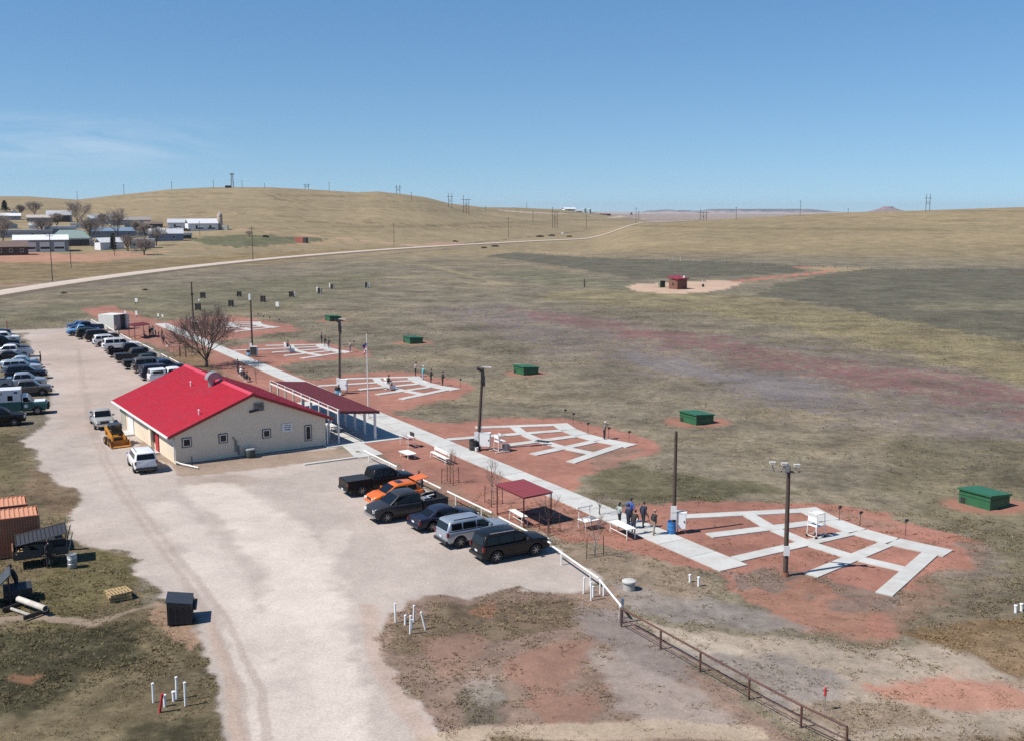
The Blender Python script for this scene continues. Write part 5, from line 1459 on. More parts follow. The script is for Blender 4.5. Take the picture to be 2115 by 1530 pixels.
def ambulance():
    g = thing('ambulance', 'white box ambulance with a green lower band among the parked vehicles', 'ambulance', group=GR3)
    P = PAINT['white']; M_teal = mat('teal_band', (.03, .11, .10), .4, .1)
    bx = MB().bbox(-3.4, .55, -1.15, 1.15, 1.55, 2.85).build('box_body', P, g)
    MB().bbox(-3.4, .55, -1.14, 1.14, .5, 1.545).build('lower_body', M_teal, g)
    for (a, c) in ((-.75, -.25), (-2.6, -2.0)):
        MB().bbox(a, c, -1.175, -1.152, 1.7, 2.25).build('window', M_glass, bx)
    MB().bbox(-.1, .25, -1.175, -1.152, 2.45, 2.65).build('warning_lamp', mat('blue_lens', (.03, .06, .2), .2), bx)
    MB().bbox(-1.5, -1.25, -1.175, -1.152, 2.35, 2.6).build('warning_lamp', M_steel, bx)
    hood = [(.57, 1.35), (1.0, 1.38), (2.05, 1.36), (2.95, 1.25), (3.08, 1.1), (3.08, .55)] + list(reversed(arch(2.1, .52, .45))) + [(.57, .45)]
    b_ = MB(); shell(b_, hood, 1.0, .1); b_.build('lower_body', M_teal, g, True)
    b_ = MB().bbox(1.55, 2.9, -.86, .86, 1.365, 1.40); b_.build('hood', P, g)
    cp = MB(); shell(cp, [(.57, 1.36), (.6, 2.05), (.8, 2.16), (1.15, 2.12), (1.75, 1.4), (1.75, 1.36)], .95, .1); cp.build('cab', P, g, True)
    MB().bbox(.75, 1.25, -.965, -.945, 1.45, 1.95).build('window', M_glass, g)
    V = [(1.22, -.8, 2.03), (1.22, .8, 2.03), (1.72, .84, 1.46), (1.72, -.84, 1.46)]
    V = [(v[0] + .04, v[1], v[2] + .01) for v in V]
    MB().add(V + [(v[0] - .03, v[1], v[2]) for v in V], [(0, 3, 2, 1), (4, 5, 6, 7), (0, 1, 5, 4), (1, 2, 6, 5), (2, 3, 7, 6), (3, 0, 4, 7)]).build('windshield', M_glass, g)
    MB().cyl((1.0, -1.02, 1.0), (1.0, -.99, 1.0), .2, n=16).build('door_emblem', mat('emblem_white', (.7, .72, .7), .5), g)
    MB().bbox(3.0, 3.25, -.95, .95, .5, .75).bbox(3.0, 3.3, -.6, -.5, .5, 1.1).bbox(3.0, 3.3, .5, .6, .5, 1.1).build('bumper', M_trim, g)
    MB().bbox(.6, 2.9, -.7, .7, .35, .6).build('chassis', M_trim, g)
    MB().bbox(3.06, 3.10, -.55, .55, .75, 1.1).build('grille', M_chrome, g)
    for sg in (-1, 1):
        MB().box((3.0, sg * .75, 1.0), (.16, .25, .2)).build('headlight', M_head, g)
        MB().box((1.35, sg * 1.15, 1.5), (.12, .2, .3)).build('mirror', M_trim, g)
    wm = wheel_mesh(.42, 'steel')
    for fx in (-2.1, 2.1):
        for sg in (-1, 1):
            we = bpy.data.objects.new('wheel', wm[0][1]); COL.objects.link(we); we.parent = g; we.location = (fx, sg * .97, .42)
            for nm, me_ in wm[1:]:
                o_ = bpy.data.objects.new(nm, me_); COL.objects.link(o_); o_.parent = we
    P0 = at(78, 855); a = math.radians(22); lx, ly = 2.1, -.97
    g.location = (P0.x - (lx * math.cos(a) - ly * math.sin(a)), P0.y - (lx * math.sin(a) + ly * math.cos(a)), 0); g.rotation_euler = (0, 0, a)
ambulance()

def skid_steer():
    a = math.radians(118 + 180 + 8)
    g = thing('skid_steer', 'yellow skid steer loader with its bucket lowered beside the club house', 'loader', at(240, 917), a)
    Y = mat('loader_yellow', (.46, .19, .02), .5, .12, 2, var2=.3, tint=(.35, .16, .03))
    MB().side([(-1.3, .35), (-1.35, 1.2), (-.9, 1.35), (.75, .95), (.85, .4)], -.55, .55).build('body', Y, g)
    for sg in (-1, 1):
        y0, y1 = (sg * .62 - .08, sg * .62 + .08)
        MB().side([(-1.45, .9), (-1.45, 1.75), (-1.1, 1.78), (.95, 1.05), (1.35, .45), (1.2, .35), (.8, .85), (-1.1, 1.45), (-1.15, .9)], y0, y1).build('lift_arm', Y, g)
        MB().bbox(-.75, -.65, sg * .5 - .04, sg * .5 + .04, 1.2, 2.1).bbox(.35, .45, sg * .5 - .04, sg * .5 + .04, .95, 2.05).build('cab_post', M_trim, g)
        for x in (-.8, .45):
            we = MB().lathe([(.2, -.14), (.36, -.14), (.41, -.08), (.41, .08), (.36, .14), (.2, .14)], 16, axis='Y').build('wheel', M_black, g, True)
            we.location = (x, sg * .82, .41)
            MB().lathe([(0, .1), (.2, .12)], 12, axis='Y').lathe([(.2, -.12), (0, -.1)], 12, axis='Y').build('rim', Y, we)
    MB().bbox(-.85, .5, -.58, .58, 2.06, 2.16).build('cab_roof', mat('roof_dark', (.035, .045, .055), .5), g)
    MB().bbox(.40, .43, -.44, .44, 1.1, 2.0).build('windshield', M_glass, g)
    MB().bbox(-.4, .1, -.25, .25, 1.0, 1.2).bbox(-.5, -.38, -.25, .25, 1.1, 1.65).build('seat', M_trim, g)
    MB().bbox(.86, .9, -.4, .4, .45, .85).build('front_grille', M_dark, g)
    bk = MB(); n = 9; V, F = [], []
    prof = [(1.9, .03), (1.35, .06), (1.2, .3), (1.25, .62), (1.32, .68), (1.30, .62), (1.27, .32), (1.40, .11), (1.9, .06)]
    bk.side(prof, -1.0, 1.0)
    for sg in (-1, 1): bk.side([(1.9, .05), (1.35, .06), (1.22, .3), (1.27, .64)], sg * .98 - .02, sg * .98 + .02)
    g.scale = (.92, .92, .92)
    bk.build('bucket', mat('bucket_orange', (.40, .16, .025), .6, .25, 2, var2=.4, tint=(.12, .08, .05)), g)
skid_steer()
# ---------------------------------------------------------------- people
SKIN = mat('skin', (.42, .24, .17), .6, .05)
HAIRS = {'dark': mat('hair_dark', (.02, .014, .011), .7), 'brown': mat('hair_brown', (.07, .04, .025), .7), 'blond': mat('hair_blond', (.32, .22, .11), .7)}
_cl = {}
def cloth(rgb):
    k = tuple(rgb)
    if k not in _cl: _cl[k] = mat('cloth_%d' % len(_cl), rgb, .85, .15, 9, bump=.15)
    return _cl[k]
def person(label, P, facing, shirt, legs, pose='stand', hair='dark', cap=None, height=1.75, group=None, bare_legs=False, seat=.0, gun=None, shoes=(.03, .025, .02), short=False):
    """one figure: skeleton with a radius per joint grown into one skin"""
    g = thing('person', label, 'person', P, facing, group)
    h = height / 1.75
    V = {}; R = {}
    def j(n, p, r): V[n] = Vector(p) * h; R[n] = r * h
    sit = pose == 'sit'
    zp = .95 if not sit else .0
    lean = {'stand': 0, 'aim': .07, 'walk': .05, 'sit': .08, 'hips': 0, 'low': .06, 'bend': .25, 'pocket': 0}[pose]
    j('pel', (0, 0, zp), .145); j('wai', (lean * .25, 0, zp + .17), .135); j('che', (lean * .7, 0, zp + .38), .15); j('nek', (lean + .0, 0, zp + .555), .065); j('hed0', (lean + .02, 0, zp + .63), .058)
    for s, n in ((1, 'l'), (-1, 'r')):
        j('sh' + n, (lean * .9, s * .185, zp + .49), .072)
        st = {'walk': .16 * s}.get(pose, .03 * s)
        if not sit:
            j('hip' + n, (0, s * .095, zp - .06), .098); j('kne' + n, (st * .6 + .03, s * .105, .50), .066); j('ank' + n, (st - .02, s * .11, .09), .046); j('toe' + n, (st + .15, s * .125, .035), .038)
        else:
            j('hip' + n, (.02, s * .10, zp - .02), .10); j('kne' + n, (.46, s * .13, zp + .05), .068); j('ank' + n, (.48, s * .13, zp - .38), .046); j('toe' + n, (.64, s * .14, zp - .43), .038)
        if pose in ('aim',):
            el, wr = ((.30, .20, zp + .34), (.50, .06, zp + .50)) if s > 0 else ((.12, -.36, zp + .40), (.26, -.10, zp + .50))
        elif pose == 'low':
            el, wr = ((.10, .27, zp + .24), (.36, .10, zp + .14)) if s > 0 else ((-.02, -.28, zp + .22), (.20, -.12, zp + .10))
        elif pose == 'hips':
            el, wr = (-.08, s * .42, zp + .25), (.05, s * .20, zp + .05)
        elif pose == 'sit':
            el, wr = (.05, s * .26, zp + .24), (.28, s * .16, zp + .18)
        elif pose == 'pocket':
            el, wr = (-.06, s * .27, zp + .22), (.07, s * .21, zp - .02)
        elif pose == 'bend':
            el, wr = (.30, s * .22, zp + .30), (.48, s * .14, zp + .12)
        else:
            el, wr = (-.03, s * .25, zp + .21), (.05 + .05 * s, s * .26, zp - .05)
        j('elb' + n, el, .048); j('wri' + n, wr, .034)
        d = (Vector(wr) - Vector(el)).normalized()
        j('han' + n, Vector(wr) + d * .085, .034)
    E_ = [('pel', 'wai'), ('wai', 'che'), ('che', 'nek'), ('nek', 'hed0')]
    for n in 'lr': E_ += [('che', 'sh' + n), ('sh' + n, 'elb' + n), ('elb' + n, 'wri' + n), ('wri' + n, 'han' + n), ('pel', 'hip' + n), ('hip' + n, 'kne' + n), ('kne' + n, 'ank' + n), ('ank' + n, 'toe' + n)]
    names = list(V); idx = {n: i for i, n in enumerate(names)}
    me_ = bpy.data.meshes.new('body')
    me_.from_pydata([V[n] for n in names], [(idx[a], idx[b_]) for a, b_ in E_], [])
    ob = bpy.data.objects.new('body', me_); COL.objects.link(ob)
    sk = ob.modifiers.new('skin', 'SKIN'); sk.use_smooth_shade = True
    ss = ob.modifiers.new('sub', 'SUBSURF'); ss.levels = 1
    sv = me_.skin_vertices[0].data
    for n in names: sv[idx[n]].radius = (R[n], R[n] * (1.25 if n in ('che', 'wai', 'pel') else 1)) if n in ('che', 'wai', 'pel') else (R[n], R[n]); 
    for n in names: sv[idx[n]].use_root = (n == 'pel')
    dg = bpy.context.evaluated_depsgraph_get()
    ev = ob.evaluated_get(dg)
    res = bpy.data.meshes.new_from_object(ev)
    COL.objects.unlink(ob); bpy.data.objects.remove(ob)
    vv = [tuple(v.co) for v in res.vertices]; ff = [tuple(p.vertices) for p in res.polygons]
    mb = MB(); mb.v = vv; mb.f = ff
    segs = [(V[a], V[b_], a, b_) for a, b_ in E_]
    def region(p):
        best, nm = 9, None
        for a, b_, na, nb in segs:
            d = b_ - a; t_ = max(0, min(1, (p - a).dot(d) / d.length_squared)); q = (a + d * t_ - p).length - (R[na] * (1 - t_) + R[nb] * t_)
            if q < best: best, nm = q, (na, nb, t_)
        a, b_, t_ = nm
        if a.startswith('wri') or b_ == 'hed0': return 0
        if a.startswith('elb') and short: return 0
        if a.startswith('ank'): return 3
        if a.startswith('kne'): return 0 if bare_legs else 2
        if a.startswith('hip') or b_.startswith('hip'): return 2
        if a == 'pel' and t_ < .35: return 2
        return 1
    mb.m = [region(sum((Vector(vv[i]) for i in f), Vector()) / len(f)) for f in ff]
    # head with face, ears; fingers: all in the same mesh
    hc = V['hed0'] + Vector((.02, 0, .115)) * h
    mb.ell(hc, (.098 * h, .078 * h, .122 * h), 12, 9, 0)
    mb.cyl(hc + Vector((.088, 0, .02)) * h, hc + Vector((.118, 0, -.022)) * h, .010 * h, .02 * h, 6, 0)
    for s in (-1, 1):
        mb.ell(hc + Vector((-.005, s * .08, -.005)) * h, (.022 * h, .012 * h, .032 * h), 6, 4, 0)
        mb.ell(hc + Vector((.084, s * .032, .012)) * h, (.012 * h, .014 * h, .008 * h), 6, 4, 4)
    mb.ell(hc + Vector((.086, 0, -.055)) * h, (.01 * h, .026 * h, .008 * h), 6, 4, 5)
    for n, s in (('l', 1), ('r', -1)):
        d = (V['han' + n] - V['wri' + n]).normalized(); side_ = d.cross(Vector((1, .3 * s, 0))).normalized()
        up_ = d.cross(side_)
        for k, ln in enumerate((.062, .075, .07, .055)):
            b0 = V['han' + n] + side_ * (k - 1.5) * .019 * h
            b1 = b0 + (d * .8 + up_ * .25) * ln * .55 * h; b2 = b1 + (d * .5 + up_ * .6) * ln * .5 * h
            mb.cyl(b0, b1, .0095 * h, .0085 * h, 5, 0).cyl(b1, b2, .0085 * h, .006 * h, 5, 0)
        b0 = V['wri' + n].lerp(V['han' + n], .35) + side_ * .03 * h
        b1 = b0 + (side_ * .7 + d * .6) * .04 * h
        mb.cyl(b0, b1, .012 * h, .01 * h, 5, 0).cyl(b1, b1 + (d * .9 + up_ * .3) * .032 * h, .01 * h, .007 * h, 5, 0)
    body = mb.build('body', [SKIN, cloth(shirt), cloth(legs), cloth(shoes), mat('eye_dark', (.02, .015, .012), .3), mat('lip', (.3, .12, .1), .6)], g, False)
    body.data.polygons.foreach_set('use_smooth', [True] * len(body.data.polygons))
    if cap:
        c = MB(); c.lathe([(.106 * h, -.01), (.108 * h, .05), (.09 * h, .10), (.04 * h, .128), (0, .13)], 12, c=(hc.x, hc.y, hc.z + .01)); c.box((hc.x + .13 * h, hc.y, hc.z + .02), (.11 * h, .13 * h, .012))
        c.build('cap', cloth(cap), g, True)
        hb2 = MB().ell(hc + Vector((-.02, 0, -.005)) * h, (.094 * h, .084 * h, .10 * h), 10, 7)
        hb2.build('hair', HAIRS[hair], g, True)
    else:
        c = MB().ell(hc + Vector((-.018, 0, .018)) * h, (.106 * h, .088 * h, .122 * h), 12, 8)
        if pose == 'hips' and hair == 'dark' and height < 1.7: c.ell(hc + Vector((-.09, 0, -.1)) * h, (.05 * h, .07 * h, .13 * h), 8, 6)
        c.build('hair', HAIRS[hair], g, True)
    if gun:
        w_ = {'aim': (Vector((.10, -.05, zp + .53)) * h, Vector((1.25, .02, zp + .62)) * h), 'low': (Vector((.02, -.16, zp + .22)) * h, Vector((.85, .16, zp - .35)) * h), 'stand': (Vector((.15, -.26, zp - .02)) * h, Vector((.55, -.2, zp - .80)) * h)}[gun]
        gg = thing('shotgun', gun_label(label), 'shotgun', (0, 0, 0), 0, 'shotguns held by the shooters')
        gg.location = P; gg.rotation_euler = (0, 0, facing)
        a, b_ = w_; d = (b_ - a)
        MB().box(a.lerp(b_, .08), (.32, .035, .09), M=d.to_track_quat('X', 'Z').to_matrix()).build('stock', M_wood, gg)
        MB().cyl(a.lerp(b_, .2), b_, .02, .016, 7).build('barrel', M_dark, gg)
    return g
def gun_label(l):
    return 'shotgun held by the ' + ' '.join(l.replace('person in', 'one in').replace('person', 'one').split()[:11])
def face(deg): return math.radians(deg)
BLK = (.014, .014, .016); NVY = (.02, .026, .05); JEA = (.05, .075, .14); TAN = (.30, .24, .17)
G5 = 'people standing beside the long white bench table'
person('person in a pale green hoodie and black trousers, hair loose, beside the white bench table', at(1279, 1085), face(25), (.30, .36, .33), BLK, 'hips', 'dark', height=1.66, group=G5)
person('person in a bright blue jacket and cap with a hand on the hip', at(1302, 1079), face(40), (.035, .08, .30), BLK, 'hips', 'dark', cap=(.03, .03, .05), height=1.76, group=G5)
person('person in dark navy clothes standing in front of the one in bright blue', at(1297, 1092), face(30), NVY, NVY, 'pocket', 'dark', height=1.75, group=G5)
person('person with dark hair, black top and navy trousers, closest to the bench table end', at(1308, 1104), face(55), (.022, .018, .016), (.022, .028, .055), 'bend', 'dark', height=1.68, group=G5)
person('person all in dark navy, tallest of the group, back turned to us', at(1328, 1089), face(45), NVY, (.02, .024, .03), 'walk', 'brown', height=1.84, group=G5, gun='stand')
person('person in a black jacket with light tan trousers and a tan cap', at(1350, 1104), face(35), (.028, .026, .026), TAN, 'walk', 'brown', cap=(.38, .22, .15), height=1.74, group=G5)
person('person in a grey shirt and pale cap aiming alone on the second pad', at(1248, 907), face(28), (.14, .12, .10), BLK, 'aim', 'brown', cap=(.6, .58, .54), height=1.70, gun='aim')
G3 = 'shooters lined up on the pad beyond the flagpole'
person('person in a pale pink and black top aiming, first of the shooters beyond the flagpole', at(858, 777), face(20), (.36, .27, .26), BLK, 'aim', 'dark', height=1.86, group=G3, gun='aim')
person('person in a turquoise shirt, jeans and white cap', at(873.5, 784), face(25), (.10, .42, .44), (.28, .36, .46), 'low', 'brown', cap=(.62, .62, .62), height=1.76, group=G3, gun='low')
person('person dressed all in black, between the turquoise shirt and the last shooter', at(890, 790.5), face(30), BLK, BLK, 'low', 'dark', height=1.74, group=G3, gun='low')
person('person dressed all in black, standing by themselves at the end of the shooting line', at(914, 796.5), face(30), BLK, BLK, 'low', 'dark', height=1.78, group=G3, gun='low')
G2 = 'shooters on the fourth pad'
person('person in black standing tallest and farthest on the fourth pad', at(664.5, 711), face(30), BLK, BLK, 'stand', 'dark', height=1.84, group=G2)
person('person in black with a lowered gun, middle of three on the fourth pad', at(671, 716), face(30), (.03, .025, .025), BLK, 'low', 'dark', height=1.74, group=G2, gun='low')
person('person in dark jacket and navy jeans, last of three on the fourth pad', at(679, 720), face(30), (.05, .05, .05), (.03, .04, .09), 'low', 'dark', height=1.76, group=G2, gun='low')
person('person in a striped tan top and violet-blue trousers alone on the fourth pad', at(723, 728), face(30), (.30, .25, .22), (.05, .05, .20), 'low', 'brown', height=1.76, group=G2, gun='low')
person('person in dark clothes standing alone beside the vehicles parked on the grass', at(84.5, 753), face(200), (.025, .02, .02), (.02, .018, .018), 'pocket', 'dark', height=1.82)
person('person in a white-grey top and dark trousers at the open tailgate of the orange car', at(872, 1017), face(200), (.30, .32, .36), (.02, .022, .03), 'bend', 'dark', height=1.72, short=True)
person('person in dark clothes standing in shadow beside the trailer wheel', at(103, 1172), face(150), (.02, .021, .026), (.018, .018, .022), 'pocket', 'dark', height=1.82)
person('person in dark clothes bending over the tilted dark panel at the left edge', at(36, 1228), face(190), (.02, .02, .022), (.018, .018, .02), 'bend', 'dark', cap=(.02, .02, .02), height=1.80)
GT = 'people around the small red shelter'
for (q, lab, sh, lg, ps, ht, fc) in (((311, 697), 'person in black standing at the near post of the small red shelter', BLK, BLK, 'stand', 1.8, 100), ((316, 694), 'person in black just beyond the near post of the small red shelter', (.02, .02, .03), BLK, 'hips', 1.74, 60),
        ((322, 697), 'person in a pale grey shirt among the crowd at the small red shelter', (.28, .28, .30), (.03, .04, .06), 'bend', 1.72, 220), ((328, 698), 'person in a rose shirt among the crowd at the small red shelter', (.30, .17, .15), (.02, .02, .03), 'hips', 1.72, 200),
        ((335, 701), 'person in dark red standing outermost beside the small red shelter', (.07, .03, .03), (.03, .035, .06), 'pocket', 1.76, 180), ((338, 712), 'person in navy standing by the black folding chairs before the sapling', (.02, .022, .05), (.03, .03, .07), 'stand', 1.75, 150),
        ((240, 691), 'person in a pinkish top at the rail below the open white container', (.30, .20, .19), BLK, 'pocket', 1.72, 210), ((246, 692), 'person in black at the rail below the open white container', (.03, .022, .022), (.04, .03, .04), 'pocket', 1.78, 200)):
    person(lab, at(*q), face(fc), sh, lg, ps, 'dark', height=ht, group=GT)
def sitter(label, P, z, fc, sh, lg, cap=None, ht=1.72, group=None):
    return person(label, Vector((P.x, P.y, z)), face(fc), sh, lg, 'sit', 'dark', cap=cap, height=ht, group=group)
sitter('person in dark blue sitting under the small red shelter', at(298, 700), .48, 20, (.025, .025, .04), (.03, .03, .05))
person('person in dark clothes standing behind the chairs under the big bare tree', at(491, 768), face(60), (.04, .03, .03), (.05, .05, .07), 'stand', 'dark', height=1.72, group='people resting behind the club house')
sitter('person in a white shirt and cap sitting behind the club house roof', at(497, 777), .46, 40, (.62, .60, .60), BLK, cap=(.6, .6, .6), group='people resting behind the club house')
sitter('person in black sitting in a chair behind the club house, next to the white shirt', at(503, 781), .46, 40, BLK, BLK, group='people resting behind the club house')
sitter('person in black in the chair closest to the red roof edge', at(509, 787), .46, 40, (.03, .03, .03), BLK, group='people resting behind the club house')
# ---------------------------------------------------------------- trees
def branch(mb, p, d, L, r, depth, rng, spread, n_min, up=.25, twigs=None, sides=4):
    if depth == 0 or r < .004: return
    tgt = mb if depth > n_min else twigs
    q = p; dd = d.copy(); nseg = 3
    r0 = r
    for i in range(nseg):
        dd = (dd + Vector((rng.gauss(0, .13), rng.gauss(0, .13), rng.gauss(.03, .1) + up * .08))).normalized()
        q2 = q + dd * L / nseg
        r1 = r0 * (1 - .25 * (i + 1) / nseg)
        tgt.cyl(q, q2, r * (1 - .25 * i / nseg), r1, sides if depth > 2 else 3, caps=False)
        if depth > 1 and i > 0:
            a = rng.uniform(0, 6.28)
            ax = dd.orthogonal().normalized(); ax = Matrix.Rotation(a, 3, dd) @ ax
            nd = (Matrix.Rotation(rng.uniform(.5, 1.0) * spread, 3, ax) @ dd); nd.z += up * .4; nd.normalize()
            branch(mb, q2, nd, L * rng.uniform(.55, .8), r1 * .6, depth - 1, rng, spread, n_min, up, twigs, sides)
        q = q2
    for k in range(2):
        a = rng.uniform(0, 6.28)
        ax = dd.orthogonal().normalized(); ax = Matrix.Rotation(a + k * 2.5, 3, dd) @ ax
        nd = (Matrix.Rotation(rng.uniform(.2, .55) * spread, 3, ax) @ dd); nd.z += up * .25; nd.normalize()
        branch(mb, q, nd, L * rng.uniform(.65, .85), r0 * .68, depth - 1, rng, spread, n_min, up, twigs, sides)
def bare_tree(name, label, P, H, seed, group=None, depth=6, limbs=5, trunk_h=.22, r=.2, spread=1.0, tw_min=3, mt=None, cat='tree', tw_mat=None):
    rng = random.Random(seed)
    g = thing(name, label, cat, P, rng.uniform(0, 6), group)
    tk, tw = MB(), MB()
    th = H * trunk_h
    tk.cyl((0, 0, -.15), (0, 0, th * .35), r * 1.25, r, 8, caps=False).cyl((0, 0, th * .35), (.02, .01, th), r, r * .9, 8, caps=False)
    for k in range(limbs):
        a = 6.28 * k / limbs + rng.uniform(-.3, .3)
        tilt = rng.uniform(.35, .8) * spread if k else .12
        d = Vector((math.cos(a) * math.sin(tilt), math.sin(a) * math.sin(tilt), math.cos(tilt)))
        branch(tk, Vector((.02, .01, th * rng.uniform(.75, 1.0))), d, H * .27, r * .52, depth, rng, spread * .9, tw_min, .3, tw)
    tk.build('trunk', mt or M_bark, g); o = tw.build('crown', tw_mat or M_twig, g)
    zs = [v[2] for v in tw.v] or [H]
    k = H / max(zs)
    g.scale = (k, k, k)
    return g
bare_tree('bare_tree', 'big spreading bare tree with reddish twigs behind the club house roof', at(427, 757), 9.2, 5, depth=6, limbs=7, r=.24, tw_min=4, spread=1.3, trunk_h=.13)
def sapling(label, P, H, seed, stakes=4, sr=.55, sh=1.35, dense=4, pale=False, group='staked saplings along the walk'):
    g = bare_tree('sapling', label, P, H, seed, group, depth=dense, limbs=4, trunk_h=.34, r=.04, spread=.75, tw_min=2, mt=mat('pale_bark', (.34, .29, .25), .9, .2) if pale else M_bark)
    k = g.scale[0]
    if stakes:
        q = thing('tree_stakes', 'dark stakes around the ' + ' '.join(label.replace('bare ', '').split(',')[0].split()[:11]), 'stakes', P, .4, 'stakes around the saplings')
        for i in range(stakes):
            a = 2 * math.pi * i / stakes
            MB().cyl((sr * math.cos(a), sr * math.sin(a), -.1), (sr * math.cos(a) * .95, sr * math.sin(a) * .95, sh), .03, n=5).build('stake', M_rust, q)
        w_ = MB()
        for i in range(stakes if stakes > 2 else 1):
            a, b_ = 2 * math.pi * i / stakes, 2 * math.pi * (i + 1) / stakes
            w_.cyl((sr * math.cos(a), sr * math.sin(a), sh * .12), (sr * math.cos(b_), sr * math.sin(b_), sh * .12), .014, n=4).cyl((sr * math.cos(a), sr * math.sin(a), sh * .85), (sr * math.cos(b_), sr * math.sin(b_), sh * .85), .01, n=4)
        w_.build('wire', M_rust, q)
sapling('bushy bare sapling right of the white bench, inside four stakes', at(930, 997), 3.0, 11, 4, .75, 1.3, 5)
sapling('thin pale sapling between the white bench and the red shelter', at(1018, 1040), 3.1, 12, 3, .8, 1.35, 4, True)
sapling('twiggy sapling standing in the shadow of the red shelter', at(1134, 1098), 2.9, 13, 3, .85, 1.2, 5)
sapling('slender pale sapling in front of the white sign table', at(1229, 1149), 2.9, 14, 2, .62, 1.35, 3, True)
sapling('tiny thin sapling at the sidewalk edge between the shelter and the group', at(1238, 1062), 1.8, 15, 0, dense=3)
sapling('hair-thin young tree between the white benches and the sidewalk, twigs over the concrete', at(1016, 1003), 2.4, 16, 0, dense=3)
sapling('thin sapling between the reclining visitors and the walk behind the roof', at(529, 790), 3.6, 17, 0, dense=4)
sapling('reddish sapling just left of the big bare tree', at(384, 738), 4.0, 18, 4, .9, 1.5, 5)
sapling('reddish sapling farther left of the big bare tree', at(372, 736), 3.4, 19, 4, .9, 1.5, 5)
sapling('reddish sapling above the folding chairs left of the big bare tree', at(398, 722), 4.2, 20, 0, dense=5)

# ---------------------------------------------------------------- shelters, benches, tables
def shelter(label, c, h, roofm, wood=False, ang=None, name='sun_shelter', th=.06, slope=0.0):
    """posts at four ground corners c, flat ribbed roof"""
    g = thing(name, label, 'shelter', c[0])
    q = [p - c[0] for p in c]
    hs = [h + slope * (1 if i in (1, 2) else 0) for i in range(4)]
    for p, hh in zip(q, hs):
        MB().box((p.x, p.y, hh / 2), (.09, .09, hh)).build('post', mat('maroon_steel', (.09, .02, .022), .5), g)
    for i in range(4):
        a, b_ = q[i].copy(), q[(i + 1) % 4].copy(); a.z, b_.z = hs[i] - .03, hs[(i + 1) % 4] - .03
        MB().cyl(a, b_, .05, n=4).build('beam', mat('maroon_steel', (.09, .02, .022), .5), g)
    for (i, j) in ((0, 3), (1, 2)):
        a, b_ = q[i].copy(), q[j].copy(); a.z = b_.z = .04
        MB().cyl(a, b_, .035, n=4).build('base_rail', mat('maroon_steel', (.09, .02, .022), .5), g)
    cen = sum(q, Vector()) / 4
    Q = []
    for p, hh in zip(q, hs):
        e = (p - cen); e = e * (1 + .16 / e.length); v = cen + e; v.z = hh + .03; Q.append(v)
    n = 12; V = []
    for i in range(n):
        for (u_, d) in ((0, 0), (.80, 0), (.86, .022), (.94, .022)):
            t_ = (i + u_) / n
            for A_, B_ in ((Q[0], Q[1]), (Q[3], Q[2])):
                V.append(A_.lerp(B_, t_) + Vector((0, 0, d + th)))
    V += [Q[1] + Vector((0, 0, th)), Q[2] + Vector((0, 0, th))]
    F = [(2 * i, 2 * i + 1, 2 * i + 3, 2 * i + 2) for i in range(len(V) // 2 - 1)]
    mb = MB().add(V, F)
    mb.add([*Q, *[v + Vector((0, 0, th - .006)) for v in Q]], [(0, 3, 2, 1), (4, 5, 6, 7), (0, 1, 5, 4), (1, 2, 6, 5), (2, 3, 7, 6), (3, 0, 4, 7)])
    mb.build('roof', roofm, g)
    return g
c0_, c1_, c2_ = at(1082, 1089), at(1027, 1061), at(1138, 1077)
c0_b = c1_ + (c2_ - c0_)
M_shel = mat('shelter_red', (.235, .045, .05), .55, .1, 2)
shelter('red-roofed steel shelter over a white bench in front of the silver SUV', [c0_, c1_, c0_b, c2_], 2.15, M_shel)
p0, p1, p2 = at(279, 701), at(267, 697), at(309, 696)
shelter('small red-roofed shelter with people beside the open white container', [p0, p1, p1 + (p2 - p0), p2], 2.2, M_shel)
def bench(label, a, b_, z=.5, dep=.42, back=False, fr=M_white, name='bench', flip=1):
    A_, B_ = at(*a), at(*b_); d = B_ - A_; L = d.length
    g = thing(name, label, 'bench', A_, math.atan2(d.y, d.x))
    for k in range(3):
        y = flip * (k * dep / 3 + .07)
        MB().bbox(0, L, y - dep / 6.6, y + dep / 6.6, z, z + .045).build('slat', M_white, g)
    for x in (.1, L - .1):
        MB().cyl((x, 0, 0), (x, flip * .06, z), .03, n=6).build('leg', fr, g)
        MB().cyl((x, flip * dep, 0), (x, flip * (dep - .06), z), .03, n=6).build('leg', fr, g)
    if back:
        for k in range(2):
            MB().bbox(0, L, flip * (dep + .04) - .02, flip * (dep + .04) + .02, z + .22 + k * .17, z + .34 + k * .17).build('back_slat', M_white, g)
        for x in (.12, L - .12): MB().cyl((x, flip * dep, z), (x, flip * (dep + .07), z + .5), .025, n=6).build('back_post', fr, g)
    MB().cyl((.1, flip * dep / 2, .18), (L - .1, flip * dep / 2, .18), .022, n=5).build('stretcher', fr, g)
    return g
bench('white slatted bench between the white cot-like table and the bushy sapling', (888, 944), (920, 960), .5, .42, True)
bench('white bench with angled legs in the shade side of the red shelter', (1051, 1070), (1078, 1086), .62, .5)
def longtable():
    A_, B_ = at(1259, 1098), at(1293, 1115); d = B_ - A_; L = d.length
    g = thing('bench_table', 'long white bench table with lower rails beside the group of people', 'bench', A_, math.atan2(d.y, d.x))
    for k in range(4): MB().bbox(-.1, L + .1, .02 + k * .19, .19 + k * .19, .72, .76).build('slat', M_white, g)
    for x in (0, L):
        for y in (.06, .72): MB().cyl((x, y, 0), (x, y, .72), .035, n=6).build('leg', M_white, g)
    for y in (.06, .72): MB().cyl((0, y, .3), (L, y, .3), .025, n=6).build('stretcher', M_white, g)
longtable()
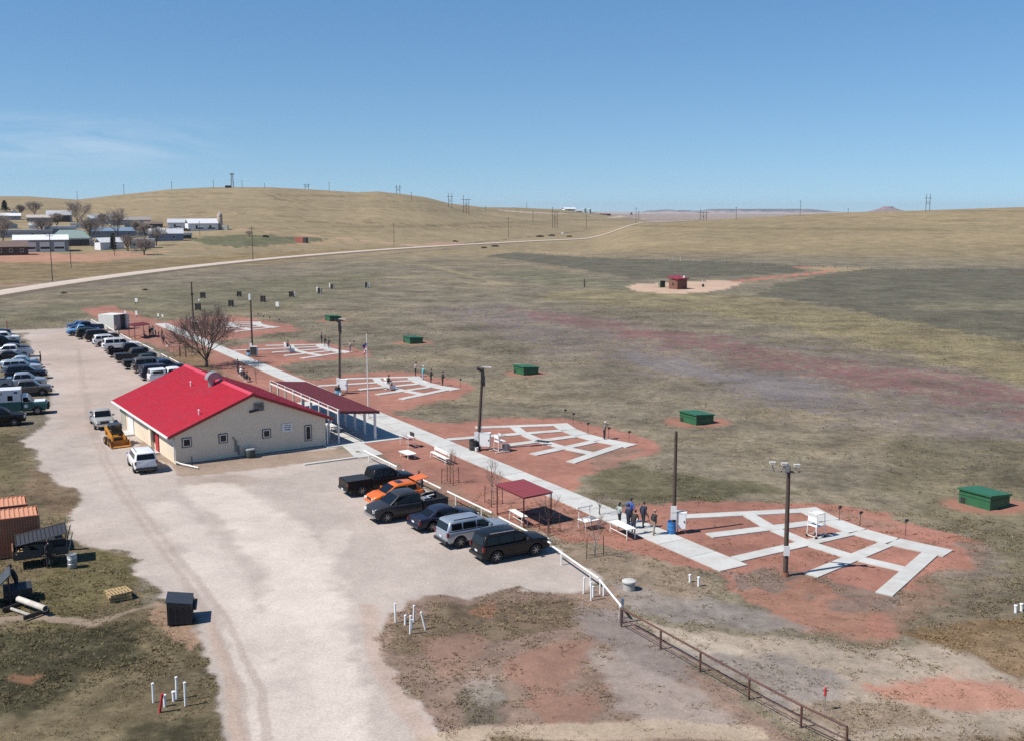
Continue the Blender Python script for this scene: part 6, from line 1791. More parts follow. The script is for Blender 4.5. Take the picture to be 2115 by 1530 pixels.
def signtable():
    P = at(1215, 1090)
    g = thing('gun_rack_table', 'square white table with a raised white bar on two posts near the group', 'table', P, BTH)
    for k in range(4): MB().bbox(-.62, .62, -.5 + k * .25, -.27 + k * .25, .62, .66).build('board', M_white, g)
    for x in (-.55, .55):
        for y in (-.42, .42): MB().cyl((x, y, 0), (x, y, .62), .03, n=6).build('leg', M_white, g)
        MB().cyl((x * .9, .46, .6), (x * .85, .46, 1.42), .028, n=6).build('upright', M_white, g)
    rb = MB().cyl((-.68, .46, 1.45), (.68, .46, 1.45), .07, n=8)
    rb.build('rack_bar', M_white, g)
    tp = MB()
    for k in range(8): tp.cyl((-.6 + k * .17, .46, 1.5), (-.6 + k * .17, .46, 1.58), .03, n=5)
    tp.build('rack_pegs', M_white, g, kind='stuff')
    MB().box((.3, -.1, .70), (.42, .26, .06)).build('tray', M_steel, g)
signtable()
def cot():
    P = at(843, 944)
    g = thing('low_table', 'low white table with one rounded end on the red cinder near the canopy', 'table', P, math.radians(-60) + .05)
    L, w_ = 1.9, .95
    pts = [(-L / 2, -w_ / 2), (L / 2 - .3, -w_ / 2)] + [(L / 2 - .3 + .3 * math.sin(a), -w_ / 2 * math.cos(a)) for a in (math.pi * k / 8 for k in range(1, 8))] + [(L / 2 - .3, w_ / 2), (-L / 2, w_ / 2)]
    MB().prism(pts, .42, .48).build('tabletop', M_white, g)
    for x in (-.75, .65):
        for y in (-.35, .35): MB().cyl((x, y, 0), (x, y, .42), .035, n=6).build('leg', M_white, g)
    MB().bbox(-.2, .2, .35, .42, .3, .42).build('brace', M_steel, g)
cot()
def redbench():
    P = at(842, 921)
    g = thing('gear_rack', 'white frame rack with a dark red shelf and a black board above', 'rack', P, math.radians(-58))
    for x in (-.85, .85):
        for y in (-.35, .35): MB().cyl((x, y, 0), (x, y, .95), .03, n=6).build('leg', M_white, g)
        MB().cyl((x, -.35, .95), (x, .35, .95), .03, n=6).build('rail', M_white, g)
    for y in (-.35, .35): MB().cyl((-.85, y, .95), (.85, y, .95), .03, n=6).build('rail', M_white, g)
    MB().bbox(-.85, .85, -.33, .1, .78, .83).build('shelf', mat('dark_red_board', (.14, .02, .03), .6), g)
    MB().bbox(-.3, .85, .12, .34, .96, 1.0).build('shelf', M_white, g)
    MB().bbox(-.1, .72, .30, .36, 1.0, 1.38).build('board', M_dark, g)
redbench()

# ---------------------------------------------------------------- score keepers' chairs
def tower(label, base, h, seat, rz, wheels=True, canopy=False, group='white score keeper chairs on the pads'):
    P = at(*base)
    g = thing('score_chair', label, 'high chair', P, rz, group)
    a = .42
    for x in (-a, a):
        for y in (-a, a):
            top = h if x < 0 or not canopy else seat
            MB().cyl((x, y, .1), (x * .88, y * .88, top if x < 0 else (h if wheels else seat)), .03, n=6).build('leg', M_white, g)
    for z in (.14, seat):
        for (x0, y0, x1, y1) in ((-a, -a, a, -a), (a, -a, a, a), (a, a, -a, a), (-a, a, -a, -a)):
            MB().cyl((x0 * .97, y0 * .97, z), (x1 * .97, y1 * .97, z), .024, n=6).build('rail', M_white, g)
    MB().bbox(-a * .95, a * .95, -a * .95, a * .95, seat, seat + .05).build('seat', M_white, g)
    MB().bbox(-a, -a + .05, -a * .9, a * .9, seat + .3, seat + .62).build('backrest', M_white, g)
    if wheels:
        for (x0, y0, x1, y1) in ((-a, -a, a, -a), (a, a, -a, a), (-a, a, -a, -a)):
            MB().cyl((x0 * .9, y0 * .9, h), (x1 * .9, y1 * .9, h), .028, n=6).cyl((x0 * .92, y0 * .92, seat + .28), (x1 * .92, y1 * .92, seat + .28), .02, n=6).build('rail', M_white, g)
        MB().bbox(-.1, a, -a * .9, a * .9, h - .05, h - .01).build('canopy', M_white, g)
        for x in (-a, a):
            for y in (-a, a):
                MB().lathe([(.03, -.04), (.1, -.04), (.1, .04), (.03, .04)], 12, axis='Y', c=(x, y, .1)).build('wheel', M_black, g)
    for k in range(3):
        MB().cyl((a, -a * .9, .3 + k * .28), (a, a * .9, .3 + k * .28), .02, n=5).build('rung', M_white, g)
    if canopy:
        MB().cyl((-.1, 0, seat), (.15, 0, h), .025, n=6).build('post', M_steel, g)
        MB().box((.2, 0, h), (.6, .55, .05), M=Matrix.Rotation(.35, 3, 'Y')).build('canopy', M_whitepl, g)
    return g, P
tower('white tower chair on small black wheels standing on the nearest pad', (1685, 1108), 1.72, .85, AX)
g, P = tower('empty white high chair with a small sunshade and cart behind it on the second pad', (1033, 931), 1.55, .95, AX, False, True)
MB().box((.75, .2, .28), (.7, .5, .35)).box((.75, .2, .5), (.5, .4, .1)).build('cart_box', M_steel, g); MB().box((-.1, -.6, .06), (1.5, .08, .06)).box((-.1, .55, .06), (1.5, .08, .06)).build('skid', M_white, g)
g, P = tower('white high chair occupied by a person in black beyond the flagpole', (802, 805), 1.3, .95, AX, False)
MB().box((.6, 0, .3), (.6, .5, .5)).build('cart_box', M_white, g)
sitter('person in black sitting high on the white chair beyond the flagpole', P, .95, 30, BLK, BLK, ht=1.9, group='score keepers on high chairs')
g, P = tower('white high chair occupied by a person in navy on the fourth pad', (594, 728), 1.3, .95, AX, False)
MB().box((.6, -.1, .3), (.8, .6, .5)).build('cart_box', M_white, g)
sitter('person in navy sitting high on the white chair of the fourth pad', P, .95, 30, NVY, (.02, .02, .04), ht=1.9, group='score keepers on high chairs')
tower('white high chair with a pale sunshade on the farthest pad, seen through twigs', (470, 678), 2.1, 1.0, AX, False, True)
mt_ = thing('rubber_mat', 'dark slatted mat lying on the concrete strip beside the empty high chair', 'mat', at(1122, 911, Z1 + .01), -.5)
for k in range(5): MB().bbox(-.75 + k * .3, -.55 + k * .3, -.35, .35, .01, .04).build('strip', M_dark, mt_)
# folding chairs by the shelter and under the tree
def chair(label, P, rz, mt=None, group=None):
    g = thing('folding_chair', label, 'chair', P, rz, group)
    fm = mt or M_dark
    MB().bbox(-.25, .25, -.25, .25, .43, .47).build('seat', fm, g)
    MB().box((-.27, 0, .72), (.05, .48, .5), M=Matrix.Rotation(-.2, 3, 'Y')).build('backrest', fm, g)
    for sg in (-1, 1):
        MB().cyl((-.28, sg * .24, 0), (.26, sg * .24, .6), .018, n=5).build('leg', M_steel, g); MB().cyl((.28, sg * .24, 0), (-.26, sg * .24, .6), .018, n=5).build('leg', M_steel, g)
GC = 'dark folding chairs near the trees'
chair('black folding chair behind the person in navy near the red shelter', at(347, 716), .6, group=GC)
chair('black folding chair with the white shirted visitor behind the roof', at(497, 778), .7, group=GC)
chair('black folding chair in the middle of the three visitors behind the roof', at(503, 782), .7, group=GC)
chair('black folding chair closest to the red roof edge', at(509, 788), .7, group=GC)
chair('dark folding chair standing among the reddish saplings', at(401, 732), .3, group=GC)

# ---------------------------------------------------------------- white storage container
def container_white():
    A_, B_, C_ = at(236, 682.6), at(262.5, 678.7), at(219.4, 673.8)
    u = (B_ - A_).normalized(); w_ = (B_ - A_).length
    n = Vector((-u.y, u.x, 0)); L = 3.6; h = 2.75
    g = thing('storage_container', 'white storage container with its dark doorway standing open', 'container', A_, math.atan2(u.y, u.x))
    wt = mat('container_white', (.66, .64, .58), .5, .08)
    for (a, b_, c, d) in ((0, .06, 0, L), (w_ - .06, w_, 0, L)):
        mb = MB().bbox(a, b_, c, d, .08, h)
        for k in range(14): mb.bbox(a - .02 if a == 0 else b_, a if a == 0 else b_ + .02, .15 + k * L / 14, .27 + k * L / 14, .15, h - .1)
        mb.build('side_wall', wt, g)
    MB().bbox(.06, w_ - .06, L - .06, L, .08, h).build('end_wall', wt, g)
    MB().bbox(-.02, w_ + .02, -.02, L + .02, h, h + .08).build('roof', wt, g)
    MB().bbox(0, w_, 0, L, 0, .08).build('floor_pan', M_dark, g)
    MB().bbox(.06, w_ * .5, -.03, .03, .12, h - .05).build('door', mat('door_shade', (.30, .28, .27), .6), g)
    dr = MB()
    M_ = Matrix.Rotation(math.radians(18), 3, 'Z')
    dr.box(Vector((w_, 0, h / 2)) + M_ @ Vector((.55, 0, 0)), (1.1, .05, h - .2), M=M_)
    do = dr.build('door', wt, g)
    for k in range(5):
        MB().box(Vector((w_, 0, .35 + k * .5)) + M_ @ Vector((.55, -.06, 0)), (1.02, .06, .12), M=M_).build('door_rib', M_steel, do)
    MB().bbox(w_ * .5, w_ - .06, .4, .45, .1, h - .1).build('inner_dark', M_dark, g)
container_white()

# ---------------------------------------------------------------- yard corner: orange containers, trailer and scrap
M_or = mat('container_orange', (.40, .155, .085), .6, .1, 1.5, var2=.3, tint=(.30, .12, .07))
def container_orange(corner, label, L=6.1, w_=2.44, h=2.6):
    g = thing('shipping_container', label, 'container', corner, math.radians(27), 'orange shipping containers at the yard edge')
    # runs back (-x) from its right front corner; side faces -y
    mb = MB(); nn = 40
    for side_, y in ((-1, 0), (1, w_)):
        xs = []
        for i in range(nn):
            a = -L + i * L / nn
            xs += [(a, 0), (a + L / nn * .35, 0), (a + L / nn * .5, .04), (a + L / nn * .85, .04)]
        xs.append((0, 0))
        V = []
        for x, d in xs: V += [(x, y - side_ * (-.0) + (d if side_ < 0 else -d), .12), (x, y + (d if side_ < 0 else -d), h - .1)]
        F = [(2 * i, 2 * i + 2, 2 * i + 3, 2 * i + 1) for i in range(len(xs) - 1)]
        MB().add(V, F).build('side_wall', M_or, g)
    rf = MB(); V = []; xs = []
    for i in range(22):
        a = -L + i * L / 22
        xs += [(a, 0), (a + L / 22 * .5, 0), (a + L / 22 * .62, .05), (a + L / 22 * .9, .05)]
    xs.append((0, 0))
    for x, d in xs: V += [(x, .05, h - .06 + d), (x, w_ - .05, h - .06 + d)]
    rf.add(V, [(2 * i, 2 * i + 2, 2 * i + 3, 2 * i + 1) for i in range(len(xs) - 1)])
    rf.build('roof', mat('container_roof', (.50, .23, .13), .6, .1), g)
    fr = MB()
    for y in (.04, w_ - .04): fr.bbox(-L, .02, y - .05, y + .05, h - .11, h - .005).bbox(-L, .02, y - .05, y + .05, .0, .14)
    for x in (-L + .05, -.05):
        for y in (.04, w_ - .04): fr.bbox(x - .07, x + .07, y - .065, y + .065, 0, h)
    for z in (.07, h - .06): fr.bbox(-.1, .0, .05, w_ - .05, z - .07, z + .05)
    fr.build('corner_frame', M_or, g)
    for sg in (0, 1):
        d = MB().bbox(-.05, .0, .1 + sg * w_ * .475, .1 + sg * w_ * .475 + w_ * .44, .12, h - .12).build('door', M_or, g)
        MB().cyl((.04, .5 + sg * 1.1, .15), (.04, .5 + sg * 1.1, h - .15), .025, n=6).cyl((.04, .85 + sg * 1.1, .15), (.04, .85 + sg * 1.1, h - .15), .025, n=6).build('lock_rod', M_steel, d)
    return g
def corner_for(px, py, z):
    p = at(px, py, z); p.z = 0; return p
oc = corner_for(80, 1062, 2.6)
container_orange(oc, 'orange shipping container closest to the mesh ramp trailer')
a27 = math.radians(27); nY = Vector((-math.sin(a27), math.cos(a27), 0))
container_orange(oc + nY * 3.1 + Vector((math.cos(a27), math.sin(a27), 0)) * -.55, 'orange shipping container behind the other one, only its roof edge lit')
def trailer():
    P = at(100, 1172)
    g = thing('utility_trailer', 'dark utility trailer with raised mesh ramp and a load of scrap', 'trailer', P + nY * .4, a27)
    Mx = mat('trailer_dark', (.035, .03, .028), .6, .3)
    MB().bbox(-1.9, 1.2, 0, 1.75, .62, .70).build('deck', Mx, g)
    MB().bbox(-1.9, 1.2, -.03, .03, .70, 1.15).bbox(-1.9, 1.2, 1.72, 1.78, .7, 1.15).build('side_panel', mat('trailer_side', (.06, .055, .05), .7, .3), g)
    MB().bbox(-1.95, -1.88, 0, 1.75, .7, 1.25).build('end_panel', mat('rust_plate', (.22, .11, .06), .8, .3), g)
    for y in (.02, 1.73): MB().cyl((1.2, y, .66), (1.55, y, 2.0), .035, n=6).build('ramp_side', M_steel, g)
    # mesh ramp leaning over the bed
    M_ = Matrix.Rotation(-.12, 3, 'Y')
    fr = MB(); pl = []
    for k in range(13):
        MB().cyl((-1.7 + k * .24, .0, 1.55 + k * .035), (-1.7 + k * .24, 1.75, 1.75 + k * .035), .022, n=5).build('ramp_bar', M_dark, g)
    for y, dz in ((0, 0), (1.75, .2)): MB().cyl((-1.75, y, 1.53 + dz), (1.3, y, 1.99 + dz), .035, n=6).build('ramp_rail', M_dark, g)
    MB().add([(-1.7, .03, 1.52), (1.25, .03, 1.96), (1.25, 1.72, 2.16), (-1.7, 1.72, 1.72)], [(0, 1, 2, 3)]).build('ramp_mesh', mat('ramp_sheet', (.028, .028, .034), .6, .2), g)
    for x in (-1.7, 1.2):
        for y in (0, 1.75): MB().cyl((x, y, .7), (x, y, 1.53 + (.45 if x > 0 else 0) + (.2 if y > 0 else 0)), .03, n=5).build('upright', M_dark, g)
    for sg in (-.18, 1.93):
        we = MB().lathe([(.2, -.1), (.33, -.1), (.36, 0), (.33, .1), (.2, .1)], 16, axis='Y', c=(0, 0, 0)).build('wheel', M_black, g, True); we.location = (.1, sg, .36)
        MB().lathe([(0, -.04), (.2, -.06)], 12, axis='Y').lathe([(.2, .06), (0, .04)], 12, axis='Y').build('rim', M_steel, we)
        MB().side([(-.4, .5), (-.3, .78), (.5, .78), (.6, .5), (.5, .74), (-.3, .74)], sg - .13, sg + .13).build('fender', Mx, g)
    MB().cyl((1.2, .87, .6), (2.5, .87, .5), .05, n=6).build('tongue', Mx, g)
    sc = MB(); rr = random.Random(3)
    for k in range(26):
        sc.box((rr.uniform(-1.7, .3), rr.uniform(.2, 1.5), rr.uniform(.75, 1.15)), (rr.uniform(.2, .8), rr.uniform(.05, .2), .04), rz=rr.uniform(0, 3))
    sc.build('scrap_wood', M_wood2, g, kind='stuff')
    MB().bbox(-.35, .55, 1.2, 1.24, 1.35, 1.62).build('white_panel', M_white, g)
trailer()
def drum():
    P = at(150, 1171)
    g = thing('steel_drum', 'grey steel drum standing on the grass beside the trailer', 'drum', P, .3)
    MB().lathe([(0, 0), (.28, 0), (.29, .02), (.28, .26), (.30, .28), (.28, .3), (.28, .56), (.30, .58), (.28, .6), (.28, .84), (.30, .87), (.26, .87), (.26, .82), (0, .82)], 18).build('drum_body', mat('drum_steel', (.30, .32, .33), .4, .2, metal=.4), g, True)
    MB().lathe([(.283, .6), (.283, .62), (.283, .8)], 18).build('drum_band', mat('drum_light', (.5, .52, .52), .45), g, True)
drum()
def panel_frame():
    P = at(2, 1245)
    g = thing('tilted_panel', 'dark tilted metal panel on a frame at the left picture edge', 'panel', P, a27)
    M_ = Matrix.Rotation(-.75, 3, 'Y')
    MB().box((-.1, .2, 1.15), (1.9, 1.7, .06), M=M_).build('plate', mat('plate_dark', (.05, .055, .06), .5, .3), g)
    for (x, y) in ((.5, -.5), (.5, .9), (-.7, -.5), (-.7, .9)):
        MB().cyl((x, y, 0), (x * .9, y * .9, 1.2 + x * .65), .045, n=6).build('leg', M_dark, g)
    MB().cyl((.5, -.5, .4), (.5, .9, .4), .03, n=6).cyl((-.7, -.5, .4), (.5, -.5, .4), .03, n=6).build('brace', M_dark, g)
    MB().box((.9, .2, .55), (1.5, 1.3, .5)).build('bin', mat('bin_dark', (.02, .022, .024), .6, .3), g)
panel_frame()
def culverts():
    for (a, b_, r, z, lab, mt_) in (((38, 1236), (94, 1256), .17, .42, 'thick pale culvert pipe resting across dark bars on the grass', mat('pipe_pale', (.52, .47, .41), .8, .15, 3, var2=.4)),
                               ((17, 1254), (64, 1270), .09, .09, 'thin grey pipe lying on the grass below the thick pale pipe', mat('pipe_grey', (.34, .31, .27), .8, .2))):
        A_, B_ = at(a[0], a[1], z), at(b_[0], b_[1], z)
        d = B_ - A_; L = d.length
        g = thing('culvert_pipe', lab, 'pipe', (A_.x, A_.y, z), math.atan2(d.y, d.x))
        MB().cyl((0, 0, 0), (L, 0, 0), r, n=14, caps=False).lathe([(r, 0), (r * .8, 0), (r * .8, L)], 14, axis='X').build('pipe_wall', mt_, g, True)
        MB().lathe([(r * 1.08, L - .12), (r * 1.08, L), (r * .8, L)], 14, axis='X').lathe([(r * 1.04, L * .5), (r * 1.04, L * .5 + .05)], 14, axis='X').build('collar', mt_, g)
        MB().cyl((L - .03, 0, 0), (L - .028, 0, 0), r * .8, n=14).build('bore', M_dark, g)
        if r > .12:
            s_ = thing('pipe_rest', 'dark bars carrying the thick pale culvert pipe', 'bars', (A_.x, A_.y, 0), math.atan2(d.y, d.x))
            for x in (.15, L - .4): MB().box((x, -.3, .13), (.1, 1.5, .24)).build('bar', M_dark, s_)
culverts()
def pallets():
    P = at(249, 1240)
    g0 = None
    labs = ['bottom wooden pallet of the little stack near the black dumpster', 'middle wooden pallet of the little stack near the black dumpster', 'top wooden pallet of the little stack, turned a little, near the black dumpster']
    def one():
        g = thing('wooden_pallet', labs[0], 'pallet', P, a27, 'stacked wooden pallets')
        for y in (-.5, 0, .5): MB().bbox(-.62, .62, y - .05, y + .05, .03, .13).build('stringer', M_wood2, g)
        for k in range(7): MB().bbox(-.62 + k * .185, -.62 + k * .185 + .12, -.55, .55, .13, .152).build('plank', M_wood2, g)
        for k in range(3): MB().bbox(-.62 + k * .56, -.62 + k * .56 + .12, -.55, .55, .005, .03).build('plank', M_wood2, g)
        return g
    g0 = one()
    for i in range(3):
        o = g0 if i == 0 else copy_tree(g0)
        o.location = P + Vector((R_.uniform(-.04, .04), R_.uniform(-.04, .04), .155 * i)) + nY * .5
        o.rotation_euler = (.0, 0, a27 + (.0, .05, .22)[i]); o['label'] = labs[i]
pallets()
def dumpster():
    A_ = at(346, 1293); a = math.radians(14)
    g = thing('dumpster', 'black metal dumpster with a two-piece lid beside the gravel drive', 'dumpster', A_, a)
    D = mat('dumpster_black', (.02, .02, .022), .55, .2, 2)
    w_, d, h0, h1 = 1.25, 1.7, 1.08, 1.3
    MB().side([(0, .06), (w_, .06), (w_ + .12, .75), (w_, h0), (0, h1)], 0, d).build('bin_body', D, g)
    for k in range(2):
        y0 = .01 + k * d / 2
        MB().side([(-.06, h1 + .015), (w_ + .06, h0 + .015), (w_ + .06, h0 + .06), (-.06, h1 + .06)], y0, y0 + d / 2 - .02).build('lid', mat('lid_black', (.035, .037, .042), .45, .15), g)
    rb = MB()
    for k in range(4): rb.bbox(.1 + k * .3, .16 + k * .3, -.04, -.005, .1, h0)
    rb.bbox(w_ + .05, w_ + .3, d * .3, d * .36, .8, .95).bbox(w_ + .05, w_ + .3, d * .64, d * .7, .8, .95)
    MB().bbox(w_ + .12, w_ + .26, .2, d - .2, .72, .88).build('lift_pocket', D, g)
    for k in range(4): MB().bbox(.1 + k * .3, .16 + k * .3, -.04, -.005, .1, h0).build('rib', D, g)
    for x in (.15, w_ - .15):
        for y in (.15, d - .15): MB().bbox(x - .1, x + .1, y - .1, y + .1, 0, .06).build('skid', M_dark, g)
dumpster()
# standpipes
def standpipe(base, top, label, mt=None, r=.05, group=None, cap=True):
    P = at(*base); Hh = hgt(P, *top); a, b_, c = ray(*top); tx = a * P.y / b_ - P.x
    g = thing('standpipe', label, 'pipe', P, 0, group)
    MB().cyl((0, 0, -.1), (tx, 0, Hh), r, n=10).build('pipe_wall', mt or M_whitepl, g, True)
    MB().cyl((tx, 0, Hh - .02), (tx * 1.02, 0, Hh + .05), r * 1.25, n=10).build('cap', mt or M_whitepl, g, True)
GA = 'white standpipes around the leaning red pipe'
standpipe((317, 1450), (315, 1412), 'tall white standpipe, leftmost of those around the red pipe', group=GA)
standpipe((341, 1458), (339, 1436), 'short white standpipe right beside the leaning red pipe', r=.07, group=GA)
standpipe((359, 1447), (358, 1429), 'short white standpipe in front of the tallest white one', r=.07, group=GA)
standpipe((365, 1442), (363.5, 1399), 'tallest white standpipe of those around the red pipe', group=GA)
standpipe((383, 1457), (381, 1410), 'tall white standpipe, rightmost of those around the red pipe', group=GA)
standpipe((329, 1470), (335, 1433), 'leaning bright red pipe among white standpipes', M_red, .06)
GB = 'white standpipes at the rough corner of the drive'
standpipe((817, 1284), (816, 1247), 'tall white standpipe standing left and apart at the rough corner of the drive', group=GB)
standpipe((837, 1288), (837, 1271), 'short white standpipe left of center at the rough corner of the drive', group=GB, r=.06)
standpipe((847, 1308), (848, 1272), 'white standpipe lowest in the picture at the rough corner of the drive', group=GB)
standpipe((854, 1281), (855, 1251), 'upright tall white standpipe beside the leaning white one', group=GB)
standpipe((879, 1298), (870, 1265), 'leaning white standpipe at the rough corner of the drive', group=GB)
standpipe((850, 1298), (850, 1280), 'short pale blue-white pipe close behind the lowest white standpipe', group=GB, r=.06)
GCn = 'white standpipes at the end of the white rail'
standpipe((1205, 1224), (1207, 1193), 'white standpipe set apart, left of the others at the white rail end', group=GCn)
standpipe((1221, 1238), (1221, 1202), 'white standpipe nearest to us at the white rail end', group=GCn)
standpipe((1225, 1231), (1225, 1211), 'short white standpipe just behind the nearest one at the rail end', group=GCn, r=.06)
standpipe((1247, 1228), (1247, 1208), 'short white standpipe right under the last white rail section', group=GCn, r=.06)
GD = 'pairs of short white posts in the grass'
standpipe((1425, 1201), (1425, 1187), 'short white post, left of the pair in dry grass below the sidewalk end', group=GD, r=.07)
standpipe((1443, 1209), (1443, 1192), 'short white post, right of the pair in dry grass below the sidewalk end', group=GD, r=.07)
standpipe((2098, 1263), (2098, 1250), 'short white post, left of the pair at the right picture edge', group=GD, r=.08)
standpipe((2110, 1259), (2110, 1247), 'short white post, right of the pair at the right picture edge', group=GD, r=.08)
g = thing('well_cap', 'round grey concrete well ring with a flat pale lid in dry grass', 'well', at(1299, 1216))
MB().lathe([(.36, -.1), (.34, .45), (0, .45)], 18).build('ring', M_conc2, g, True); MB().lathe([(.42, .45), (.42, .53), (.38, .56), (0, .57)], 18).build('lid', M_conc, g, True)
P = at(1703, 1466)
g = thing('hydrant_marker', 'red valve handle on a thin stake beside the rusty fence', 'marker', P)
MB().cyl((0, 0, -.1), (0, 0, .75), .018, n=5).build('stake', M_steel, g)
MB().cyl((0, 0, .7), (0, 0, 1.02), .06, .05, 8).cyl((-.14, 0, .92), (.14, 0, .92), .02, n=6).ell((0, 0, 1.05), (.06, .06, .05)).build('valve_head', M_red, g)
P = at(15, 683)
g = thing('marker_post', 'orange marker post at the far corner of the lot', 'post', P)
MB().cyl((0, 0, 0), (0, 0, 1.6), .07, n=8).build('post', M_red, g); MB().cyl((0, 0, 1.6), (0, 0, 1.85), .09, .05, 8).build('cap', mat('cap_orange', (.5, .12, .04), .5), g)
# ---------------------------------------------------------------- the far side of the range
def on2(px, py, dmax=None):
    return on(px, py)
GT_ = 'dark archery target blocks on the grass'
for (x, y, w_, h_, lab) in ((409, 641, 11, 13, 'dark target block low beside the trunk line of the farthest light pole'), (419, 616, 10, 11, 'dark target block just right of the farthest light pole top'),
        (477, 633, 10, 12, 'dark target block above the upper twigs of the big bare tree'), (494, 613, 9, 10, 'dark target block farthest back in the middle of the target field'),
        (543, 624, 10, 12, 'dark target block right of the white-topped light pole'), (602, 614, 10, 11, 'dark target block with a white sheet on its right side'),
        (660, 607, 9, 11, 'grey-sided target block with a small white board behind it'), (686, 598, 8, 10, 'narrow target block with a pale board leaning at its left'), (757, 595, 8, 11, 'pale-edged target block standing farthest to the right of the others')):
    P = at(x, y); k = math.hypot(P.x, P.y) / KU
    W_, H2 = w_ * k, h_ * k
    g = thing('target_block', lab, 'archery target', P, -.25 + .05 * (x % 3), GT_)
    pale = x > 640
    MB().bbox(-W_ * .42, W_ * .42, -.25, .3, .18, H2).build('butt', mat('butt_dark', (.022, .02, .016), .9, .3), g)
    for s in (-1, 1): MB().bbox(s * W_ * .40 - .07, s * W_ * .40 + .07, -.3, .36, 0, H2 + .08).build('post', M_conc2 if pale else mat('post_dark', (.05, .045, .04), .8), g)
    MB().bbox(-W_ * .45, W_ * .45, -.28, .34, H2, H2 + .07).build('cap_board', M_wood, g)
    if x in (602, 757): MB().bbox(W_ * .5, W_ * .5 + .35, -.1, .2, .3, H2 * .95).build('sheet', M_white, g)
    if x in (660, 686): MB().bbox(-W_ * .95, -W_ * .62, .5, .58, .5, H2 * 1.25).build('board', M_white, g)
def board(px, y0, y1, wpx, label, legs=True, cat='sign', mt=None):
    P = at(px, y1); k = math.hypot(P.x, P.y) / KU; Hh = (y1 - y0) * k; w_ = wpx * k
    g = thing('sign_panel', label, cat, P, -.2)
    MB().bbox(-w_ / 2, w_ / 2, -.04, .04, Hh * (.4 if legs else .3), Hh).build('panel', mt or M_white, g)
    for s in ((-1, 1) if legs else (0,)): MB().bbox(s * w_ * .4 - .05, s * w_ * .4 + .05, .045, .12, 0, Hh).build('leg', M_dark, g)
board(573, 624, 640, 7, 'white board on two dark legs standing among the target blocks')
board(282, 617, 629, 6, 'black and white board alone on the grass behind the white container')
board(259, 643, 652, 4.5, 'small white board just above the open white container roof', False)
board(282, 643, 655, 4.5, 'small pale sign on a post right of the white container', False)
board(327, 648, 657, 3.5, 'tiny white sign in the grass, left one of two close together', False)
board(336, 650, 659, 3.5, 'tiny white sign in the grass, right one of two close together', False)
board(411, 618, 624, 2.5, 'tiny white stake sign between the target blocks', False)
g = thing('wooden_post', 'lone short dark post in the middle of the field before the red shed', 'post', at(1207, 594))
MB().cyl((0, 0, 0), (0, 0, 2.3), .2, .17, 8).build('post', M_wood, g)
def shed():
    P = at(1400, 597); k = math.hypot(P.x, P.y) / KU
    g = thing('trap_shed', 'small red-brown shed with a red slab roof on the pale gravel circle', 'shed', P, .62)
    wl = mat('shed_wall', (.17, .075, .05), .8, .15, 3); h = 24 * k
    MB().bbox(-1.9, 1.9, -1.7, 1.7, 0, h * .86).build('wall', wl, g)
    MB().add([(-2.3, -2.1, h * .84), (2.3, -2.1, h * .84), (2.3, 2.1, h * 1.02), (-2.3, 2.1, h * 1.02), (-2.3, -2.1, h * .92), (2.3, -2.1, h * .92), (2.3, 2.1, h * 1.1), (-2.3, 2.1, h * 1.1)],
             [(0, 3, 2, 1), (4, 5, 6, 7), (0, 1, 5, 4), (1, 2, 6, 5), (2, 3, 7, 6), (3, 0, 4, 7)]).build('roof', mat('shed_roof', (.26, .025, .04), .5, .1), g)
    MB().cyl((-1.93, 0, h * .42), (-1.905, 0, h * .42), .42, n=12).build('opening', M_dark, g)
    MB().bbox(.6, 1.1, -1.74, -1.703, 0, .9).build('door', mat('shed_door', (.09, .05, .04), .7), g)
    MB().lathe([(.3, 0), (.3, .5), (0, .6)], 8, c=(1.0, -1.4, h * .95)).build('roof_vent', M_white, g)
    P = at(1367, 594)
    g = thing('green_locker', 'dark green box beside the red-brown shed', 'box', P, .3)
    MB().bbox(-.75, .75, -.6, .6, 0, 1.9).build('wall', mat('locker_green', (.02, .04, .02), .7), g)
    MB().bbox(-.85, -.752, -.6, .6, 0, 1.95).build('side_panel', mat('locker_pale', (.17, .17, .12), .8), g)
    MB().cyl((.2, -.63, 1.1), (.2, -.605, 1.1), .3, n=10).build('hole', M_dark, g)
    P = at(1452, 593)
    g = thing('trash_can', 'small black can with a thin post on the gravel circle', 'bin', P)
    MB().lathe([(.3, 0), (.36, .8), (0, .8)], 10).build('bin_body', M_black, g, True)
    MB().cyl((-.2, .4, 0), (-.2, .4, 2.2), .05, n=5).build('post', M_white, g)
shed()

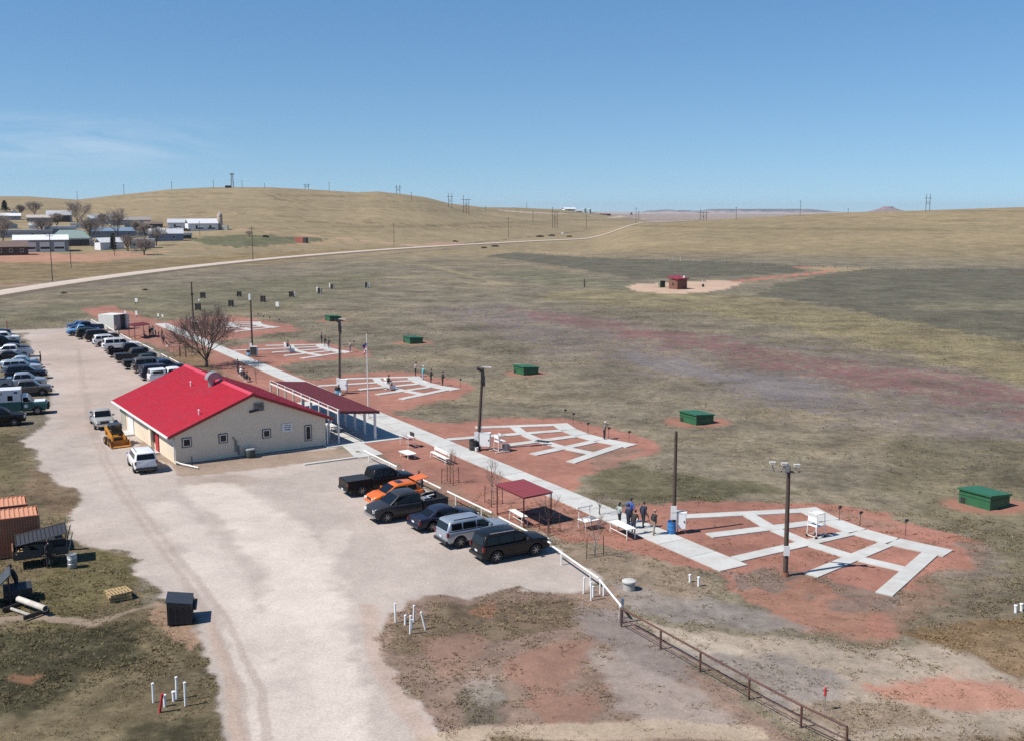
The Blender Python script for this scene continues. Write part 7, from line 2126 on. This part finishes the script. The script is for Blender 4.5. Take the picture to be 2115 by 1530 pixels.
# ---------------------------------------------------------------- trailer court beyond the road
def build_house(name, label, x0, x1, ytop, ybase, wall, roof, depth=8, rz=None, gable='side', cat='house', wins=2, doors=0, dark_front=False, eave=.62, winlab=None, group=None, hip=False):
    P = on((x0 + x1) / 2, ybase); d = math.hypot(P.x, P.y); k = d / KU
    w_, h = (x1 - x0) * k, (ybase - ytop) * k
    a = math.atan2(P.x, P.y)
    g = thing(name, label, cat, P, -a + (rz or 0), group)
    he = h * eave
    MB().bbox(-w_ / 2, w_ / 2, 0, depth, -1.0, he).build('wall', wall, g)
    o = .4
    if gable == 'side':      # ridge runs left to right
        r = MB().side([(-o, he - .12), (depth / 2, h), (depth + o, he - .12), (depth + o, he + .06), (depth / 2, h + .2), (-o, he + .06)], -w_ / 2 - .3, w_ / 2 + .3)
        r.v = [(y, x, z) for (x, y, z) in r.v]; r.f = [tuple(reversed(f)) for f in r.f]
        if hip: r.v = [(x * (.55 if z > he + .3 else 1), y, z) for x, y, z in r.v]
        r.build('roof', roof, g)
    elif gable == 'front':
        MB().side([(-w_ / 2 - o, he - .1), (0, h), (w_ / 2 + o, he - .1), (w_ / 2 + o, he + .08), (0, h + .2), (-w_ / 2 - o, he + .08)], -.3, depth + .3).build('roof', roof, g)
        MB().side([(-w_ / 2, he - .2), (0, h - .03), (w_ / 2, he - .2)], .002, .2).build('gable', wall, g)
    else:
        MB().bbox(-w_ / 2 - .2, w_ / 2 + .2, -.3, depth + .3, he, he + .22 + (h - he) * .5).build('roof', roof, g)
    if dark_front:
        MB().bbox(-w_ * .36, w_ * .42, -.03, -.004, 0, he * .86).build('opening', M_dark, g)
    for i in range(wins):
        x = -w_ / 2 + w_ * (i + .6) / (wins + .2)
        f = MB().bbox(x - .7, x + .7, -.06, -.004, he * .38, he * .78).build('window', M_white, g)
        MB().bbox(x - .58, x + .58, -.08, -.062, he * .42, he * .74).build('pane', M_glass, f)
    for i in range(doors):
        x = -w_ / 2 + w_ * (i + .5) / doors * .78 + w_ * .18
        ww = w_ / doors * .29
        f = MB().bbox(x - ww, x + ww, -.06, -.004, 0, he * .82).build('garage_door', M_white, g)
        MB().bbox(x - ww * .9, x + ww * .9, -.075, -.062, he * .24, he * .42).build('pane', M_glass, f)
    return g
hw_ = lambda n, c: mat('house_' + n, c, .8, .12, .8)
W_gr, W_wh, W_br, W_bl, W_cr, W_tan, W_dk = hw_('grey', (.30, .31, .33)), hw_('white', (.66, .66, .66)), hw_('brown', (.07, .05, .04)), hw_('blue', (.17, .21, .28)), hw_('cream', (.40, .40, .36)), hw_('tan', (.34, .30, .25)), hw_('dark', (.05, .05, .05))
R_wh, R_gr, R_teal, R_blue, R_br, R_dk = hw_('roof_white', (.62, .62, .63)), hw_('roof_grey', (.42, .43, .45)), hw_('roof_teal', (.20, .27, .25)), hw_('roof_blue', (.14, .21, .30)), hw_('roof_brown', (.15, .10, .08)), hw_('roof_dark', (.09, .09, .10))
build_house('white_shed', 'small white gabled house up the hill at the far left edge', 24, 36, 435, 449, W_wh, R_wh, 6, gable='front', wins=1)
build_house('mobile_home', 'long low house with white roof under the dark evergreen at the far left', -12, 38, 443, 455, W_gr, R_wh, 8, wins=3)
build_house('mobile_home', 'low house with pale pinkish roof left of the open dark carport house', 60, 106, 446, 459, W_tan, hw_('roof_pink', (.42, .36, .33)), 8, wins=2)
build_house('carport_house', 'pale roofed house with a wide dark opening, high up among the trees', 101, 146, 438, 459, W_gr, R_gr, 9, dark_front=True, wins=0)
build_house('mobile_home', 'pale blue-white trailer house between the two tall bare trees', 186, 232, 446, 464, hw_('pale_blue', (.38, .44, .48)), R_gr, 7, wins=3)
build_house('mobile_home', 'long low trailer house with brownish roof behind the tall bare tree', 233, 307, 450, 465, W_gr, hw_('roof_dust', (.26, .23, .21)), 7, wins=3)
build_house('garden_shed', 'small cream green shed in front of the long brown-roofed trailer', 260, 299, 458, 472, hw_('greenish', (.22, .24, .17)), R_br, 6, gable='front', wins=1)
build_house('open_carport', 'low brown roofed carport with a white eave line beside junk cars', 300, 335, 459, 471, W_dk, R_br, 7, wins=0, dark_front=True)
build_house('metal_garage', 'white metal garage with wide doors, farther left of the twin white buildings', 349, 398, 454, 473, W_wh, R_gr, 10, doors=2)
build_house('metal_garage', 'large white metal garage right beside the tan silo', 391, 450, 454, 477, W_wh, R_wh, 9, rz=.25, doors=2)
build_house('mobile_home', 'long grey trailer house left of the teal roof', 8, 100, 474, 491, W_gr, R_gr, 6, gable='flat', wins=4)
build_house('camper_trailer', 'blue and white trailer with a white awning above the teal roof', 98, 153, 466, 488, W_bl, R_wh, 6, gable='flat', wins=2)
build_house('mobile_home', 'long trailer house with a bright blue roof behind bare trees', 193, 279, 472, 490, W_bl, R_blue, 7, wins=3)
build_house('teal_roof_house', 'house with a broad teal hipped roof and a white wall', 112, 186, 479, 509, W_wh, R_teal, 11, dark_front=True, wins=0, hip=True, eave=.5)
build_house('blue_house', 'grey blue house behind the round bare shrub tree', 311, 376, 475, 499, W_bl, R_gr, 8, wins=2)
build_house('garden_shed', 'white shed with dark doorway right of the grey blue house', 375, 396, 480, 494, W_wh, R_gr, 5, wins=0, dark_front=True, gable='flat')
build_house('mobile_home', 'low grey trailer house partly hidden by the round bare tree', 271, 318, 492, 514, W_gr, R_gr, 6, gable='flat', wins=3)
build_house('white_shed', 'white gabled shed standing alone before the grey trailer house', 208, 257, 494, 516, W_wh, R_wh, 6, rz=.5, gable='side', wins=1)
build_house('garage_building', 'long garage building with three white doors and bright roof', 38, 134, 490, 521, hw_('garage_wall', (.26, .26, .27)), R_wh, 14, doors=3, wins=0, eave=.72)
build_house('log_cabin', 'small dark brown cabin with white windows at the left edge', -6, 53, 502, 528, W_br, R_br, 9, wins=3, eave=.6)
build_house('garden_shed', 'tiny white shed between the pinkish roof and the teal roof', 62, 78, 463, 473, W_wh, R_gr, 4, wins=0)
build_house('camper_trailer', 'small white camper at the right foot of the open carport house', 148, 172, 461, 472, W_wh, R_wh, 3, gable='flat', wins=1)
build_house('garden_shed', 'small grey shed above the long grey trailer at the far left', 10, 34, 461, 473, W_gr, R_br, 4, gable='front', wins=0)
build_house('camper_trailer', 'small cream camper between the blue roof and the grey blue house', 284, 306, 477, 488, W_cr, R_wh, 3, gable='flat', wins=2)
build_house('garden_shed', 'small brown shed just left of the white gabled shed', 188, 203, 497, 509, W_tan, R_br, 4, gable='front', wins=0)
build_house('camper_trailer', 'small pale trailer right behind the garage building roof', 40, 66, 479, 490, W_wh, R_gr, 3, gable='flat', wins=2)
def silo():
    P = on(455, 475); k = math.hypot(P.x, P.y) / KU
    g = thing('grain_silo', 'tall tan silo at the right end of the white metal garages', 'silo', P)
    r, h = 5.2 * k, 31 * k
    MB().lathe([(r, -1), (r, h * .97), (r * .92, h), (0, h)], 16).build('silo_wall', hw_('silo', (.42, .33, .25)), g, True)
    bd_ = MB()
    for i in range(6): MB().lathe([(r + .06, h * i / 6), (r + .06, h * i / 6 + .25)], 16).build('band', W_tan, g)
    MB().bbox(-.8, .8, -.8, .8, h, h + 1.3).build('cap', R_wh, g)
    MB().bbox(r, r + 4, -3, 0, -.5, 3).build('pump_house', W_cr, g)
silo()
g = thing('red_container', 'orange-red storage container on the green patch beyond the road', 'container', on(621, 502), -.2)
k = math.hypot(g.location.x, g.location.y) / KU
MB().bbox(-13 * k, 5 * k, 0, 3, -.2, 10.5 * k).build('side_wall', hw_('redbox', (.38, .12, .08)), g); MB().bbox(5 * k + .01, 12 * k, .1, 2.9, -.2, 10 * k).build('end_wall', W_dk, g)
MB().bbox(-13 * k, 12 * k, -.02, 3.02, 10.5 * k, 11.2 * k).build('roof', hw_('redroof', (.42, .16, .11)), g)
g = thing('hay_stack', 'low dark block on the green patch beyond the road', 'hay', on(548, 491))
MB().bbox(-6 * k, 6 * k, 0, 2.5, -.2, 4 * k).bbox(-4 * k, 3 * k, .3, 2, 4 * k, 5 * k).build('bale', hw_('bale', (.02, .022, .015)), g)
# small vehicles in the court
rc = [(290, 474, 'white'), (299, 475, 'taupe'), (318, 474, 'maroon'), (328, 474, 'white'), (352, 477, 'black'), (370, 477, 'white'), (384, 478, 'black'), (396, 477, 'navy')]
cl = ['white car parked before the cream green shed, leftmost of the court cars', 'drab car next to the leftmost white car in the trailer court', 'dark reddish car before the brown carport', 'white car at the right end of the brown carport', 'black pickup before the farther white garage', 'white pickup before the twin white garages', 'black pickup, left of two dark ones before the big white garage', 'navy SUV, right of two dark ones before the big white garage']
for i, (x, y, c) in enumerate(rc):
    kd = ['suv', 'sedan', 'suv', 'sedan', 'crew_pickup', 'crew_pickup', 'crew_pickup', 'suv'][i]
    o = make_vehicle(kd, c, {'suv': 'suv_car', 'sedan': 'sedan_car', 'crew_pickup': 'pickup_truck'}[kd], cl[i], 'car' if kd != 'crew_pickup' else 'pickup', 'cars in the trailer court')
    o.location = on(x, y); o.rotation_euler = (0, 0, .3 + i * .4)
# trees of the court
GTR = 'bare trees in the trailer court'
def court_tree(label, px, ytop, ybase, seed, depth=6, limbs=7, r=.42, spread=1.0):
    P = on(px, ybase); k = math.hypot(P.x, P.y) / KU
    bare_tree('bare_tree', label, P, (ybase - ytop) * k, seed, GTR, depth=depth, limbs=limbs, r=r, spread=spread, tw_min=3, trunk_h=.2, tw_mat=M_twig2)
court_tree('pale bare tree at the left picture edge beside the garage building', 7, 444, 503, 31)
court_tree('rounded bare tree on the slope, left of the open dark carport house', 72, 417, 447, 32, spread=1.2)
court_tree('small faint bare tree left of the rounded one on the slope', 42, 424, 449, 33)
court_tree('dense bare tree right beside the open dark carport house', 161, 417, 466, 34, 6, 6, spread=1.15)
court_tree('tall bare tree rising in front of the teal roof white wall', 187, 446, 508, 35, spread=1.0)
court_tree('tall bare tree in front of the bright blue roof', 243, 428, 492, 36, 6)
court_tree('round bare shrub-like tree closest to the road, right of the white shed', 298, 490, 527, 37, 6, 7, spread=1.3)
court_tree('bare tree in front of the grey blue house', 323, 470, 508, 38, 5)
court_tree('dark tangled bare tree just right of the white shed', 264, 486, 519, 39, 5)
court_tree('small bare bush at the start of the green patch by a utility pole', 515, 476, 489, 40, 5, 7, r=.15, spread=1.4)
court_tree('slim bare tree behind the long grey trailer house at the left', 118, 440, 472, 41)
court_tree('bare tree between the pale blue trailer and the brown carport', 212, 440, 474, 42)
court_tree('low bare tree in front of the junk cars', 300, 462, 492, 43)
court_tree('small bare tree at the right end of the blue roof', 284, 456, 488, 44)
court_tree('bare tree behind the garage building ridge', 90, 452, 490, 45)
def conifer(label, px, ytop, ybase, seed, wide=.3):
    P = on(px, ybase); k = math.hypot(P.x, P.y) / KU; H = (ybase - ytop) * k
    rng = random.Random(seed); g = thing('evergreen_tree', label, 'tree', P)
    MB().cyl((0, 0, -.3), (0, 0, H * .9), .22, .05, 6).build('trunk', M_bark, g)
    c = MB(); V, F = [], []
    for i in range(1100):
        t_ = rng.random() ** .8; z = H * (.08 + .92 * t_); rr = H * wide * (1 - t_) ** .8 * rng.uniform(.3, 1.1) * (1 + .25 * math.sin(9 * t_ + seed))
        a = rng.uniform(0, 6.28); p = Vector((rr * math.cos(a), rr * math.sin(a), z))
        s_ = H * .05 * rng.uniform(.6, 1.5)
        q = [p + Vector((rng.gauss(0, s_), rng.gauss(0, s_), rng.gauss(-.2 * s_, s_ * .6))) for _ in range(3)]
        V += q; F.append((len(V) - 3, len(V) - 2, len(V) - 1))
    c.add(V, F); c.build('crown', mat('needles', (.018, .028, .014), .9, .4, 2), g)
GE = 'evergreens in the trailer court'
conifer('dark broad evergreen on the slope at the far left', 10, 418, 438, 51, .42)
conifer('narrow dark evergreen standing right of the white shed face', 234, 486, 518, 52, .16)
# ---------------------------------------------------------------- poles and pylons on the plain
def upole(label, px, ytop, ybase, dist_=None, arm=True, group='wooden utility poles', name='utility_pole'):
    P = far(px, dist_) if dist_ else on(px, ybase)
    k = math.hypot(P.x, P.y) / KU; h = (ybase - ytop) * k
    r = max(.15, .45 * k)
    g = thing(name, label, 'utility pole', P, -.3, group)
    MB().cyl((0, 0, -1), (0, 0, h), r, r * .75, 7).build('pole', M_wood, g)
    if arm: MB().bbox(-h * .09, h * .09, -r * .6, r * .6, h * .93, h * .93 + r * 1.2).build('crossarm', M_wood, g)
    return g
for (px, yt, yb, ds, lab) in (
    (108.5, 490, 582, None, 'tallest utility pole near the road at the left, in front of the garage doors'), (147, 497, 554, None, 'utility pole right of the garage building'), (237, 488, 529, None, 'utility pole standing in front of the narrow dark evergreen'),
    (413, 459, 489, None, 'utility pole in front of the big white metal garage'), (522.5, 470, 541, None, 'utility pole standing before the green patch beside the small bush'), (814, 461, 509, None, 'lone utility pole on the corner where the side road meets the gravel road'),
    (1050, 449, 492, None, 'utility pole on the tan slope left of the three-legged pylon'), (1101, 428, 451, 1300, 'utility pole beyond the far track left of the three-legged pylon'), (1211, 445, 474, None, 'utility pole beside the gravel road below the white barn'),
    (1314, 420, 453, 1500, 'taller of two poles near where the gravel road vanishes'), (1319.5, 427, 446, 1900, 'shorter of two poles near where the gravel road vanishes'), (1521, 431, 457, 820, 'utility pole on the rise right of the low pylon'),
    (1653, 418, 448, 830, 'utility pole on the right hand ridge before the badlands'), (1752, 432, 441, 840, 'stub pole on the ridge left of the butte'), (161, 396, 411, 1400, 'first small pole on the skyline from the left, over the trailer court'),
    (258, 382, 402, 1420, 'second small pole on the skyline, over the tall bare tree'), (357, 376, 392, 1440, 'third small pole on the skyline'), (443, 372, 388, 1450, 'small skyline pole left of the cell tower'), (502, 374, 389, 1460, 'small skyline pole just right of the cell tower'),
    (548, 379, 388, 1460, 'tiny skyline pole at the head of the wheel tracks'), (681, 382, 401, 1380, 'skyline pole between the hilltop and the first pylon pair'), (850, 411, 430, 1250, 'faint pole on the hillside right of the first pylon'), (1003, 421, 432, 1500, 'tiny pole at the low end of the long hill'),
    (1088, 420, 432, 2300, 'faint pole far left of the white barn')):
    upole(lab, px, yt, yb, ds)
def hframe(label, px, ytop, ybase, dist_, legs=2, wpx=7):
    P = far(px, dist_); k = math.hypot(P.x, P.y) / KU; h = (ybase - ytop) * k; w_ = wpx * k
    r = max(.22, .55 * k)
    g = thing('power_pylon', label, 'pylon', P, .15, 'wooden power line pylons')
    for i in range(legs):
        x = -w_ / 2 + w_ * i / (legs - 1)
        hh = h if (legs == 2 or i == 0) else h * .8
        MB().cyl((x, 0, -1), (x, 0, hh), r, r * .8, 6).build('leg', M_wood, g)
    MB().bbox(-w_ * .95, w_ * .95, -r * .6, r * .6, h * .74, h * .74 + r * 1.4).build('crossarm', M_wood, g)
    MB().cyl((-w_ / 2, 0, h * .35), (w_ / 2, 0, h * .6), r * .5, n=5).cyl((w_ / 2, 0, h * .35), (-w_ / 2, 0, h * .6), r * .5, n=5).build('brace', M_wood, g)
hframe('small pylon pair farthest left on the hilltop skyline', 635, 378, 389, 1500)
hframe('two-legged pylon on the right shoulder of the long hill', 823, 379, 398, 1450, 2, 7)
hframe('two-legged pylon beside the tall three-legged one on the hill slope', 930, 393, 422, 1300, 2, 7)
hframe('tall three-legged pylon on the hill slope', 963, 386, 424, 1250, 3, 11)
hframe('three-legged pylon with one tall leg near the white barn', 1146, 406, 450, 1150, 3, 10)
hframe('low wide three-legged pylon standing beyond the rise', 1453, 432, 462, 1300, 3, 13)
hframe('two-legged pylon on the right hand ridge near the butte', 1916, 404, 436, 838, 2, 8)
P = far(482, 1470); k = 1470 / KU
g = thing('cell_tower', 'lattice communication tower with antennas on the hilltop', 'tower', P)
h = 29 * k; b0 = 2.2
for (sx, sy) in ((-1, -1), (1, -1), (1, 1), (-1, 1)):
    MB().cyl((sx * b0 * .8, sy * b0 * .8, -1), (sx * .9, sy * .9, h), .32, .25, 5).build('leg', M_steel, g)
for i in range(6):
    z0, z1_ = h * i / 6, h * (i + 1) / 6
    w0, w1 = b0 * .8 + (.9 - b0 * .8) * i / 6, b0 * .8 + (.9 - b0 * .8) * (i + 1) / 6
    br = MB()
    for (sx, sy, tx_, ty_) in ((-1, -1, 1, -1), (1, -1, 1, 1), (1, 1, -1, 1), (-1, 1, -1, -1)): br.cyl((sx * w0, sy * w0, z0), (tx_ * w1, ty_ * w1, z1_), .16, n=4)
    br.build('brace', M_steel, g, kind='stuff')
for a in range(5):
    c_ = Vector((math.cos(a * 1.256) * 2.2, math.sin(a * 1.256) * 2.2, h * .96)); MB().box(c_, (.9, .9, 2.6)).build('antenna', M_steel, g)
MB().lathe([(1.4, 0), (.3, .6)], 10, axis='X', c=(-2.0, 0, h * .55)).build('dish', M_white, g)
for (x, lab) in ((470, 'left one of two dark huts at the foot of the cell tower'), (476, 'right one of two dark huts at the foot of the cell tower')):
    P = far(x, 1465); g = thing('equipment_hut', lab, 'hut', P, .2)
    MB().bbox(-2.0, 2.0, -1.5, 1.5, -1, 3.0).build('wall', W_dk, g); MB().bbox(-2.3, 2.3, -1.8, 1.8, 3.0, 3.4).build('roof', R_dk, g)
# ranch on the low rise
def fbox(name, label, px, dist_, w_, h, dep, wall, roof, cat):
    P = far(px, dist_); g = thing(name, label, cat, P, .3)
    MB().bbox(-w_ / 2, w_ / 2, 0, dep, -2, h * .6).build('wall', wall, g)
    r = MB().side([(-1, h * .58), (dep / 2, h), (dep + 1, h * .58), (dep + 1, h * .62), (dep / 2, h * 1.05), (-1, h * .62)], -w_ / 2 - 1, w_ / 2 + 1)
    r.v = [(y, x, z) for (x, y, z) in r.v]; r.f = [tuple(reversed(f)) for f in r.f]; r.build('roof', roof, g)
    MB().bbox(-w_ * .2, w_ * .1, -.1, -.01, 0, h * .5).build('door', W_gr, g)
fbox('white_barn', 'long bright white barn far away on the low rise', 1178, 2300, 26, 6.5, 16, W_wh, R_wh, 'barn')
fbox('white_barn', 'lower white barn between the bright barn and the grain bins', 1198, 2300, 20, 4.5, 12, W_wh, R_gr, 'barn')
for (px, lab) in ((1207, 'left one of two pale grain bins on the low rise'), (1217, 'right one of two pale grain bins on the low rise')):
    P = far(px, 2300); g = thing('grain_bin', lab, 'grain bin', P)
    MB().lathe([(4.2, -2), (4.2, 8.5), (.6, 11), (0, 11)], 14).build('bin_wall', hw_('bin', (.33, .42, .44)), g, True)
    MB().lathe([(.7, 10.9), (.7, 11.5), (0, 11.6)], 8).build('cap', R_gr, g)
fbox('red_barn', 'low reddish sheds right of the grain bins', 1252, 2350, 22, 4, 10, hw_('barnred', (.16, .06, .05)), R_br, 'barn')
conifer('dark round tree alone on the low rise near where the road vanishes', 1304, 439, 445, 55, .5)
# brush along the road
def shrub(px, py, s_, seed, label, name='brush'):
    P = on(px, py); k = math.hypot(P.x, P.y) / KU; rng = random.Random(seed)
    g = thing('roadside_shrub', label, 'shrub', P, 0, 'dark shrubs along the gravel road')
    V, F = [], []
    R0_ = s_ * k
    for i in range(260):
        a, b_ = rng.uniform(0, 6.28), rng.random() ** .5
        p = Vector((R0_ * b_ * math.cos(a), R0_ * b_ * math.sin(a) * .7, R0_ * .45 * rng.random() * (1.1 - b_ * .7)))
        e = R0_ * .12
        V += [p + Vector((rng.gauss(0, e), rng.gauss(0, e), rng.gauss(0, e))) for _ in range(3)]; F.append((len(V) - 3, len(V) - 2, len(V) - 1))
    MB().add(V, F).build('foliage', mat('brush_dark', (.06, .05, .035), .9, .4, 2), g)
for i, (x, y, s_, lab) in enumerate(((1115, 490, 8, 'low dark shrub left of the road sign on the far road bank'), (1140, 488, 7, 'low dark shrub close right of the first one on the road bank'), (1176, 490, 6, 'dark shrub on the near road bank where it bends'), (1022, 510, 8, 'brown shrub where the far dirt strip meets the road'), (1000, 513, 6, 'brown shrub just left of the dirt strip by the road'), (940, 500, 6, 'pale brown shrub beyond the road junction'), (300, 600, 6, 'small dark shrub on the road bank above the target blocks'), (132, 607, 6, 'small dark shrub on the road bank at the left'))):
    shrub(x, y, s_, 60 + i, lab)
g = thing('road_sign', 'tiny white road sign on the bank of the gravel road', 'sign', on(1161, 487))
MB().bbox(-.9, .9, -.05, .05, 1.2, 2.9).build('panel', M_white, g); MB().cyl((0, .1, -.3), (0, .1, 2.9), .1, n=5).build('post', M_wood, g)
# field fence along the right hand rise
GF = 'fence posts along the foot of the right hand rise'
g = thing('field_fence', 'thin post fence along the foot of the right hand rise', 'fence', on(1400, 545))
fo = g.location.copy(); prev = None
fpts = [(1100, 524), (1200, 529), (1300, 534), (1400, 541), (1500, 546), (1600, 551), (1700, 555), (1800, 558), (1900, 560), (2000, 562), (2115, 564), (2240, 566)]
for a, b_ in zip(fpts[:-1], fpts[1:]):
    for t_ in (0, .25, .5, .75):
        P = on(a[0] + (b_[0] - a[0]) * t_, a[1] + (b_[1] - a[1]) * t_) - fo
        MB().cyl(P - Vector((0, 0, .3)), P + Vector((0, 0, 1.2)), .06, n=5).build('post', M_wood, g)
        if prev is not None:
            w_ = MB()
            for z in (.5, .8, 1.1): w_.cyl(prev + Vector((0, 0, z)), P + Vector((0, 0, z)), .008, n=3)
            w_.build('wire', M_steel, g, kind='stuff')
        prev = P
g = thing('field_gate', 'pair of pale posts in the field fence beyond the red shed', 'gate', on(1398, 540))
for x in (-1.6, 1.6): MB().cyl((x, 0, -.3), (x, 0, 1.9), .14, n=6).build('post', W_cr, g)

# ---------------------------------------------------------------- dry grass standing on the near ground
def tufts(name, n, rmin, rmax, seed, h0, h1, vmin):
    rs = np.random.default_rng(seed)
    th = rs.uniform(-.53, .53, n * 4); rr = np.sqrt(rs.uniform(rmin ** 2, rmax ** 2, n * 4))
    x, y = rr * np.sin(th), rr * np.cos(th)
    c, v = ground_eval(x, y)
    cl_ = fbm(x / .9, y / .9, 301, 3); cl2 = fbm(x / 6, y / 6, 311, 3)
    keep = (v > vmin) & (cl_ * .6 + cl2 * .4 + .25 * (v - .5) > .44 + .2 * rs.random(n * 4))
    idx = np.nonzero(keep)[0][:n]
    x, y, c, v = x[idx], y[idx], c[idx], v[idx]
    m_ = len(idx); nb = 5
    d = np.hypot(x, y)
    lum = rs.uniform(.9, 1.5, m_); st = rs.random(m_) < .45
    straw = np.array(sRGB(176, 158, 118)); dk = np.array(sRGB(84, 76, 54))
    cc = c * lum[:, None] * .9
    cc = np.where(st[:, None], cc * .45 + straw[None] * .55, cc * .85 + dk[None] * .15)
    base = np.stack([x, y, np.full(m_, -.05)], 1)
    V = np.zeros((m_, nb, 3, 3)); C = np.zeros((m_, nb, 3, 4)); C[..., 3] = 1
    hh = rs.uniform(h0, h1, m_)
    for k in range(nb):
        a = rs.uniform(0, 6.28, m_); L = hh * rs.uniform(.35, .8, m_); sp = rs.uniform(.8, 2.0, m_) * hh
        w_ = hh * .3
        off = rs.normal(0, .5, (m_, 2)) * hh[:, None]
        b0 = base.copy(); b0[:, :2] += off
        V[:, k, 0] = b0 + np.stack([-np.sin(a) * w_, np.cos(a) * w_, np.zeros(m_)], 1)
        V[:, k, 1] = b0 + np.stack([np.sin(a) * w_, -np.cos(a) * w_, np.zeros(m_)], 1)
        V[:, k, 2] = b0 + np.stack([np.cos(a) * sp, np.sin(a) * sp, L + .05], 1)
        C[:, k, :, :3] = (cc * rs.uniform(.8, 1.2, (m_, 1)))[:, None, :]
    V = V.reshape(-1, 3); C = np.clip(C.reshape(-1, 4), 0, 1)
    nt = len(V) // 3
    me_ = bpy.data.meshes.new(name)
    me_.vertices.add(len(V)); me_.vertices.foreach_set('co', V.ravel())
    me_.loops.add(nt * 3); me_.loops.foreach_set('vertex_index', np.arange(nt * 3, dtype=np.int32))
    me_.polygons.add(nt); me_.polygons.foreach_set('loop_start', np.arange(0, nt * 3, 3, dtype=np.int32)); me_.polygons.foreach_set('loop_total', np.full(nt, 3, dtype=np.int32))
    at_ = me_.attributes.new('blade', 'FLOAT_COLOR', 'POINT'); at_.data.foreach_set('color', C.ravel())
    me_.update(); me_.validate()
    o = bpy.data.objects.new(name, me_); COL.objects.link(o); tag(o, kind='stuff')
    mm = _mats.get('grass_blades')
    if mm is None:
        mm = bpy.data.materials.new('grass_blades'); mm.use_nodes = True; t2 = mm.node_tree
        a_ = _n(t2, 'ShaderNodeAttribute', attribute_name='blade')
        b2 = t2.nodes['Principled BSDF']; b2.inputs['Roughness'].default_value = .9; b2.inputs['Specular IOR Level'].default_value = .1
        t2.links.new(a_.outputs['Color'], b2.inputs['Base Color']); _mats['grass_blades'] = mm
    me_.materials.append(mm)
tufts('dry_grass', 42000, 37, 80, 1, .03, .09, .2)
tufts('dry_grass', 40000, 78, 240, 2, .05, .12, .5)
